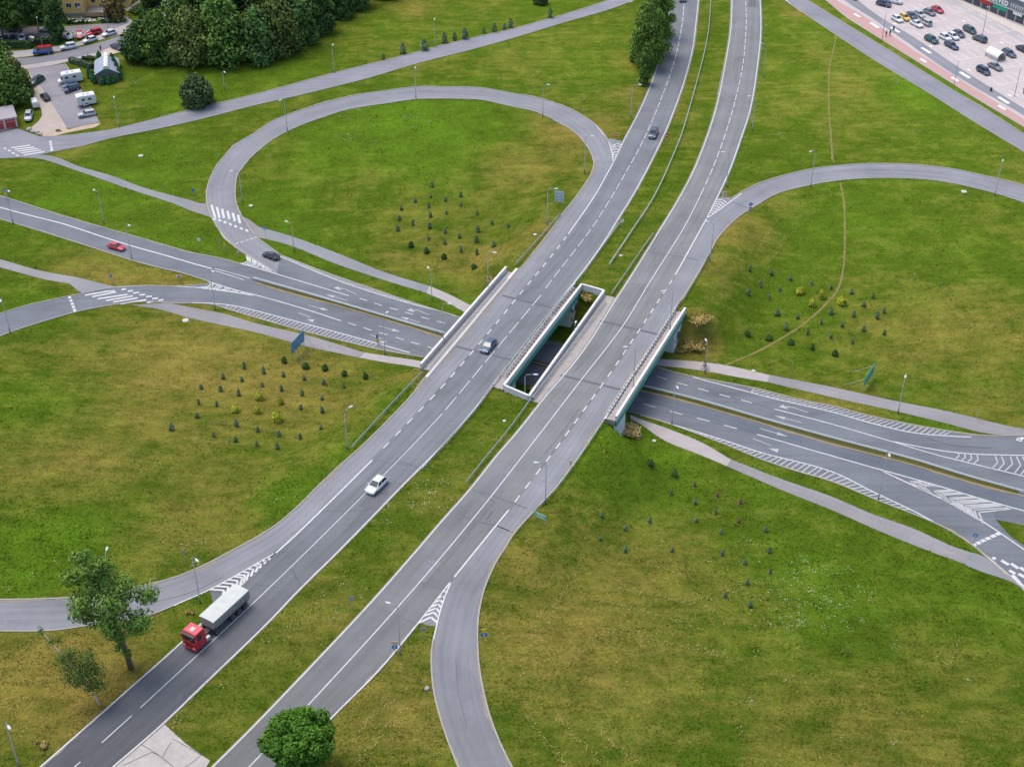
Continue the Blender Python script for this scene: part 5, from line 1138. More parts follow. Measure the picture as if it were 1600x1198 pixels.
# small conifers of the plantings
def fir_mesh(name, h, r, mat, seed, n=190, round_=False):
    g = np.random.default_rng(seed); t = g.random(n) ** (.75); a = g.random(n) * 2 * math.pi
    if round_: ph = np.sin(np.pi * np.clip(.25 + .75 * t, 0, 1)) ** .6
    else: ph = np.sin(np.pi * (.13 + .84 * t)) ** .75 * (1.08 - .42 * t)
    rr = r * ph * (.55 + .5 * g.random(n)); c = np.stack([rr * np.cos(a), rr * np.sin(a), .05 + t * h * .97], 1)
    nr = np.stack([np.cos(a), np.sin(a), .6 + .5 * g.random(n)], 1) + g.normal(size=(n, 3)) * .3
    return quads_mesh(name, c, nr, g.normal(size=(n, 3)), (.10 + .09 * g.random(n)) * max(.8, r / .55), np.clip(.5 + .3 * g.normal(size=n), 0, 1), mat)
FIR = {}
soil_m = concrete('bare_soil', (.16, .105, .05), 2.0, .3); SOIL = MB().add([(0, 0, .06)] + [(.42 * math.cos(k * .7) * (1 + .25 * math.sin(k * 2.3)), .42 * math.sin(k * .7) * (1 + .25 * math.sin(k * 1.7)), .01) for k in range(9)], [(0, 1 + k, 1 + (k + 1) % 9) for k in range(9)]).mesh('soil_patch', soil_m)
def small_tree(name, kind, px, h, label, group, cat='young tree'):
    r = {'fir': .34, 'bush': .52, 'gold': .48, 'brown': .36, 'top': .33}[kind] * h
    mat = {'fir': L_blue, 'bush': L_pine, 'gold': L_gold, 'brown': L_brown, 'top': L_blue}[kind]
    k = (kind, round(h * 4))
    if k not in FIR: FIR[k] = (fir_mesh('crown', h, r, mat, hash(kind) % 97 + int(h * 10), 260 if kind in ('bush', 'gold') else 190, kind in ('bush', 'gold')), MB().tube([(0, 0, -.1), (0, 0, h * .7)], [.06, .02], 5).mesh('trunk', bark))
    p = P3((px[0], px[1] + h * 3.4)); root = empty(name, p, label, cat, group, random.uniform(0, 6)); s = random.uniform(.9, 1.12)
    for n_, me in zip(('crown', 'trunk'), FIR[k]): o = link_mesh(n_, me, root); o.scale = (s * random.uniform(.82, 1.15), s * random.uniform(.82, 1.15), s * random.uniform(.78, 1.15))
    if kind != 'top': o = link_mesh('soil_patch', SOIL, root, (.05, -.08, 0), random.uniform(0, 6)); s_ = random.uniform(.6, 1.25); o.scale = (s_, s_, 1)
    return root
def planting(where, firs, big=(), bush=(), gold=(), brown=()):
    for p in firs: small_tree('young_fir', 'fir', p, 1.0 if 'lower right' in where else 1.2, 'young bluish fir planted %s' % where, 'young firs ' + where)
    for p in big: small_tree('young_fir', 'fir', p, 1.3 if 'lower right' in where else 1.55, 'taller young bluish fir planted %s' % where, 'taller young firs ' + where)
    for p in bush: small_tree('dark_pine_shrub', 'bush', p, 1.1, 'round dark green pine shrub planted %s' % where, 'dark pine shrubs ' + where, 'shrub')
    for p in gold: small_tree('golden_shrub', 'gold', p, 1.45, 'golden yellow shrub planted %s' % where, 'golden shrubs ' + where, 'shrub')
    for p in brown: small_tree('withered_pine_shrub', 'brown', p, .85, 'withered brownish pine shrub planted %s' % where, 'withered pine shrubs ' + where, 'shrub')
planting('inside the upper left loop', [(627, 324), (624, 339), (648.7, 311.4), (675, 287.6), (673, 304.6), (669.5, 319.7), (695.8, 310), (672.5, 334.7), (720, 303), (720, 318), (697, 330), (745, 331)] +
         B3((85, 65), (180, 30), (278, 125), (380, 80), (380, 150), (470, 108), (578, 215), (585, 72), (673, 25), (773, 45)), B3((285, 45), (478, 190), (575, 130), (683, 160)), B3((168, 168), (265, 205), (375, 240), (562, 305)))
planting('in the field left of the bridges', C4((1270, 105), (1160, 158), (1257, 170), (1045, 210), (1147, 222), (1242, 245), (1033, 290), (1128, 300), (1025, 360), (1112, 460), (1230, 405), (1226, 485)) + C5((45, 370), (160, 390), (283, 410), (395, 435), (36, 448), (150, 472), (270, 500), (387, 525),
         (513, 455), (262, 578), (388, 600), (10, 710), (133, 735), (258, 755), (380, 698), (5, 795), (125, 810)), C4((892, 418)), C5((165, 310), (290, 340), (403, 352), (518, 385), (640, 402)), C4((1225, 325)) + C5((145, 545), (20, 520), (10, 600)))
small_tree('golden_shrub', 'gold', (434, 650), 2.1, 'largest golden yellow shrub in the field left of the bridges', None, 'shrub')
planting('inside the right loop', C1((352, 635), (450, 655), (538, 682), (633, 700), (722, 718), (400, 705), (345, 745), (490, 728), (440, 765), (815, 740), (912, 762), (870, 798), (570, 855), (825, 845), (963, 828), (677, 878), (772, 890), (615, 925), (963, 928), (720, 942), (818, 965)),
         C1((478, 835), (720, 828), (930, 850), (515, 900), (870, 905)), C1((343, 932), (440, 952), (540, 970), (637, 995), (740, 1022)), C1((582, 738), (680, 757), (637, 795)))
small_tree('golden_shrub', 'gold', (1315.4, 468), 2.1, 'largest golden yellow shrub beside the trail inside the right loop', None, 'shrub')
planting('in the lower right field', C8((933, 378), (1062, 430), (1175, 482), (1070, 525), (557, 500), (817, 530), (685, 570), (1205, 590), (1445, 580), (550, 625), (685, 690), (1212, 708), (1333, 755), (1472, 805), (1225, 935), (940, 690)), C8((1467, 690), (1347, 865), (1362, 985)), C8((823, 220), (952, 275)), (), C8((1302, 535), (1185, 390), (1060, 335), (1310, 430)))
for i, (p, h, lb) in enumerate(zip(A2((795, 350), (918, 300), (1052, 270), (1178, 235), (1242, 222), (1305, 205), (1425, 185), (1490, 165), (1552, 160), (1590, 140)) + A3((237, 78)), (1.7, 2.6, 3.2, 2.5, 2.3, 2.9, 1.8, 2.5, 1.9, 2.4, 2.4),
        ('smallest first fir, leftmost of the row by the upper road', 'second fir from the left in the row by the upper road', 'large fir left of the lamp in the row by the upper road', 'fir just right of the lamp in the row by the upper road', 'fifth fir from the left in the row by the upper road', 'tall fir in the middle of the row by the upper road', 'sparse small fir right of the tall middle fir by the upper road', 'dark fir right of the sparse one by the upper road', 'small fir third from the right by the upper road', 'second fir from the right by the upper road', 'last fir, rightmost of the row by the upper road'))):
    small_tree('young_fir', 'top', p, h, lb, 'row of young firs by the upper road')
# hedges and shrubs near the kiosk and the bridge
def bush(px, size, mat, label, seed, name='shrub', zf=None, n=700, leaf=.14, rz=0.0, cat='shrub', group=None, shell=.55):
    p = P3(px, zf); bl = []; g = random.Random(seed); sx, sy, sz = size
    for k in range(max(5, int(sx * sy * 2))): bl.append((g.uniform(-.38, .38) * sx, g.uniform(-.38, .38) * sy, sz * g.uniform(.3, .62), max(.25, sx * .22), max(.25, sy * .22), sz * .36))
    o = link_mesh(name, crown_mesh(name, bl, n, leaf, mat, seed, shell), None, p, rz); return tag(o, label, cat, group)
L_straw = leaf_mat('dry_straw', (.36, .26, .09), (.58, .45, .20)); L_weed = leaf_mat('rank_weeds', (.17, .135, .035), (.34, .26, .09))
bush((985, 676), (3.8, 3.6, 1.2), L_straw, 'large tuft of dry straw-coloured grass at the near end of the right bridge', 1, 'dry_grass_clump', n=2200, leaf=.16, cat='grass clump', shell=.2)
bush((966, 660), (2.6, 2.0, 1.0), L_straw, 'smaller dry grass tuft between the parapet end and the large straw tuft', 2, 'dry_grass_clump', n=700, leaf=.14, cat='grass clump', shell=.2)
for px, s, lb in (((1083, 520), (4.6, 4.4, 1.0), 'brown weed thicket beside the far wing wall of the right bridge'), ((1094, 500), (4.6, 4.4, .9), 'yellowish weed thicket higher on the slope by the right bridge'), ((1076, 545), (4.4, 3, .7), 'low brown weeds at the foot of the right bridge wing wall'), ((916, 470), (2.6, 3.6, 1.2), 'brown weeds in the far end of the opening between the bridges'), ((838, 612), (2.4, 1.4, .9), 'pale weeds in the near corner of the opening between the bridges'),
                  ((655, 585), (2.4, 1.8, .8), 'dry weeds at the near end of the left bridge parapet'), ((770, 440), (3.0, 2.5, .9), 'dry weeds on the slope at the far end of the left parapet')):
    bush(px, s, L_weed, lb, int(px[0]), 'weed_thicket', n=1400, leaf=.15, cat='weeds', shell=.25, group='weed thickets at the bridge ends')
def hedge(a, b, w, h, label, mat=None, n=1500):
    A, B = P3(a), P3(b); c = (A + B) / 2; d = B - A; L = math.hypot(d.x, d.y); g = np.random.default_rng(int(a[0])); q = g.random((n, 3)) - .5
    f = g.integers(0, 3, n); q[np.arange(n), f] = np.sign(q[np.arange(n), f]) * .5; q[:, 2] = np.abs(q[:, 2]) * 2 * (f != 2) + (f == 2) * 1.0
    cen = q * np.array([L, w, h]) + g.normal(size=(n, 3)) * .07; nr = np.zeros((n, 3)); nr[np.arange(n), f] = np.sign(q[np.arange(n), f]); nr += g.normal(size=(n, 3)) * .5 + 1e-3
    o = link_mesh('hedge', quads_mesh('hedge', cen, nr, g.normal(size=(n, 3)), .2 + .12 * g.random(n), np.clip(.5 + .3 * g.normal(size=n), 0, 1), mat or L_hedge), None, c, math.atan2(d.y, d.x)); return tag(o, label, 'hedge')
hedge((111, 97), (144, 107), 1.2, 1.1, 'long clipped grey-green hedge leading to the kiosk', leaf_mat('hedge_grey', (.06, .085, .05), (.12, .16, .09)))
hedge((105, 37.5), (138, 35.5), .8, .8, 'low dark hedge below the flower bed of the yellow house', n=900); hedge((160, 36), (196, 34.5), .8, .8, 'low dark hedge right of the house ramp', n=800); hedge((220, 31), (262, 14), 1.0, 1.3, 'dark hedge along the street beside the dark parked car', n=1000)
hedge((0, 74), (50, 74), 1.5, 1.6, 'rough hedge along the residents parking at the left edge', n=1200); hedge((56, 70), (92, 68), 1.2, 1.4, 'rough hedge behind the blue van', n=900)
for i, (px, h, lb) in enumerate((((141, 122), 3.0, 'tall thuja at the far left side of the kiosk'), ((145, 126), 3.0, 'tall thuja in the middle of the left side of the kiosk'), ((149, 130), 3.0, 'tall thuja at the near left corner of the kiosk'), ((160, 132), 2.2, 'small thuja left of the kiosk glass front'), ((170, 131), 2.2, 'small thuja in front of the kiosk glass front'), ((178, 129), 2.1, 'small thuja right of the kiosk glass front'),
        ((177, 104), 3.6, 'thuja at the far right side of the kiosk'), ((180, 110), 3.8, 'thuja second from the far right side of the kiosk'), ((184, 117), 3.8, 'thuja third on the right side of the kiosk'), ((188, 124), 3.4, 'thuja at the near right corner of the kiosk'), ((156, 95), 2.6, 'cone-shaped shrub behind the kiosk'))):
    p = P3(px); o = link_mesh('thuja', fir_mesh('thuja', h, .75, L_thuja, 200 + i, 420, True), None, p); tag(o, lb, 'shrub', 'thujas round the kiosk')
bush((139, 93), (3.6, 1.6, 1.2), L_hedge, 'clipped dark shrub on the little lawn behind the kiosk', 9, n=500, leaf=.2)
bush((217, 20), (5, 4, 1.6), L_dark, 'dark shrub group on the lawn beside the house path', 10, n=700, leaf=.26)
bush((297, 958), (1.3, 1.0, .6), L_weed, 'small reddish weed clump in the grass beside the red truck', 14, n=220, leaf=.1)
bush((63, 1165), (1.8, 1.3, .8), L_weed, 'brownish weed clump in the grass at the bottom left', 15, n=350, leaf=.1)
bush((92, 205), (1.4, .8, .5), L_weed, 'weeds beside the boulders at the small lot', 13, n=200)
# manhole covers, boulders and litter in the grass
cov = concrete('manhole_concrete', (.42, .41, .37), 1.5, .2)
for px, r, lb in (((220, 244), .75, 'concrete manhole cover in the grass by the path at the upper left'), ((392, 322), .6, 'concrete manhole cover inside the upper left loop by its lamp'), ((290, 501), .8, 'concrete manhole cover beside the path on the left field'), ((970, 400), .45, 'concrete manhole cover in the median beyond the bridges'), ((788, 658), .4, 'small concrete cover in the median before the bridges'), ((836, 367), .5, 'concrete manhole cover on the slope by the left guardrail'), ((1177, 580), .5, 'concrete cover on the edge of the path right of the bridge'), ((1022, 689), .45, 'concrete cover in the grass below the straw tuft'), ((1506, 300), .8, 'concrete manhole cover at the edge of the right loop')):
    p = P3(px); o = MB().prism(disc(r * .75, 18), -.1, .14).prism(disc(r * .42, 14), .141, .19).build('manhole_cover', cov, None, p); tag(o, lb, 'manhole cover', 'concrete manhole covers in the grass')
rock = concrete('boulder_stone', (.30, .27, .25), 2, .3)
for i, (px, s, lb) in enumerate((((46, 203), .7, 'boulder, leftmost of the row blocking the small lot'), ((53, 206), .6, 'second boulder from the left blocking the small lot'), ((58, 207), .6, 'dark boulder in the middle of the row by the small lot'), ((64, 210), .5, 'rightmost boulder of the row by the small lot'), ((667, 1076), .35, 'pale stone at the kerb of the lower right ramp'))):
    me = bpy.data.meshes.new('boulder'); bm = bmesh.new(); bmesh.ops.create_icosphere(bm, subdivisions=2, radius=s)
    for v in bm.verts: v.co *= 1 + .22 * math.sin(v.co.x * 5 + i) * math.cos(v.co.y * 4 + i * 2); v.co.z *= .65
    bm.to_mesh(me); bm.free(); me.materials.append(rock); tag(link_mesh('boulder', me, None, P3(px) + Vector((0, 0, s * .25))), lb, 'boulder')

# ------------------------------------------------------------------ grass blades and small flowers, beyond counting
def tufts():
    n = 210000; g = np.random.default_rng(5)
    # denser near the camera, everywhere the picture can see
    v = g.random(n); py = -20 + 1240 * v ** .9; px = g.random(n) * 1640 - 20
    q = at_z(np.stack([px, py], 1), -2.0) + g.normal(size=(n, 2)) * .6
    keep = np.ones(n, bool)
    for P in PAVED:
        lo, hi = P.min(0) - .2, P.max(0) + .2; m = keep & (q[:, 0] > lo[0]) & (q[:, 0] < hi[0]) & (q[:, 1] > lo[1]) & (q[:, 1] < hi[1])
        idx = np.where(m)[0]
        if len(idx): keep[idx[inside(q[idx], P)]] = False
    for ring in DECKS:
        idx = np.where(keep)[0]; keep[idx[inside(q[idx], ring)]] = False
    q = q[keep]; n = len(q); z = z_land(q)
    dryv, lushv = blob(q, dryspots), blob(q, lushspots)
    # clumpy heights; each blade leans over, its face turned to the sky
    fx = np.sin(q[:, 0] * .7 + np.sin(q[:, 1] * .5) * 2) * np.sin(q[:, 1] * .8 + np.sin(q[:, 0] * .43) * 2.2)
    h = (.07 + .09 * g.random(n)) * (1 + .5 * fx) * (1 + .5 * lushv); w = .06 + .10 * g.random(n)
    a = g.random(n) * 2 * math.pi; dx, dy = np.cos(a) * w, np.sin(a) * w; ln = .12 + .16 * g.random(n); lx, ly = -np.sin(a) * ln, np.cos(a) * ln
    V = np.stack([np.c_[q[:, 0] - dx, q[:, 1] - dy, z + .005], np.c_[q[:, 0] + dx, q[:, 1] + dy, z + .005], np.c_[q[:, 0] + lx, q[:, 1] + ly, z + h]], 1).reshape(-1, 3)
    me = bpy.data.meshes.new('grass')
    me.vertices.add(3 * n); me.vertices.foreach_set('co', V.astype(np.float32).ravel()); me.loops.add(3 * n); me.loops.foreach_set('vertex_index', np.arange(3 * n, dtype=np.int32))
    me.polygons.add(n); me.polygons.foreach_set('loop_start', np.arange(0, 3 * n, 3, dtype=np.int32)); me.polygons.foreach_set('loop_total', np.full(n, 3, np.int32)); me.update(calc_edges=True)
    tone = np.clip(1.04 + .26 * g.normal(size=n), .68, 2.2); col = np.ones((n, 4)); col[:, 0] = tone * (1 + .12 * g.normal(size=n)); col[:, 1] = tone; col[:, 2] = tone
    pale = g.random(n) < .035; col[pale, :3] *= np.array([1.9, 1.45, 1.7])
    t = me.attributes.new('tone', 'FLOAT_COLOR', 'POINT'); t.data.foreach_set('color', np.repeat(col, 3, 0).astype(np.float32).ravel())
    for nm, val in (('dry', dryv), ('lush', lushv), ('pale', blob(q, palespots))): at = me.attributes.new(nm, 'FLOAT', 'POINT'); at.data.foreach_set('value', np.repeat(val, 3).astype(np.float32))
    me.materials.append(make_grass('grass_blades', True)); o = link_mesh('grass', me); tag(o, 'rough mown grass covering the fields and verges', 'grass', kind='stuff')
DECKS = [np.array([wpt(P1[0], .9), wpt(P1[1], .9), wpt(P2[1], .9), wpt(P2[0], .9)]), np.array([wpt(P4[0], .9), wpt(P4[1], .9), wpt(P5[1], .9), wpt(P5[0], .9)])]
tufts()
HAY = [[(905, 930), (960, 945), (1030, 962), (1095, 985)], [(970, 920), (1040, 935), (1110, 952)], [(1000, 1000), (1060, 1008), (1120, 1025)], [(845, 1010), (862, 960), (895, 905), (910, 870)], [(815, 1060), (830, 1000), (850, 950)], [(822, 1120), (850, 1160), (885, 1195)], [(870, 1110), (895, 1150), (940, 1190)], [(930, 1130), (960, 1165), (1000, 1195)], [(920, 1000), (960, 985), (1010, 990)], [(1090, 1010), (1140, 1030)], [(1010, 880), (1080, 905)],
       [(1180, 400), (1210, 350), (1260, 318), (1310, 305)], [(1200, 420), (1225, 375), (1270, 335)], [(1170, 380), (1195, 335), (1240, 308)], [(330, 660), (380, 665), (430, 675)], [(320, 690), (370, 695)], [(1340, 640), (1420, 655)], [(1480, 1040), (1500, 1000)], [(1400, 430), (1480, 455)], [(560, 1190), (600, 1140), (640, 1100)], [(545, 1170), (580, 1120), (610, 1085)]]
HAYS = [(tuple(p), .16, .06) for L in HAY for p in resample(L, 5.0)]
def flowers(name, spots, mat, n0, size, label, hmax=.3, seed=3):
    g = np.random.default_rng(seed); C = []
    for (px, s, k), c in zip(spots, W([p[0] for p in spots], z_land)):
        m = int(n0 * k)
        # small sub-clumps inside the patch
        sub = c + g.normal(size=(max(2, m // 7), 2)) * s; C.append(sub[g.integers(0, len(sub), m)] + g.normal(size=(m, 2)) * min(.45, s))
    q = np.vstack(C); q = q[g.random(len(q)) < .8]; keep = np.ones(len(q), bool)
    for P in PAVED: keep &= ~inside(q, P)
    q = q[keep]; n = len(q); c = np.c_[q, z_land(q) + .08 + hmax * g.random(n)]
    nr = np.array([0, -.4, 1.0]) + g.normal(size=(n, 3)) * .4
    o = link_mesh(name, quads_mesh(name, c, nr, g.normal(size=(n, 3)), size * (.5 + g.random(n)), g.random(n), mat, 1.0)); tag(o, label, 'flowers', kind='stuff')
wf = M('white_umbel', (.42, .45, .32), .8, var=.2); sf = leaf_mat('straw_seedheads', (.19, .155, .045), (.29, .24, .09))
flowers('wild_flowers', [((1260, 915), 5, 1.6), ((1240, 960), 5, 1.3), ((1220, 890), 4, 1), ((1290, 930), 5, 1), ((1330, 990), 6, .6), ((1180, 970), 3, .5), ((640, 760), 4, .8), ((610, 800), 4, 1), ((680, 790), 3, .6), ((500, 960), 3, .6), ((470, 990), 3, .7), ((655, 705), 3, .4),
        ((570, 230), 5, .5), ((665, 185), 4, .6), ((575, 180), 3, .4), ((670, 105), 6, .5), ((900, 120), 8, 1), ((950, 160), 5, .8), ((920, 60), 8, .5), ((820, 110), 6, .4), ((550, 215), 5, .4), ((205, 135), 3, .5), ((205, 155), 3, .4), ((1390, 120), 4, .3), ((1440, 190), 4, .4), ((1440, 450), 3, .4), ((1200, 215), 4, .3),
        ((490, 790), 5, .5), ((330, 870), 6, .9), ((280, 890), 5, .6), ((250, 870), 4, .5), ((40, 930), 4, .4), ((640, 540), 2, .3), ((720, 740), 4, .4), ((780, 690), 3, .3), ((240, 270), 4, .3), ((1480, 1100), 8, .3), ((1320, 1080), 8, .3), ((1140, 1080), 6, .2), ((350, 370), 3, .3), ((1060, 680), 3, .3), ((870, 700), 4, .3), ((370, 1080), 4, .3), ((300, 240), 3, .3)], wf, 110, .055, 'tiny white wild flowers scattered through the grass')
flowers('dry_seedheads', [((905, 880), 4, .6), ((960, 960), 6, 1), ((1040, 940), 7, .8), ((1000, 1030), 7, .7), ((890, 1010), 5, .5), ((1100, 900), 6, .4), ((620, 1080), 3, .6), ((600, 1150), 4, .8), ((570, 1190), 3, .5), ((820, 360), 3, .7), ((800, 400), 3, .9), ((780, 430), 3, .8), ((690, 560), 3, .6), ((640, 590), 2, .6), ((600, 650), 4, .5), ((1190, 570), 3, .2), ((1470, 390), 4, .3), ((860, 700), 3, .4), ((950, 690), 3, .4),
        ((1160, 1010), 6, .4), ((1300, 1010), 6, .3), ((200, 1080), 5, .5), ((170, 420), 5, .5), ((400, 640), 5, .4), ((330, 650), 5, .4), ((300, 560), 8, .4), ((240, 700), 7, .4), ((1330, 640), 4, .3), ((1480, 530), 7, .3), ((500, 940), 3, .3), ((1120, 480), 4, .5), ((1140, 420), 4, .4)] + HAYS, sf, 90, .062, 'pale dry seed heads scattered through the grass', .35, 9)

# ------------------------------------------------------------------ vehicles
tyre_m = M('tyre_rubber', (.018, .018, .02), .8); rim_m = M('wheel_rim', (.32, .33, .35), .35, .7); chrome_l = M('headlight_lens', (.55, .57, .60), .15); tail_m = M('tail_light_red', (.30, .012, .012), .25)
plast = M('black_trim', (.02, .02, .022), .6); plate_m = M('number_plate', (.62, .62, .6), .5)
COLS = {'white': (.56, .57, .58), 'silver': (.33, .35, .37), 'grey': (.12, .135, .15), 'slate': (.05, .062, .085), 'black': (.018, .02, .024), 'navy': (.022, .035, .075), 'blue': (.03, .09, .26), 'steelblue': (.042, .075, .115), 'teal': (.02, .06, .075), 'green': (.015, .05, .045), 'red': (.42, .012, .03), 'yellow': (.60, .36, .04), 'purple': (.055, .035, .06), 'lightblue': (.16, .30, .42)}
TYPES = {  # length, width, height, belt, hood height, cowl x, roof front x, roof rear x, tail x, tail height
    'hatch': (4.15, 1.76, 1.50, .93, .80, .24, .04, -.30, -.47, .95), 'sedan': (4.6, 1.80, 1.44, .92, .78, .22, .04, -.20, -.39, .95), 'wagon': (4.6, 1.80, 1.50, .93, .80, .20, .07, -.40, -.48, .96),
    'suv': (4.5, 1.86, 1.68, 1.04, .92, .22, .09, -.38, -.47, 1.05), 'van': (4.7, 1.86, 1.86, 1.10, .98, .30, .19, -.46, -.49, 1.1), 'minivan': (4.4, 1.80, 1.66, 1.0, .86, .29, .14, -.42, -.49, 1.0)}
_cm = {}
def car_meshes(kind):
    if kind in _cm: return _cm[kind]
    L, Wd, H, belt, hood, cx, rf, rr, tx, th = TYPES[kind]; hw = Wd / 2; D = {}
    def ring(x, w, zb, zt): return [(x, -w * .86, zb), (x, -w, zb + .16), (x, -w, (zb + zt) / 2 + .05), (x, -w * .95, zt - .05), (x, -w * .80, zt), (x, w * .80, zt), (x, w * .95, zt - .05), (x, w, (zb + zt) / 2 + .05), (x, w, zb + .16), (x, w * .86, zb)]
    st = [(.500, .66, .34, .56), (.487, .84, .26, .66), (.45, .95, .22, hood - .06), (.36, .99, .20, hood + .02), (cx + .02, 1.0, .19, belt - .02), (.1, 1.0, .19, belt), (-.15, 1.0, .19, belt + .01), (-.36, 1.0, .20, belt + .02), (tx, .96, .24, th), (-.487, .88, .30, th - .10), (-.5, .74, .36, th - .25)]
    D['body'] = MB().loft([ring(x * L, w * hw, zb, zt) for x, w, zb, zt in st]).mesh('body', plast, True)
    zb = belt - .015; zr = H; bw, rw = hw * .90, hw * .70; rx = tx * .985
    F = lambda *v: v
    A = [(cx * L, -bw, zb), (cx * L, bw, zb), (rf * L, rw, zr - .04), (rf * L, -rw, zr - .04)]; Bk = [(rx * L, bw, zb + .02), (rx * L, -bw, zb + .02), (rr * L, -rw, zr - .04), (rr * L, rw, zr - .04)]
    gl = glass_mat()
    def quad(p, push=0.0): return MB().add(p, [(0, 1, 2, 3)])
    def inset(p, a, b):  # shrink towards the centre
        c = [sum(q[i] for q in p) / 4 for i in range(3)]; return [tuple(c[i] + (q[i] - c[i]) * a for i in range(3)) for q in p]
    # solid cabin in body colour, glass panes slightly proud of it
    m = MB(); m.loft([[A[0], A[1], A[2], A[3]], [Bk[1], Bk[0], Bk[3], Bk[2]]]); 
    m.loft([[(rf * L + .04, -rw * .9, zr - .03), (rf * L + .04, rw * .9, zr - .03), (rf * L - .12, rw * .9, zr), (rf * L - .12, -rw * .9, zr)], [(rr * L - .02, -rw * .9, zr - .035), (rr * L - .02, rw * .9, zr - .035), (rr * L + .14, rw * .9, zr), (rr * L + .14, -rw * .9, zr)]])
    D['roof'] = m.mesh('roof', plast, False)
    def pane(p, out):
        q = inset(p, .88, .88); n = (Vector(q[1]) - Vector(q[0])).cross(Vector(q[3]) - Vector(q[0])).normalized()
        if n.dot(Vector(out)) < 0: n = -n
        a = [Vector(v) + n * .012 for v in q]; b = [Vector(v) - n * .01 for v in q]
        return MB().add(a + b, [(0, 1, 2, 3), (7, 6, 5, 4), (0, 4, 5, 1), (1, 5, 6, 2), (2, 6, 7, 3), (3, 7, 4, 0)])
    D['windscreen'] = pane(A, (1, 0, .3)).mesh('windscreen', gl); D['rear_window'] = pane(Bk, (-1, 0, .3)).mesh('rear_window', gl)
    for s, nm in ((-1, 'side_window'), (1, 'side_window_r')):
        xm = -.06 * L; f0 = (cx * L - .08, s * bw, zb + .02); f1 = (rf * L - .02, s * rw, zr - .06); r0 = (rx * L + .1, s * bw, zb + .03); r1 = (rr * L + .05, s * rw, zr - .06)
        m0 = (xm, s * bw, zb + .02); m1 = (xm, s * rw, zr - .06)
        D[nm] = [pane([f0, m0, m1, f1], (0, s, .2)).mesh('side_window', gl), pane([m0, r0, r1, m1], (0, s, .2)).mesh('side_window', gl)]
    wr = .33 if H < 1.6 else .36
    def wheel(ax):
        t = MB(); n = 18; rings = []
        for y, r in ((-.10, wr * .93), (-.075, wr), (.075, wr), (.10, wr * .93)): rings.append([(r * math.cos(2 * math.pi * k / n), y, r * math.sin(2 * math.pi * k / n)) for k in range(n)])
        return t.loft(rings).mesh('wheel', tyre_m, True)
    D['wheel'] = wheel(0); q = MB(); n = 14
    for s in (-1, 1): q.add([(0, s * .112, 0)] + [(wr * .62 * math.cos(2 * math.pi * k / n), s * .104, wr * .62 * math.sin(2 * math.pi * k / n)) for k in range(n)], [(0, 1 + k, 1 + (k + 1) % n) for k in range(n)])
    D['rim'] = q.mesh('rim', rim_m)
    D['wr'] = wr; D['axles'] = (.315 * L, -.295 * L, hw - .10)
    D['headlight'] = MB().box((0, 0, 0), (.22, .34, .13)).mesh('headlight', chrome_l); D['tail_light'] = MB().box((0, 0, 0), (.10, .24, .2)).mesh('tail_light', tail_m)
    D['mirror'] = MB().box((0, 0, 0), (.14, .2, .13)).mesh('mirror', plast); D['bumper'] = MB().box((0, 0, 0), (.1, Wd * .74, .14)).mesh('bumper', plast); D['plate'] = MB().box((0, 0, 0), (.025, .5, .11)).mesh('number_plate', plate_m)
    _cm[kind] = D; return D
def heading(px, d, zf, up):
    q = W([px, (px[0] + d[0], px[1] + d[1])], zf, up); v = q[1] - q[0]; return q[0], math.atan2(v[1], v[0])
def car(kind, col, px, d, label, group=None, zf=None, up=.75, roof=None, name='car', cat='car', scale=.95):
    zf = zf or z_road; q, rz = heading(px, d, zf, up); D = car_meshes(kind); L, Wd, H, belt, hood, cx, rf, rr, tx, th = TYPES[kind]
    root = empty(name, (q[0], q[1], float(zf(q[None])[0]) + .065), label, cat, group, rz); root.scale = (scale,) * 3
    pm = paint('car_paint_' + col, COLS[col])
    link_mesh('body', D['body'], root, mat=pm); link_mesh('roof', D['roof'], root, mat=paint('car_paint_' + (roof or col), COLS[roof or col]))
    link_mesh('windscreen', D['windscreen'], root); link_mesh('rear_window', D['rear_window'], root)
    for nm in ('side_window', 'side_window_r'):
        for me in D[nm]: link_mesh('side_window', me, root)
    fx, bx, wy = D['axles']
    for x in (fx, bx):
        for s in (-1, 1): w = link_mesh('wheel', D['wheel'], root, (x, s * wy, D['wr'])); link_mesh('rim', D['rim'], w)
    for s in (-1, 1):
        link_mesh('headlight', D['headlight'], root, (L * .462, s * Wd * .36, hood - .16)); link_mesh('tail_light', D['tail_light'], root, (-L * .482, s * Wd * .37, th - .22)); link_mesh('mirror', D['mirror'], root, (cx * L - .25, s * (Wd / 2 + .06), belt + .05), mat=pm)
    link_mesh('bumper', D['bumper'], root, (L * .478, 0, .36)); link_mesh('number_plate', D['plate'], root, (L * .502, 0, .46)); link_mesh('number_plate', D['plate'], root, (-L * .502, 0, .62))
    return root
GH = 'cars driving on the roads'
car('hatch', 'white', (588.5, 756.5), (-30, 29), 'white hatchback straddling the lane line on the left carriageway', GH, scale=1.04)
car('sedan', 'steelblue', (763.5, 538.5), (-24, 28), 'dark blue saloon with silvery bonnet driving over the left bridge', GH)
car('suv', 'slate', (1021, 208), (-7, 16), 'dark blue car on the left carriageway at the loop entry', GH)
car('sedan', 'red', (181.5, 384), (30, 8), 'red car on the lower road at the left', GH, z_land, scale=.87)
car('sedan', 'black', (423, 398), (-30, -11), 'black car leaving the lower road towards the left loop', GH, z_land, scale=.87)
car('suv', 'black', (1067, -3), (-3, 14), 'black car on the highway cut by the top edge beside the roadside trees', GH)
G1 = 'cars in the residents parking and street at the upper left'; F = z_land
def street(kind, col, px, d, label, **k): car(kind, col, px, d, label, G1, F, **k)
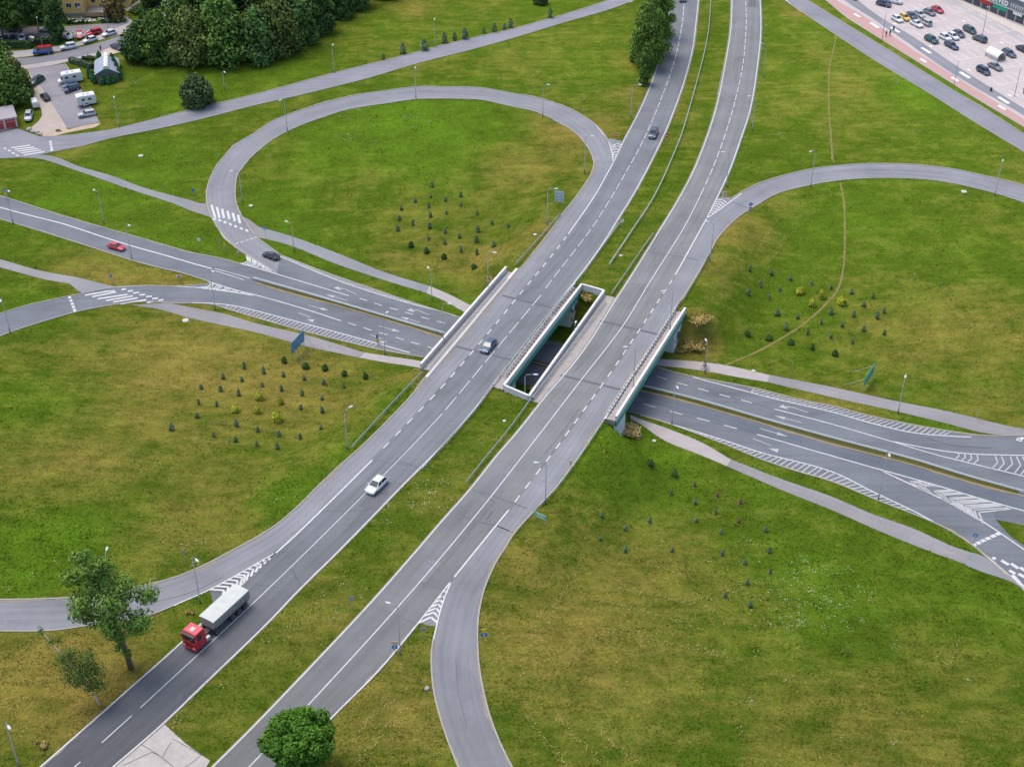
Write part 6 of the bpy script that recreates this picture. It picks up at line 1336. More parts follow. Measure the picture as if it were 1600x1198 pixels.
street('suv', 'white', (106.5, 72.5), (-27, 6), 'white car parked next to the blue van, dark windscreen')
street('hatch', 'white', (140.5, 61.5), (-22, 7), 'white car parked in front of the red cars')
street('hatch', 'white', (170.5, 51.5), (-22, 7), 'white hatchback, rightmost of the three white kerbside cars')
street('suv', 'black', (244.5, 28), (-20, 5), 'black car at the kerb left of the white one with a black roof'); street('hatch', 'white', (265, 20.5), (-20, 6), 'white car with a black roof at the kerb by the wood', roof='black')
street('sedan', 'silver', (263, 9.5), (20, 5), 'silver car in the side street beyond the house lawn'); street('hatch', 'black', (276, 1), (16, 4), 'dark car at the top edge beyond the silver one'); street('suv', 'navy', (328, 2), (18, -4), 'dark car peeping between the trees at the top edge')
street('hatch', 'red', (124.5, 54), (1, 12), 'red car facing the hedge, left of the red estate'); street('wagon', 'red', (146.5, 50), (-17, 5), 'red estate car parked aslant'); street('hatch', 'silver', (108.5, 55), (1, 12), 'small silver car facing the hedge left of the red car')
street('hatch', 'white', (34, 59), (1, 12), 'white car parked in the shade row at the left'); street('hatch', 'grey', (49.5, 59.5), (1, 12), 'dark grey car parked right of the white one in the shade row'); street('hatch', 'navy', (20.5, 61), (1, 12), 'dark navy car parked left of the white one in the shade row')
street('hatch', 'teal', (8.5, 61.5), (1, 12), 'teal car second from the left edge in the shade row'); street('hatch', 'white', (-1, 60), (1, 12), 'white car cut by the left edge in the shade row'); street('sedan', 'silver', (73.5, 45), (-22, 0), 'silver car behind the tree trunks in the residents parking'); street('sedan', 'black', (21, 45), (-20, 0), 'dark car under the trees at the far left parking')
street('sedan', 'purple', (183, 72.5), (18, 7), 'dark purple car parked in the street bay by the wood'); street('hatch', 'silver', (193.5, 67), (15, 8), 'silver hatchback in the street bay beside the purple car')
street('hatch', 'blue', (214, 59), (-14, 4), 'dark blue car half behind the bushes of the wood'); street('hatch', 'lightblue', (225, 54), (-14, 4), 'light blue car right of the dark blue one behind the bushes')
G2 = 'cars in the small parking lot at the upper left'
def lot(kind, col, px, d, label, **k): car(kind, col, px, d, label, G2, F, **k)
lot('suv', 'green', (57.5, 125.5), (-17, 11), 'dark green off-roader at the entrance of the small lot'); lot('hatch', 'black', (70, 150), (-8, -9), 'black car at the middle of the small lot, tail lights towards the viewer')
lot('hatch', 'steelblue', (108.5, 132), (-22, 8), 'blue car squeezed beside the motorhome'); lot('minivan', 'navy', (112, 137.5), (-22, 8), 'dark blue people carrier on the near side of the blue car'); lot('wagon', 'silver', (135.5, 177), (-24, 5), 'silver car alone below the caravan in the small lot'); lot('suv', 'silver', (44.5, 181), (-2, 13), 'silver car on the grass beside the garage')
G3 = 'cars in the retail lot at the upper right'; F0 = z_flat
def shop(kind, col, px, d, label, **k): car(kind, col, px, d, label, G3, F0, **k)
shop('suv', 'navy', (1381, 5.5), (20, 5), 'blue car nearest the top edge of the retail lot'); shop('van', 'white', (1398, 1), (20, 5), 'white van cut by the top edge beside the blue car'); shop('hatch', 'white', (1402, 29), (18, 10), 'white hatchback at the left end of its row, next to the yellow car')
shop('hatch', 'yellow', (1414, 26.5), (14, 9), 'yellow car between the white hatchback and the blue one'); shop('hatch', 'steelblue', (1424.5, 24), (14, 8), 'blue-grey car right of the yellow one'); shop('hatch', 'silver', (1437, 22), (14, 8), 'silver car at the right end of the row with the yellow car')
shop('sedan', 'white', (1432.5, 36.5), (19, 10), 'white saloon in front of the yellow car row'); shop('minivan', 'silver', (1446, 34.5), (-15, -8), 'silver people carrier beside the white saloon, rear to the viewer'); shop('hatch', 'grey', (1452.5, 18.5), (16, 8), 'charcoal car beside the red one'); shop('hatch', 'red', (1465, 14.5), (15, 7), 'red car in the retail lot')
shop('suv', 'green', (1455.5, 61.5), (18, 9), 'dark green off-roader, leftmost of the middle row'); shop('hatch', 'white', (1477, 57.5), (17, 9), 'white car left of the other small white car in the middle row'); shop('hatch', 'white', (1489.5, 56), (15, 9), 'small white car between the white one and the grey-blue one'); shop('hatch', 'slate', (1498.5, 52), (16, 9), 'grey-blue car right of the two white cars')
shop('minivan', 'teal', (1515.5, 46.5), (18, 9), 'dark teal car at the lamp post in the retail lot'); shop('suv', 'slate', (1531, 60), (-18, -8), 'slate off-roader right of the teal car, rear to the viewer'); shop('wagon', 'navy', (1487, 70.5), (20, 10), 'dark navy estate in front of the two white cars')
shop('wagon', 'slate', (1577, 82.5), (18, 10), 'dark estate right of the trolley shelter'); shop('sedan', 'black', (1599, 76), (18, 9), 'dark car cut by the right edge of the picture'); shop('minivan', 'navy', (1537, 110), (20, 11), 'navy car nearest the viewer in the retail lot'); shop('sedan', 'grey', (1555, 103), (20, 10), 'grey car beside the navy one nearest the viewer'); shop('hatch', 'black', (1330, -6), (20, 6), 'dark car at the lot entrance on the top edge'); shop('sedan', 'black', (1412, -8), (18, 8), 'dark car behind the white van at the top edge')
# blue van with a red load on its roof
q_ = car('van', 'blue', (66.5, 79), (-28, 4), 'dark blue van parked at the kerb with a red roof', G1, F, up=.9, roof='red', name='van', cat='van', scale=1.08)

# ------------------------------------------------------------------ articulated tipper truck
def truck():
    zf = z_road; front = np.array([297.0, 1017.0]); q = W([front, (414.7, 924.4), (216.2, 1108.8)], zf); d = q[2] - q[1]; rz = math.atan2(d[1], d[0])
    root = empty('tipper_truck', (q[0, 0], q[0, 1], .065), 'red articulated lorry with a grey covered tipper trailer on the left carriageway', 'truck', None, rz)
    red = paint('truck_red', (.48, .016, .03)); redt = paint('truck_red_roof', (.50, .055, .065)); grey = M('tipper_grey', (.27, .28, .265), .55, .1, .2, 1.2); tarp = concrete('tarpaulin', (.42, .425, .40), .8, .16); chs = M('chassis_dark', (.05, .05, .052), .6); alu = M('tank_aluminium', (.45, .46, .47), .35, .6); gl = glass_mat()
    # local x forward; 0 at the cab front
    w = 1.22
    def ring(x, a, z0, z1, b=None): b = b or a; return [(x, -a, z0), (x, -a, (z0 + z1) / 2), (x, -b, z1), (x, b, z1), (x, a, (z0 + z1) / 2), (x, a, z0)]
    cab = MB().loft([ring(0, w * .93, .55, 1.6, w * .9), ring(-.06, w, .5, 1.75, w * .97), ring(-.10, w, .5, 1.78, w * .97)]); 
    cab.loft([ring(-.10, w, .5, 1.78, w), ring(-.32, w, .5, 3.0, w * .93), ring(-2.05, w, .6, 3.12, w * .93), ring(-2.15, w * .97, .8, 3.0, w * .9)])
    c = cab.build('cab', red, root)
    MB().prism([(-.42, -w * .9), (-.42, w * .9), (-2.02, w * .9), (-2.02, -w * .9)], 3.085, 3.16).build('cab_roof', redt, root); MB().box((-1.1, 0, 3.185), (.75, .7, .05)).build('roof_hatch', M('hatch_grey', (.4, .36, .34), .5), root)
    MB().add([(-.07, -w * .88, 1.84), (-.07, w * .88, 1.84), (-.275, w * .84, 2.86), (-.275, -w * .84, 2.86)], [(0, 1, 2, 3)]).build('windscreen', gl, root)
    MB().box((-.05, 0, 3.0), (.3, 2.1, .06)).build('sun_visor', chs, root)
    for s in (-1, 1):
        y = s * (w + .012); MB().add([(-.42, y, 1.85), (-1.35, y, 1.85), (-1.35, s * w * .985, 2.75), (-.55, s * w * .985, 2.75)], [(0, 1, 2, 3)]).build('side_window', gl, root)
        MB().box((.012, s * .85, .82), (.05, .42, .22)).build('headlight', M('headlight_lit', (.75, .62, .42), .2), root); MB().box((-.2, s * (w + .2), 2.2), (.12, .22, .6)).build('mirror', red, root)
        MB().box((-2.6, s * .98, .72), (.75, .42, .5)).build('fuel_tank', alu, root)
        MB().box((-1.55, s * 1.16, .55), (.7, .1, .5)).build('step', chs, root)
    MB().box((.02, 0, .62), (.1, 2.3, .3)).build('bumper', red, root); MB().box((.008, 0, 1.25), (.04, 1.5, .6)).build('grille', M('grille_dark_red', (.16, .012, .018), .5), root)
    MB().box((-3.4, 0, .86), (3.6, .9, .22)).build('chassis', chs, root); MB().box((-2.35, .35, 1.25), (.3, .9, .9)).build('exhaust_stack', M('pipe_steel', (.2, .17, .15), .5, .4), root)
    # tipper: tapered tub with a rolled tarpaulin
    x0, x1 = -3.75, -11.0
    tub = MB().loft([[(x0, -1.05, 1.35), (x0, -1.24, 2.75), (x0, 1.24, 2.75), (x0, 1.05, 1.35)], [(x0 - .9, -1.05, 1.15), (x0 - .9, -1.25, 2.75), (x0 - .9, 1.25, 2.75), (x0 - .9, 1.05, 1.15)], [(x1, -1.08, 1.12), (x1, -1.26, 2.75), (x1, 1.26, 2.75), (x1, 1.08, 1.12)]])
    t = tub.build('tipper_body', grey, root)
    tp = []
    for k in range(14):
        x = x0 + .05 - (x0 - x1 + .15) * k / 13; sag = .04 * math.sin(k * 1.9); tp.append([(x, -1.3, 2.68), (x, -1.29, 2.80 + sag * .3), (x, -.5, 2.87 + sag), (x, .5, 2.87 - sag * .6), (x, 1.29, 2.80), (x, 1.3, 2.68)])
    MB().loft(tp, closed=False, cap=False).build('tarpaulin', tarp, root)
    for s in (-1, 1):
        for k in range(9): MB().box((x0 - .6 - k * .86, s * 1.19, 1.98), (.09, .1, 1.45)).build('rib', grey, t)
        MB().box(((x0 + x1) / 2, s * 1.285, 2.62), (x0 - x1, .07, .12)).build('top_rail', grey, t)
    MB().box((x1 - .03, 0, 1.95), (.06, 2.45, 1.55)).build('tailgate', grey, t)
    MB().box((-7.4, 0, .95), (7.0, .8, .26)).build('trailer_frame', chs, root)
    for s in (-1, 1): MB().box((x1 - .02, s * .9, .95), (.08, .4, .18)).build('tail_light', tail_m, root)
    n = 20; wr = .52; rings = [[(r * math.cos(2 * math.pi * k / n), y, r * math.sin(2 * math.pi * k / n)) for k in range(n)] for y, r in ((-.17, wr * .92), (-.13, wr), (.13, wr), (.17, wr * .92))]
    wm = MB().loft(rings).mesh('wheel', tyre_m, True); q2 = MB()
    for s in (-1, 1): q2.add([(0, s * .15, 0)] + [(wr * .6 * math.cos(2 * math.pi * k / n), s * .176, wr * .6 * math.sin(2 * math.pi * k / n)) for k in range(n)], [(0, 1 + k, 1 + (k + 1) % n) for k in range(n)])
    rm = q2.mesh('rim', M('truck_rim', (.28, .28, .29), .5, .4))
    for x in (-1.25, -4.35, -7.55, -8.85, -10.15):
        for s in (-1, 1): wv = link_mesh('wheel', wm, root, (x, s * 1.03, wr)); link_mesh('rim', rm, wv)
        if x < -4: [MB().box((x, s * 1.05, 1.1), (1.15, .4, .05)).build('mudguard', chs, root) for s in (-1, 1)]
    MB().box((-1.25, 0, 1.08), (.1, .1, .1)).build('axle_mount', chs, root)
truck()

# ------------------------------------------------------------------ motorhome, caravan, trailer, motorbikes
def camper(px, d, L, label, name, cat, cab):
    q, rz = heading(px, d, F, 1.3); root = empty(name, (q[0], q[1], float(F(q[None])[0]) + .065), label, cat, None, rz); wh = paint('camper_white', (.58, .58, .565)); gl = glass_mat()
    x1 = L / 2; xb = x1 - (1.5 if cab else .55)
    rg = lambda x, z0, z1, w=1.12: [(x, -w, z0), (x, -w, z1 - .18), (x, -w * .85, z1), (x, w * .85, z1), (x, w, z1 - .18), (x, w, z0)]
    m = MB().loft([rg(-x1, .55, 2.5), rg(-x1 + .15, .45, 2.75), rg(xb - .3, .45, 2.78), rg(xb + (.5 if cab else .45), 1.9 if cab else 1.1, 2.6, 1.08)] + ([] if cab else [rg(x1, .9, 1.9, 1.0)])); m.build('body', wh, root)
    if cab: MB().loft([[(xb - .1, -.98, .4), (xb - .1, -.95, 1.9), (xb - .1, .95, 1.9), (xb - .1, .98, .4)], [(x1 - .75, -.97, .4), (x1 - .75, -.9, 1.15), (x1 - .75, .9, 1.15), (x1 - .75, .97, .4)], [(x1, -.88, .45), (x1, -.8, .9), (x1, .8, .9), (x1, .88, .45)]]).build('cab', wh, root); MB().add([(x1 - .72, -.85, 1.2), (x1 - .72, .85, 1.2), (xb + .02, .85, 1.85), (xb + .02, -.85, 1.85)], [(0, 1, 2, 3)]).build('windscreen', gl, root)
    else: MB().add([(x1 - .02, -.7, 1.25), (x1 - .02, .7, 1.25), (x1 - .25, .7, 1.75), (x1 - .25, -.7, 1.75)], [(0, 1, 2, 3)]).build('front_window', gl, root)
    for s in (-1, 1):
        for x in (-x1 * .35, x1 * .3): MB().box((x, s * 1.125, 1.75), (.8, .03, .5)).build('side_window', gl, root)
        for x in ((-x1 * .45, x1 * .68) if cab else (-.1,)): wv = link_mesh('wheel', car_meshes('hatch')['wheel'], root, (x, s * .98, .33)); link_mesh('rim', car_meshes('hatch')['rim'], wv)
    MB().box((-x1 * .3, 0, 2.8), (.6, .6, .09)).build('roof_hatch', M('roof_hatch_grey', (.3, .3, .32), .4), root); MB().box((x1 * .15, .1, 2.81), (.5, .7, .08)).build('roof_hatch', M('roof_hatch_grey', (.3, .3, .32), .4), root)
    return root
camper((109, 121.5), (-34, 9), 5.9, 'white motorhome with its cab to the left in the small lot', 'motorhome', 'motorhome', True)
camper((134, 156), (-26, 7), 4.6, 'white caravan with a dark roof hatch in the small lot', 'caravan', 'caravan', False)
q, rz = heading((54.5, 162), (7, 18), F, .9); root = empty('cargo_trailer', (q[0], q[1], float(F(q[None])[0])), 'small white box trailer standing at the edge of the small lot', 'trailer', None, rz)
MB().loft([[(-1.5, -.75, .45), (-1.5, -.75, 1.6), (-1.5, -.5, 1.85), (-1.5, .5, 1.85), (-1.5, .75, 1.6), (-1.5, .75, .45)], [(1.5, -.75, .45), (1.5, -.75, 1.6), (1.5, -.5, 1.85), (1.5, .5, 1.85), (1.5, .75, 1.6), (1.5, .75, .45)]]).build('box_body', paint('camper_white', (.58, .58, .565)), root)
MB().tube([(1.5, 0, .5), (2.4, 0, .45)], .05, 6).build('drawbar', plast, root)
for s in (-1, 1): wv = link_mesh('wheel', car_meshes('hatch')['wheel'], root, (0, s * .82, .33)); link_mesh('rim', car_meshes('hatch')['rim'], wv)
def motorbike(px, d, label, col):
    q, rz = heading(px, d, F, .5); root = empty('motorcycle', (q[0], q[1], float(F(q[None])[0]) + .06), label, 'motorcycle', None, rz); n = 14
    for x in (.72, -.72):
        rings = [[(r * math.cos(2 * math.pi * k / n), y, r * math.sin(2 * math.pi * k / n)) for k in range(n)] for y, r in ((-.07, .30), (.07, .30), (.07, .18), (-.07, .18))]; MB().loft(rings + [rings[0]], cap=False).build('wheel', tyre_m, root, (x, 0, .31))
    MB().loft([[(.55, -.12, .6), (.55, .12, .6), (.55, .1, .98), (.55, -.1, .98)], [(.1, -.2, .45), (.1, .2, .45), (.1, .18, 1.0), (.1, -.18, 1.0)], [(-.35, -.14, .5), (-.35, .14, .5), (-.35, .13, .82), (-.35, -.13, .82)], [(-.95, -.1, .7), (-.95, .1, .7), (-.95, .08, .86), (-.95, -.08, .86)]]).build('fairing', col, root)
    MB().tube([(.5, -.38, 1.08), (.62, 0, 1.12), (.5, .38, 1.08)], .025, 6).build('handlebar', plast, root); MB().box((-.5, 0, .9), (.7, .3, .1)).build('saddle', plast, root); MB().tube([(.55, 0, 1.0), (.72, 0, .31)], .05, 6).build('fork', rim_m, root)
motorbike((133, 165.5), (-13, 3), 'motorcycle with pale fairing parked beside the caravan', M('moto_pale', (.35, .38, .42), .3)); motorbike((13, 84), (6, 6), 'dark motorcycle parked on the pavement at the left edge', plast)

# ------------------------------------------------------------------ people and bicycle
skin_m = M('skin', (.48, .30, .22), .6)
def person(px, face, label, top, legs, hair, zf, sit=False, rz=None, up=0.0, held=None):
    """one continuous body; colours by height; hair is a child"""
    p = P3(px, zf); 
    if rz is None: rz = face
    me = bpy.data.meshes.new('person'); bm = bmesh.new(); sk = bm.verts.layers.skin.new()
    J = {}
    def v(n, co, r):
        x = bm.verts.new(co); x[sk].radius = (r, r); J[n] = x; return x
    s = .22
    if sit: pts = {'pel': ((-.15, 0, .98), .14), 'ch': ((.08, 0, 1.36), .17), 'ne': ((.16, 0, 1.55), .06), 'hd': ((.2, 0, 1.70), .10), 'top': ((.2, 0, 1.80), .07), 'lk': ((.22, .12, .72), .075), 'la': ((.05, .14, .35), .05), 'lf': ((.2, .14, .27), .045), 'rk': ((.24, -.12, .86), .075), 'ra': ((.10, -.14, .55), .05), 'rf': ((.25, -.14, .48), .045), 'le': ((.32, .26, 1.18), .045), 'lh': ((.52, .24, 1.06), .035), 're': ((.32, -.26, 1.18), .045), 'rh': ((.52, -.24, 1.06), .035)}
    else: pts = {'pel': ((0, 0, .95), .14), 'ch': ((0, 0, 1.32), .165), 'ne': ((.01, 0, 1.52), .055), 'hd': ((.03, 0, 1.64), .095), 'top': ((.02, 0, 1.74), .07), 'lk': ((.1, .1, .50), .075), 'la': ((.06, .1, .09), .05), 'lf': ((.2, .1, .05), .045), 'rk': ((-.02, -.1, .50), .075), 'ra': ((-.2, -.1, .11), .05), 'rf': ((-.08, -.1, .05), .045), 'le': ((-.04, .27, 1.12), .045), 'lh': ((.08, .27, .88), .035), 're': ((.02, -.27, 1.12), .045), 'rh': ((.14, -.27, .9), .035)}
    for n, (co, r) in pts.items(): v(n, co, r)
    v('ls', (pts['ch'][0][0], .2, pts['ch'][0][2] + .1), .065); v('rs', (pts['ch'][0][0], -.2, pts['ch'][0][2] + .1), .065); v('lp', (pts['pel'][0][0], .1, pts['pel'][0][2] - .06), .095); v('rp', (pts['pel'][0][0], -.1, pts['pel'][0][2] - .06), .095)
    for a, b in (('pel', 'ch'), ('ch', 'ne'), ('ne', 'hd'), ('hd', 'top'), ('ch', 'ls'), ('ls', 'le'), ('le', 'lh'), ('ch', 'rs'), ('rs', 're'), ('re', 'rh'), ('pel', 'lp'), ('lp', 'lk'), ('lk', 'la'), ('la', 'lf'), ('pel', 'rp'), ('rp', 'rk'), ('rk', 'ra'), ('ra', 'rf')): bm.edges.new((J[a], J[b]))
    J['pel'][sk].use_root = True; bm.to_mesh(me); bm.free()
    o = bpy.data.objects.new('person', me); COL.objects.link(o); o.modifiers.new('s', 'SKIN'); o.modifiers.new('u', 'SUBSURF').levels = 1
    dg = bpy.context.evaluated_depsgraph_get(); m2 = bpy.data.meshes.new_from_object(o.evaluated_get(dg)); m2.name = 'person'; o.modifiers.clear(); o.data = m2
    for m in (skin_m, top, legs, plast): m2.materials.append(m)
    zn = pts['ne'][0][2]; zp = pts['pel'][0][2]
    for f in m2.polygons:
        c = f.center; f.use_smooth = True
        f.material_index = 0 if c.z > zn - .02 or (abs(c.y) > .21 and c.z < zp + .02 and not sit) or (sit and c.x > .42) else 1 if c.z > zp - .02 and not (sit and c.x > .05 and c.z < .95 and abs(c.y) < .2) else 3 if c.z < (.1 if not sit else .3) else 2
    o.location = p + Vector((0, 0, up)); o.rotation_euler.z = rz; tag(o, label, 'person')
    hb = bmesh.new(); bmesh.ops.create_uvsphere(hb, u_segments=10, v_segments=8, radius=.125)
    for x in hb.verts: x.co.z *= 1.05
    hm = bpy.data.meshes.new('hair'); hb.to_mesh(hm); hb.free(); hm.materials.append(hair); link_mesh('hair', hm, o, (pts['hd'][0][0] - .035, 0, pts['hd'][0][2] + .05))
    return o
dk = M('cloth_dark', (.03, .03, .04), .8); hr = M('hair_dark', (.03, .022, .018), .7); rd = M('cloth_maroon', (.30, .05, .07), .8); jn = M('cloth_denim', (.07, .09, .15), .8); lt = M('cloth_pale', (.45, .42, .42), .8)
bq, brz = heading((1102, 574), (-22, -3), z_low, .5)
root = empty('bicycle', (bq[0], bq[1], LOW + .05), 'bicycle ridden along the path right of the bridge', 'bicycle', None, brz); n = 20
for x in (.52, -.52):
    rg = [[(r * math.cos(2 * math.pi * k / n), y, r * math.sin(2 * math.pi * k / n)) for k in range(n)] for y, r in ((-.025, .34), (.025, .34), (.025, .29), (-.025, .29))]; MB().loft(rg + [rg[0]], cap=False).build('wheel', tyre_m, root, (x, 0, .34))
fm = MB(); fr = M('bike_frame', (.12, .03, .035), .4)
for a, b in (((-.52, 0, .34), (0, 0, .3)), ((0, 0, .3), (-.18, 0, .86)), ((-.18, 0, .82), (.36, 0, .84)), ((.36, 0, .84), (0, 0, .3)), ((-.52, 0, .34), (-.18, 0, .8)), ((.36, 0, .95), (.52, 0, .34))): fm.tube([a, b], .022, 6)
fm.build('frame', fr, root); MB().box((-.2, 0, .9), (.26, .16, .06)).build('saddle', plast, root); MB().tube([(.42, -.28, 1.03), (.36, 0, .97), (.42, .28, 1.03)], .02, 6).build('handlebar', plast, root)
pr = person((1102, 577), 0, 'cyclist in dark maroon clothes riding on the path right of the bridge', rd, dk, hr, z_low, True, brz); pr.location = (bq[0], bq[1], LOW + .05)
_, wz = heading((1385, 55), (12, 8), z_flat, 0)
person((1384, 58), wz, 'walker in maroon clothes on the red path', rd, rd, hr, z_flat); person((1390, 57), wz, 'walker in black clothes on the edge of the red path', dk, dk, hr, z_flat); person((1599, 147), wz + 2, 'person in dark clothes at the right edge of the retail lot', jn, dk, hr, z_flat)
person((1465.5, 68), wz + 1.2, 'person standing at the front of the dark green off-roader', lt, jn, hr, z_flat); person((158, 81), 2.6, 'person in dark red jacket on the pavement by the street', M('cloth_darkred', (.12, .03, .05), .8), dk, hr, z_land)
bin_m = M('bin_dark', (.03, .03, .035), .6)
for px, lb in (((1396, 47), 'dark litter bin on the white hatched marking of the retail lot'), ((1548, 143), 'dark litter bin at the lane edge of the retail lot')):
    p = P3(px, z_flat); root = empty('litter_bin', p, lb, 'litter bin', None); MB().tube([(0, 0, 0), (0, 0, .85)], [.24, .28], 10).build('bin_body', bin_m, root); MB().tube([(0, 0, .86), (0, 0, .95)], [.31, .25], 10).build('lid', bin_m, root)
# trolley shelter
q, rz = heading((1556, 84), (20, 10), z_flat, 1.2); root = empty('trolley_shelter', (q[0], q[1], 0), 'white arched shopping trolley shelter in the retail lot', 'shelter', None, rz); al = M('shelter_sheet', (.62, .62, .58), .4)
arc = [(-1.35 * math.cos(math.pi * k / 12), 1.0 + 1.25 * math.sin(math.pi * k / 12)) for k in range(13)]
MB().loft([[(x, y, z) for y, z in arc] + [(x, y * .97, z - .05) for y, z in arc[::-1]] for x in (-2.3, 0, 2.3)]).build('canopy', al, root)
for s in (-1, 1):
    MB().box((0, s * 1.33, .5), (4.5, .04, .98)).build('side_panel', M('shelter_side', (.34, .33, .33), .5), root)
    for x in (-2.2, 0, 2.2): MB().tube([(x, s * 1.38, 0), (x, s * 1.38, 1.05)], .04, 6).build('post', steel, root)

# ------------------------------------------------------------------ buildings
win_m = M('window_glass', (.05, .06, .075), .12); frame_w = M('window_frame_white', (.68, .68, .68), .5)
def walls(root, ring, z0, z1, mat, name='wall'): return MB().prism(ring, z0, z1).build(name, mat, root)
yel_w = concrete('yellow_render', (.74, .52, .17), .6, .12); crm = concrete('cream_render', (.55, .50, .42), .6, .1)
A_, B_ = W([(97, 27), (132.5, 26)], z_flat); c = (A_ + B_) / 2; u = (B_ - A_); Lw = np.hypot(*u); u /= Lw; nv = np.array([-u[1], u[0]]); rz = math.atan2(u[1], u[0])
root = empty('yellow_house', (c[0], c[1], 0), 'yellow rendered apartment house cut by the top edge at the upper left', 'house', None, rz)
walls(root, [(-Lw / 2, 0), (Lw / 2, 0), (Lw / 2, 14), (-Lw / 2, 14)], -.5, 11, yel_w)
MB().box((0, -.06, .5), (Lw + .1, .1, 1.0)).build('plinth', M('plinth_grey', (.3, .25, .22), .8), root)
for z in (3.2, 6.0, 8.8):
    for x in (-.7, 1.6):
        fo = MB().box((x, -.03, z), (1.5, .06, 1.25)).build('window', frame_w, root)
        for s in (-1, 1): MB().box((x + s * .35, -.07, z), (.62, .03, 1.05)).build('pane', win_m, fo)
MB().box((0, 7, 11.2), (Lw + .6, 14.6, .4)).build('roof', M('flat_roof', (.2, .2, .2), .9), root)
MB().box((1.9, -.25, 2.6), (.5, .4, .6)).build('air_conditioner', frame_w, root)
wing = MB().prism([(Lw / 2, 6), (Lw / 2 + 11, 6), (Lw / 2 + 11, 14), (Lw / 2, 14)], -.5, 10.97).build('wing', yel_w, root)
for x in (1.6, 4.4, 7.2, 9.8):
    for z in (2.2, 5.2, 8.2): fo = MB().box((Lw / 2 + x, 5.97, z), (1.3, .06, 1.3)).build('window', frame_w, wing); MB().box((Lw / 2 + x, 5.93, z), (1.1, .03, 1.1)).build('pane', win_m, fo)
og = concrete('orange_render', (.50, .32, .19), .6, .12)
ra = MB().box((Lw / 2 + 2.6, -.2, .6), (4.6, .18, 1.2)).box((Lw / 2 + 6.2, -1.6, .55), (3.4, .18, 1.1), -.5)
MB().box((Lw / 2 + 2.6, -.2, .6), (4.6, .18, 1.2)).build('ramp_wall', og, root); MB().box((Lw / 2 + 6.4, -1.0, .55), (3.6, .18, 1.1), -.45).build('ramp_wall', og, root); MB().box((Lw / 2 + 3.5, 2.8, .25), (6.5, 6, .5)).build('entrance_terrace', M('terrace_grey', (.30, .29, .30), .8), root)
for px, s, lb in (((126, 33), 5.5, 'bed of white flowers in front of the yellow house'), ((176, 32), 4.0, 'white flower bed right of the house ramp'), ((214, 17), 3.5, 'flower bed on the lawn beside the house path')):
    g = np.random.default_rng(int(px[0])); p = P3(px, z_flat); n = 160; c = np.c_[g.normal(size=n) * s * .45, g.normal(size=n) * .6, .15 + .35 * g.random(n)]
    tag(link_mesh('flower_bed', quads_mesh('flower_bed', c, np.array([0, -.5, 1.0]) + g.normal(size=(n, 3)) * .4, g.normal(size=(n, 3)), .13 + .12 * g.random(n), g.random(n), leaf_mat('bed_flowers', (.35, .34, .28), (.62, .60, .56))), None, p), lb, 'flower bed')
# garage
A_, B_ = W([(-22, 209), (28.3, 198)], z_land); u = B_ - A_; Lw = np.hypot(*u); rz = math.atan2(u[1], u[0]); zb = float(z_land(B_[None])[0])
root = empty('garage_block', (A_[0], A_[1], zb), 'low garage with a grey roof and red doors at the left edge', 'garage', None, rz)
cw = concrete('pinkish_render', (.58, .46, .40), .8, .1); dr = concrete('red_garage_door', (.34, .05, .06), 1.2, .2)
walls(root, [(0, 0), (Lw, 0), (Lw, 6.3), (0, 6.3)], -.3, 2.5, cw); MB().loft([[(-.2, -.35, 2.51), (Lw + .25, -.35, 2.51), (Lw + .25, -.35, 2.66), (-.2, -.35, 2.66)], [(-.2, 6.6, 2.75), (Lw + .25, 6.6, 2.75), (Lw + .25, 6.6, 2.9), (-.2, 6.6, 2.9)]]).build('roof', concrete('roofing_felt', (.27, .25, .26), .6, .15), root)
for k in range(3):
    x = Lw - 1.55 - k * 2.75; d_ = MB().box((x, -.03, 1.08), (2.3, .07, 2.1)).build('door', dr, root); MB().box((x, -.075, 1.62), (2.0, .03, .28)).build('door_panel', M('door_light_red', (.45, .18, .18), .6), d_)
# glass-fronted kiosk
A_, B_ = W([(152.5, 131.5), (186.5, 126)], z_land); u = B_ - A_; Lw = np.hypot(*u); rz = math.atan2(u[1], u[0]); zb = float(z_land(A_[None])[0]); D_ = W([(141.5, 108)], z_land)[0]; dep = np.hypot(*(D_ - A_)) * .96
root = empty('kiosk', (A_[0], A_[1], zb), 'small brick kiosk with a blue-grey gable roof, arched skylight and glass front', 'kiosk', None, rz)
brick = concrete('red_brick', (.26, .075, .06), 1.5, .25); tin = M('blue_grey_tin', (.30, .34, .42), .4, .3, .12); gl = M('kiosk_glass', (.10, .14, .15), .08)
walls(root, [(0, 0), (Lw, 0), (Lw, dep), (0, dep)], -.3, 2.5, brick); rg = lambda y: [(-.4, y, 2.45), (Lw / 2, y, 4.1), (Lw + .4, y, 2.45), (Lw + .4, y, 2.6), (Lw / 2, y, 4.25), (-.4, y, 2.6)]
MB().loft([rg(-.5), rg(dep + .4)]).build('roof', tin, root)
MB().add([(.1, -.02, 2.5), (Lw - .1, -.02, 2.5), (Lw / 2, -.02, 4.0)], [(0, 1, 2)]).build('gable_glass', gl, root)
for k in range(5): MB().box((.55 + (Lw - 1.1) * k / 4, -.05, 1.35), ((Lw - 1) / 5.4, .05, 2.1)).build('window', gl, root)
ar = [(Lw / 2 + .8 * math.cos(math.pi * k / 8), 3.72 + .95 * math.sin(math.pi * k / 8)) for k in range(9)]
MB().loft([[(x, y, z) for x, z in ar] for y in (-.3, dep * .5, dep + .2)]).build('skylight', M('skylight_pale', (.58, .58, .53), .3), root)
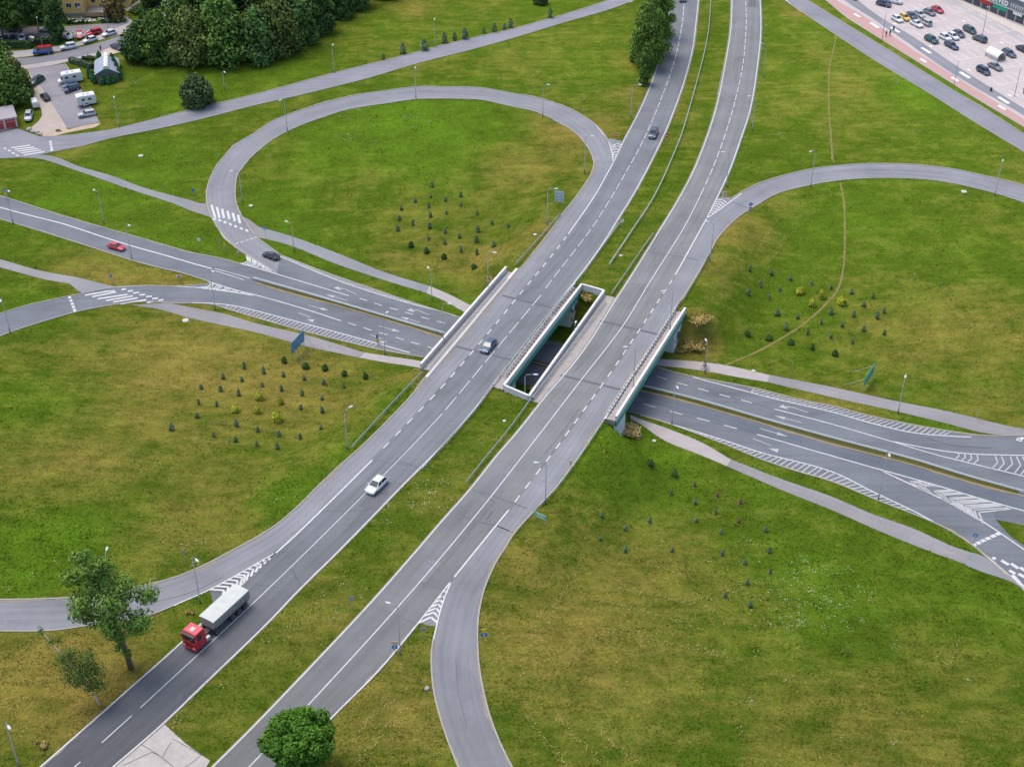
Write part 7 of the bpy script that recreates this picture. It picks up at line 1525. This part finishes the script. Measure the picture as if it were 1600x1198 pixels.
for k in range(4): MB().loft([[(Lw / 2 + (x - Lw / 2) * 1.04, y, 3.72 + (z - 3.72) * 1.04) for x, z in ar] for y in (dep * (.1 + .22 * k), dep * (.1 + .22 * k) + .16)]).build('skylight_rib', M('rib_grey', (.35, .36, .38), .5), root)
# retail building
A_, B_ = W([(1522, 8.5), (1600, 40)], z_flat); u = B_ - A_; u /= np.hypot(*u); rz = math.atan2(u[1], u[0]); A0 = A_ - u * 25; Lw = 75
root = empty('retail_store', (A0[0], A0[1], 0), 'long grey shop building with white letters and coloured banners at the upper right corner', 'shop building', None, rz)
fac = concrete('facade_grey', (.17, .175, .19), .3, .12); walls(root, [(0, 0), (Lw, 0), (Lw, 30), (0, 30)], -.3, 6.0, fac)
MB().box((Lw / 2, 14.9, 6.15), (Lw + .6, 30.8, .3)).build('roof', M('metal_roof_pale', (.50, .52, .55), .5), root)
MB().box((Lw / 2, -.35, 2.9), (Lw, .7, .14)).build('canopy', M('canopy_grey', (.28, .28, .30), .5), root)
def fx(px, z):  # distance along the facade and height for a pixel on it
    lo = [(at_z([px], zz)[0], zz) for zz in np.arange(.2, 6.4, .1)]; k = min(lo, key=lambda t: abs(np.cross(u, t[0] - A0))); return float((k[0] - A0) @ u), k[1]
for px0, px1, mt, h in (((1552, 7.5), (1575, 15), grn_m, 1.6), ((1531, 1), (1549, 5), red_sm, 1.2)):
    a, b = fx(px0, 0), fx(px1, 0); MB().box(((a[0] + b[0]) / 2, -.11, (a[1] + b[1]) / 2 + .1), (abs(b[0] - a[0]), .14, h)).build('banner', mt, root)
for k in range(18):
    x = 14 + k * 3.0; w_ = MB().box((x, -.03, 1.4), (2.5, .06, 2.5)).build('shop_window', win_m, root); MB().box((x + 1.3, -.09, 1.4), (.1, .08, 2.7)).build('mullion', frame_w, w_)
cv = bpy.data.curves.new('letters', 'FONT'); cv.body = 'RESERVED'; cv.size = 1.75; cv.extrude = .06; cv.space_character = 1.12; cv.offset = .025
ob = bpy.data.objects.new('letters', cv); COL.objects.link(ob); dg = bpy.context.evaluated_depsgraph_get(); lm = bpy.data.meshes.new_from_object(ob.evaluated_get(dg)); bpy.data.objects.remove(ob)
lm.materials.clear(); lm.materials.append(M('letter_white', (.80, .80, .80), .5)); xs = [v.co.x for v in lm.vertices]
e = fx((1575.5, 6.0), 0); lo = bpy.data.objects.new('shop_lettering', lm); COL.objects.link(lo); lo.parent = root; lo.rotation_euler = (R(90), 0, 0); lo.location = (e[0] - max(xs), -.14, e[1] - .75)
a, b = fx((1580, 9), 0), fx((1600, 15), 0)
for k in range(9):
    x = a[0] + k * .75; MB().box((x, -.1, a[1]), (.09, .12, 1.2)).box((x + .22, -.1, a[1] + .5), (.35, .12, .12)).box((x + .2, -.1, a[1]), (.3, .12, .1)).build('sign_glyph', M('letter_white', (.80, .80, .80), .5), root)
a = fx((1589, 21), 0); MB().box((a[0] + .3, -.15, a[1]), (3.0, .1, 1.0), 0).build('sign_board', M('letter_white', (.80, .80, .80), .5), root)
for px, lb in (((1549, 17.5), 'dark advertising pillar under the red and green banners'), ((1577, 27), 'dark advertising pillar beside the white sign board')):
    p = P3(px, z_flat); tag(MB().box((0, 0, 1.1), (.7, .35, 2.2), 0).box((0, 0, 2.26), (.8, .45, .1)).build('advert_pillar', M('pillar_dark', (.05, .05, .09), .4), None, p, rz=rz), lb, 'advert pillar', None)
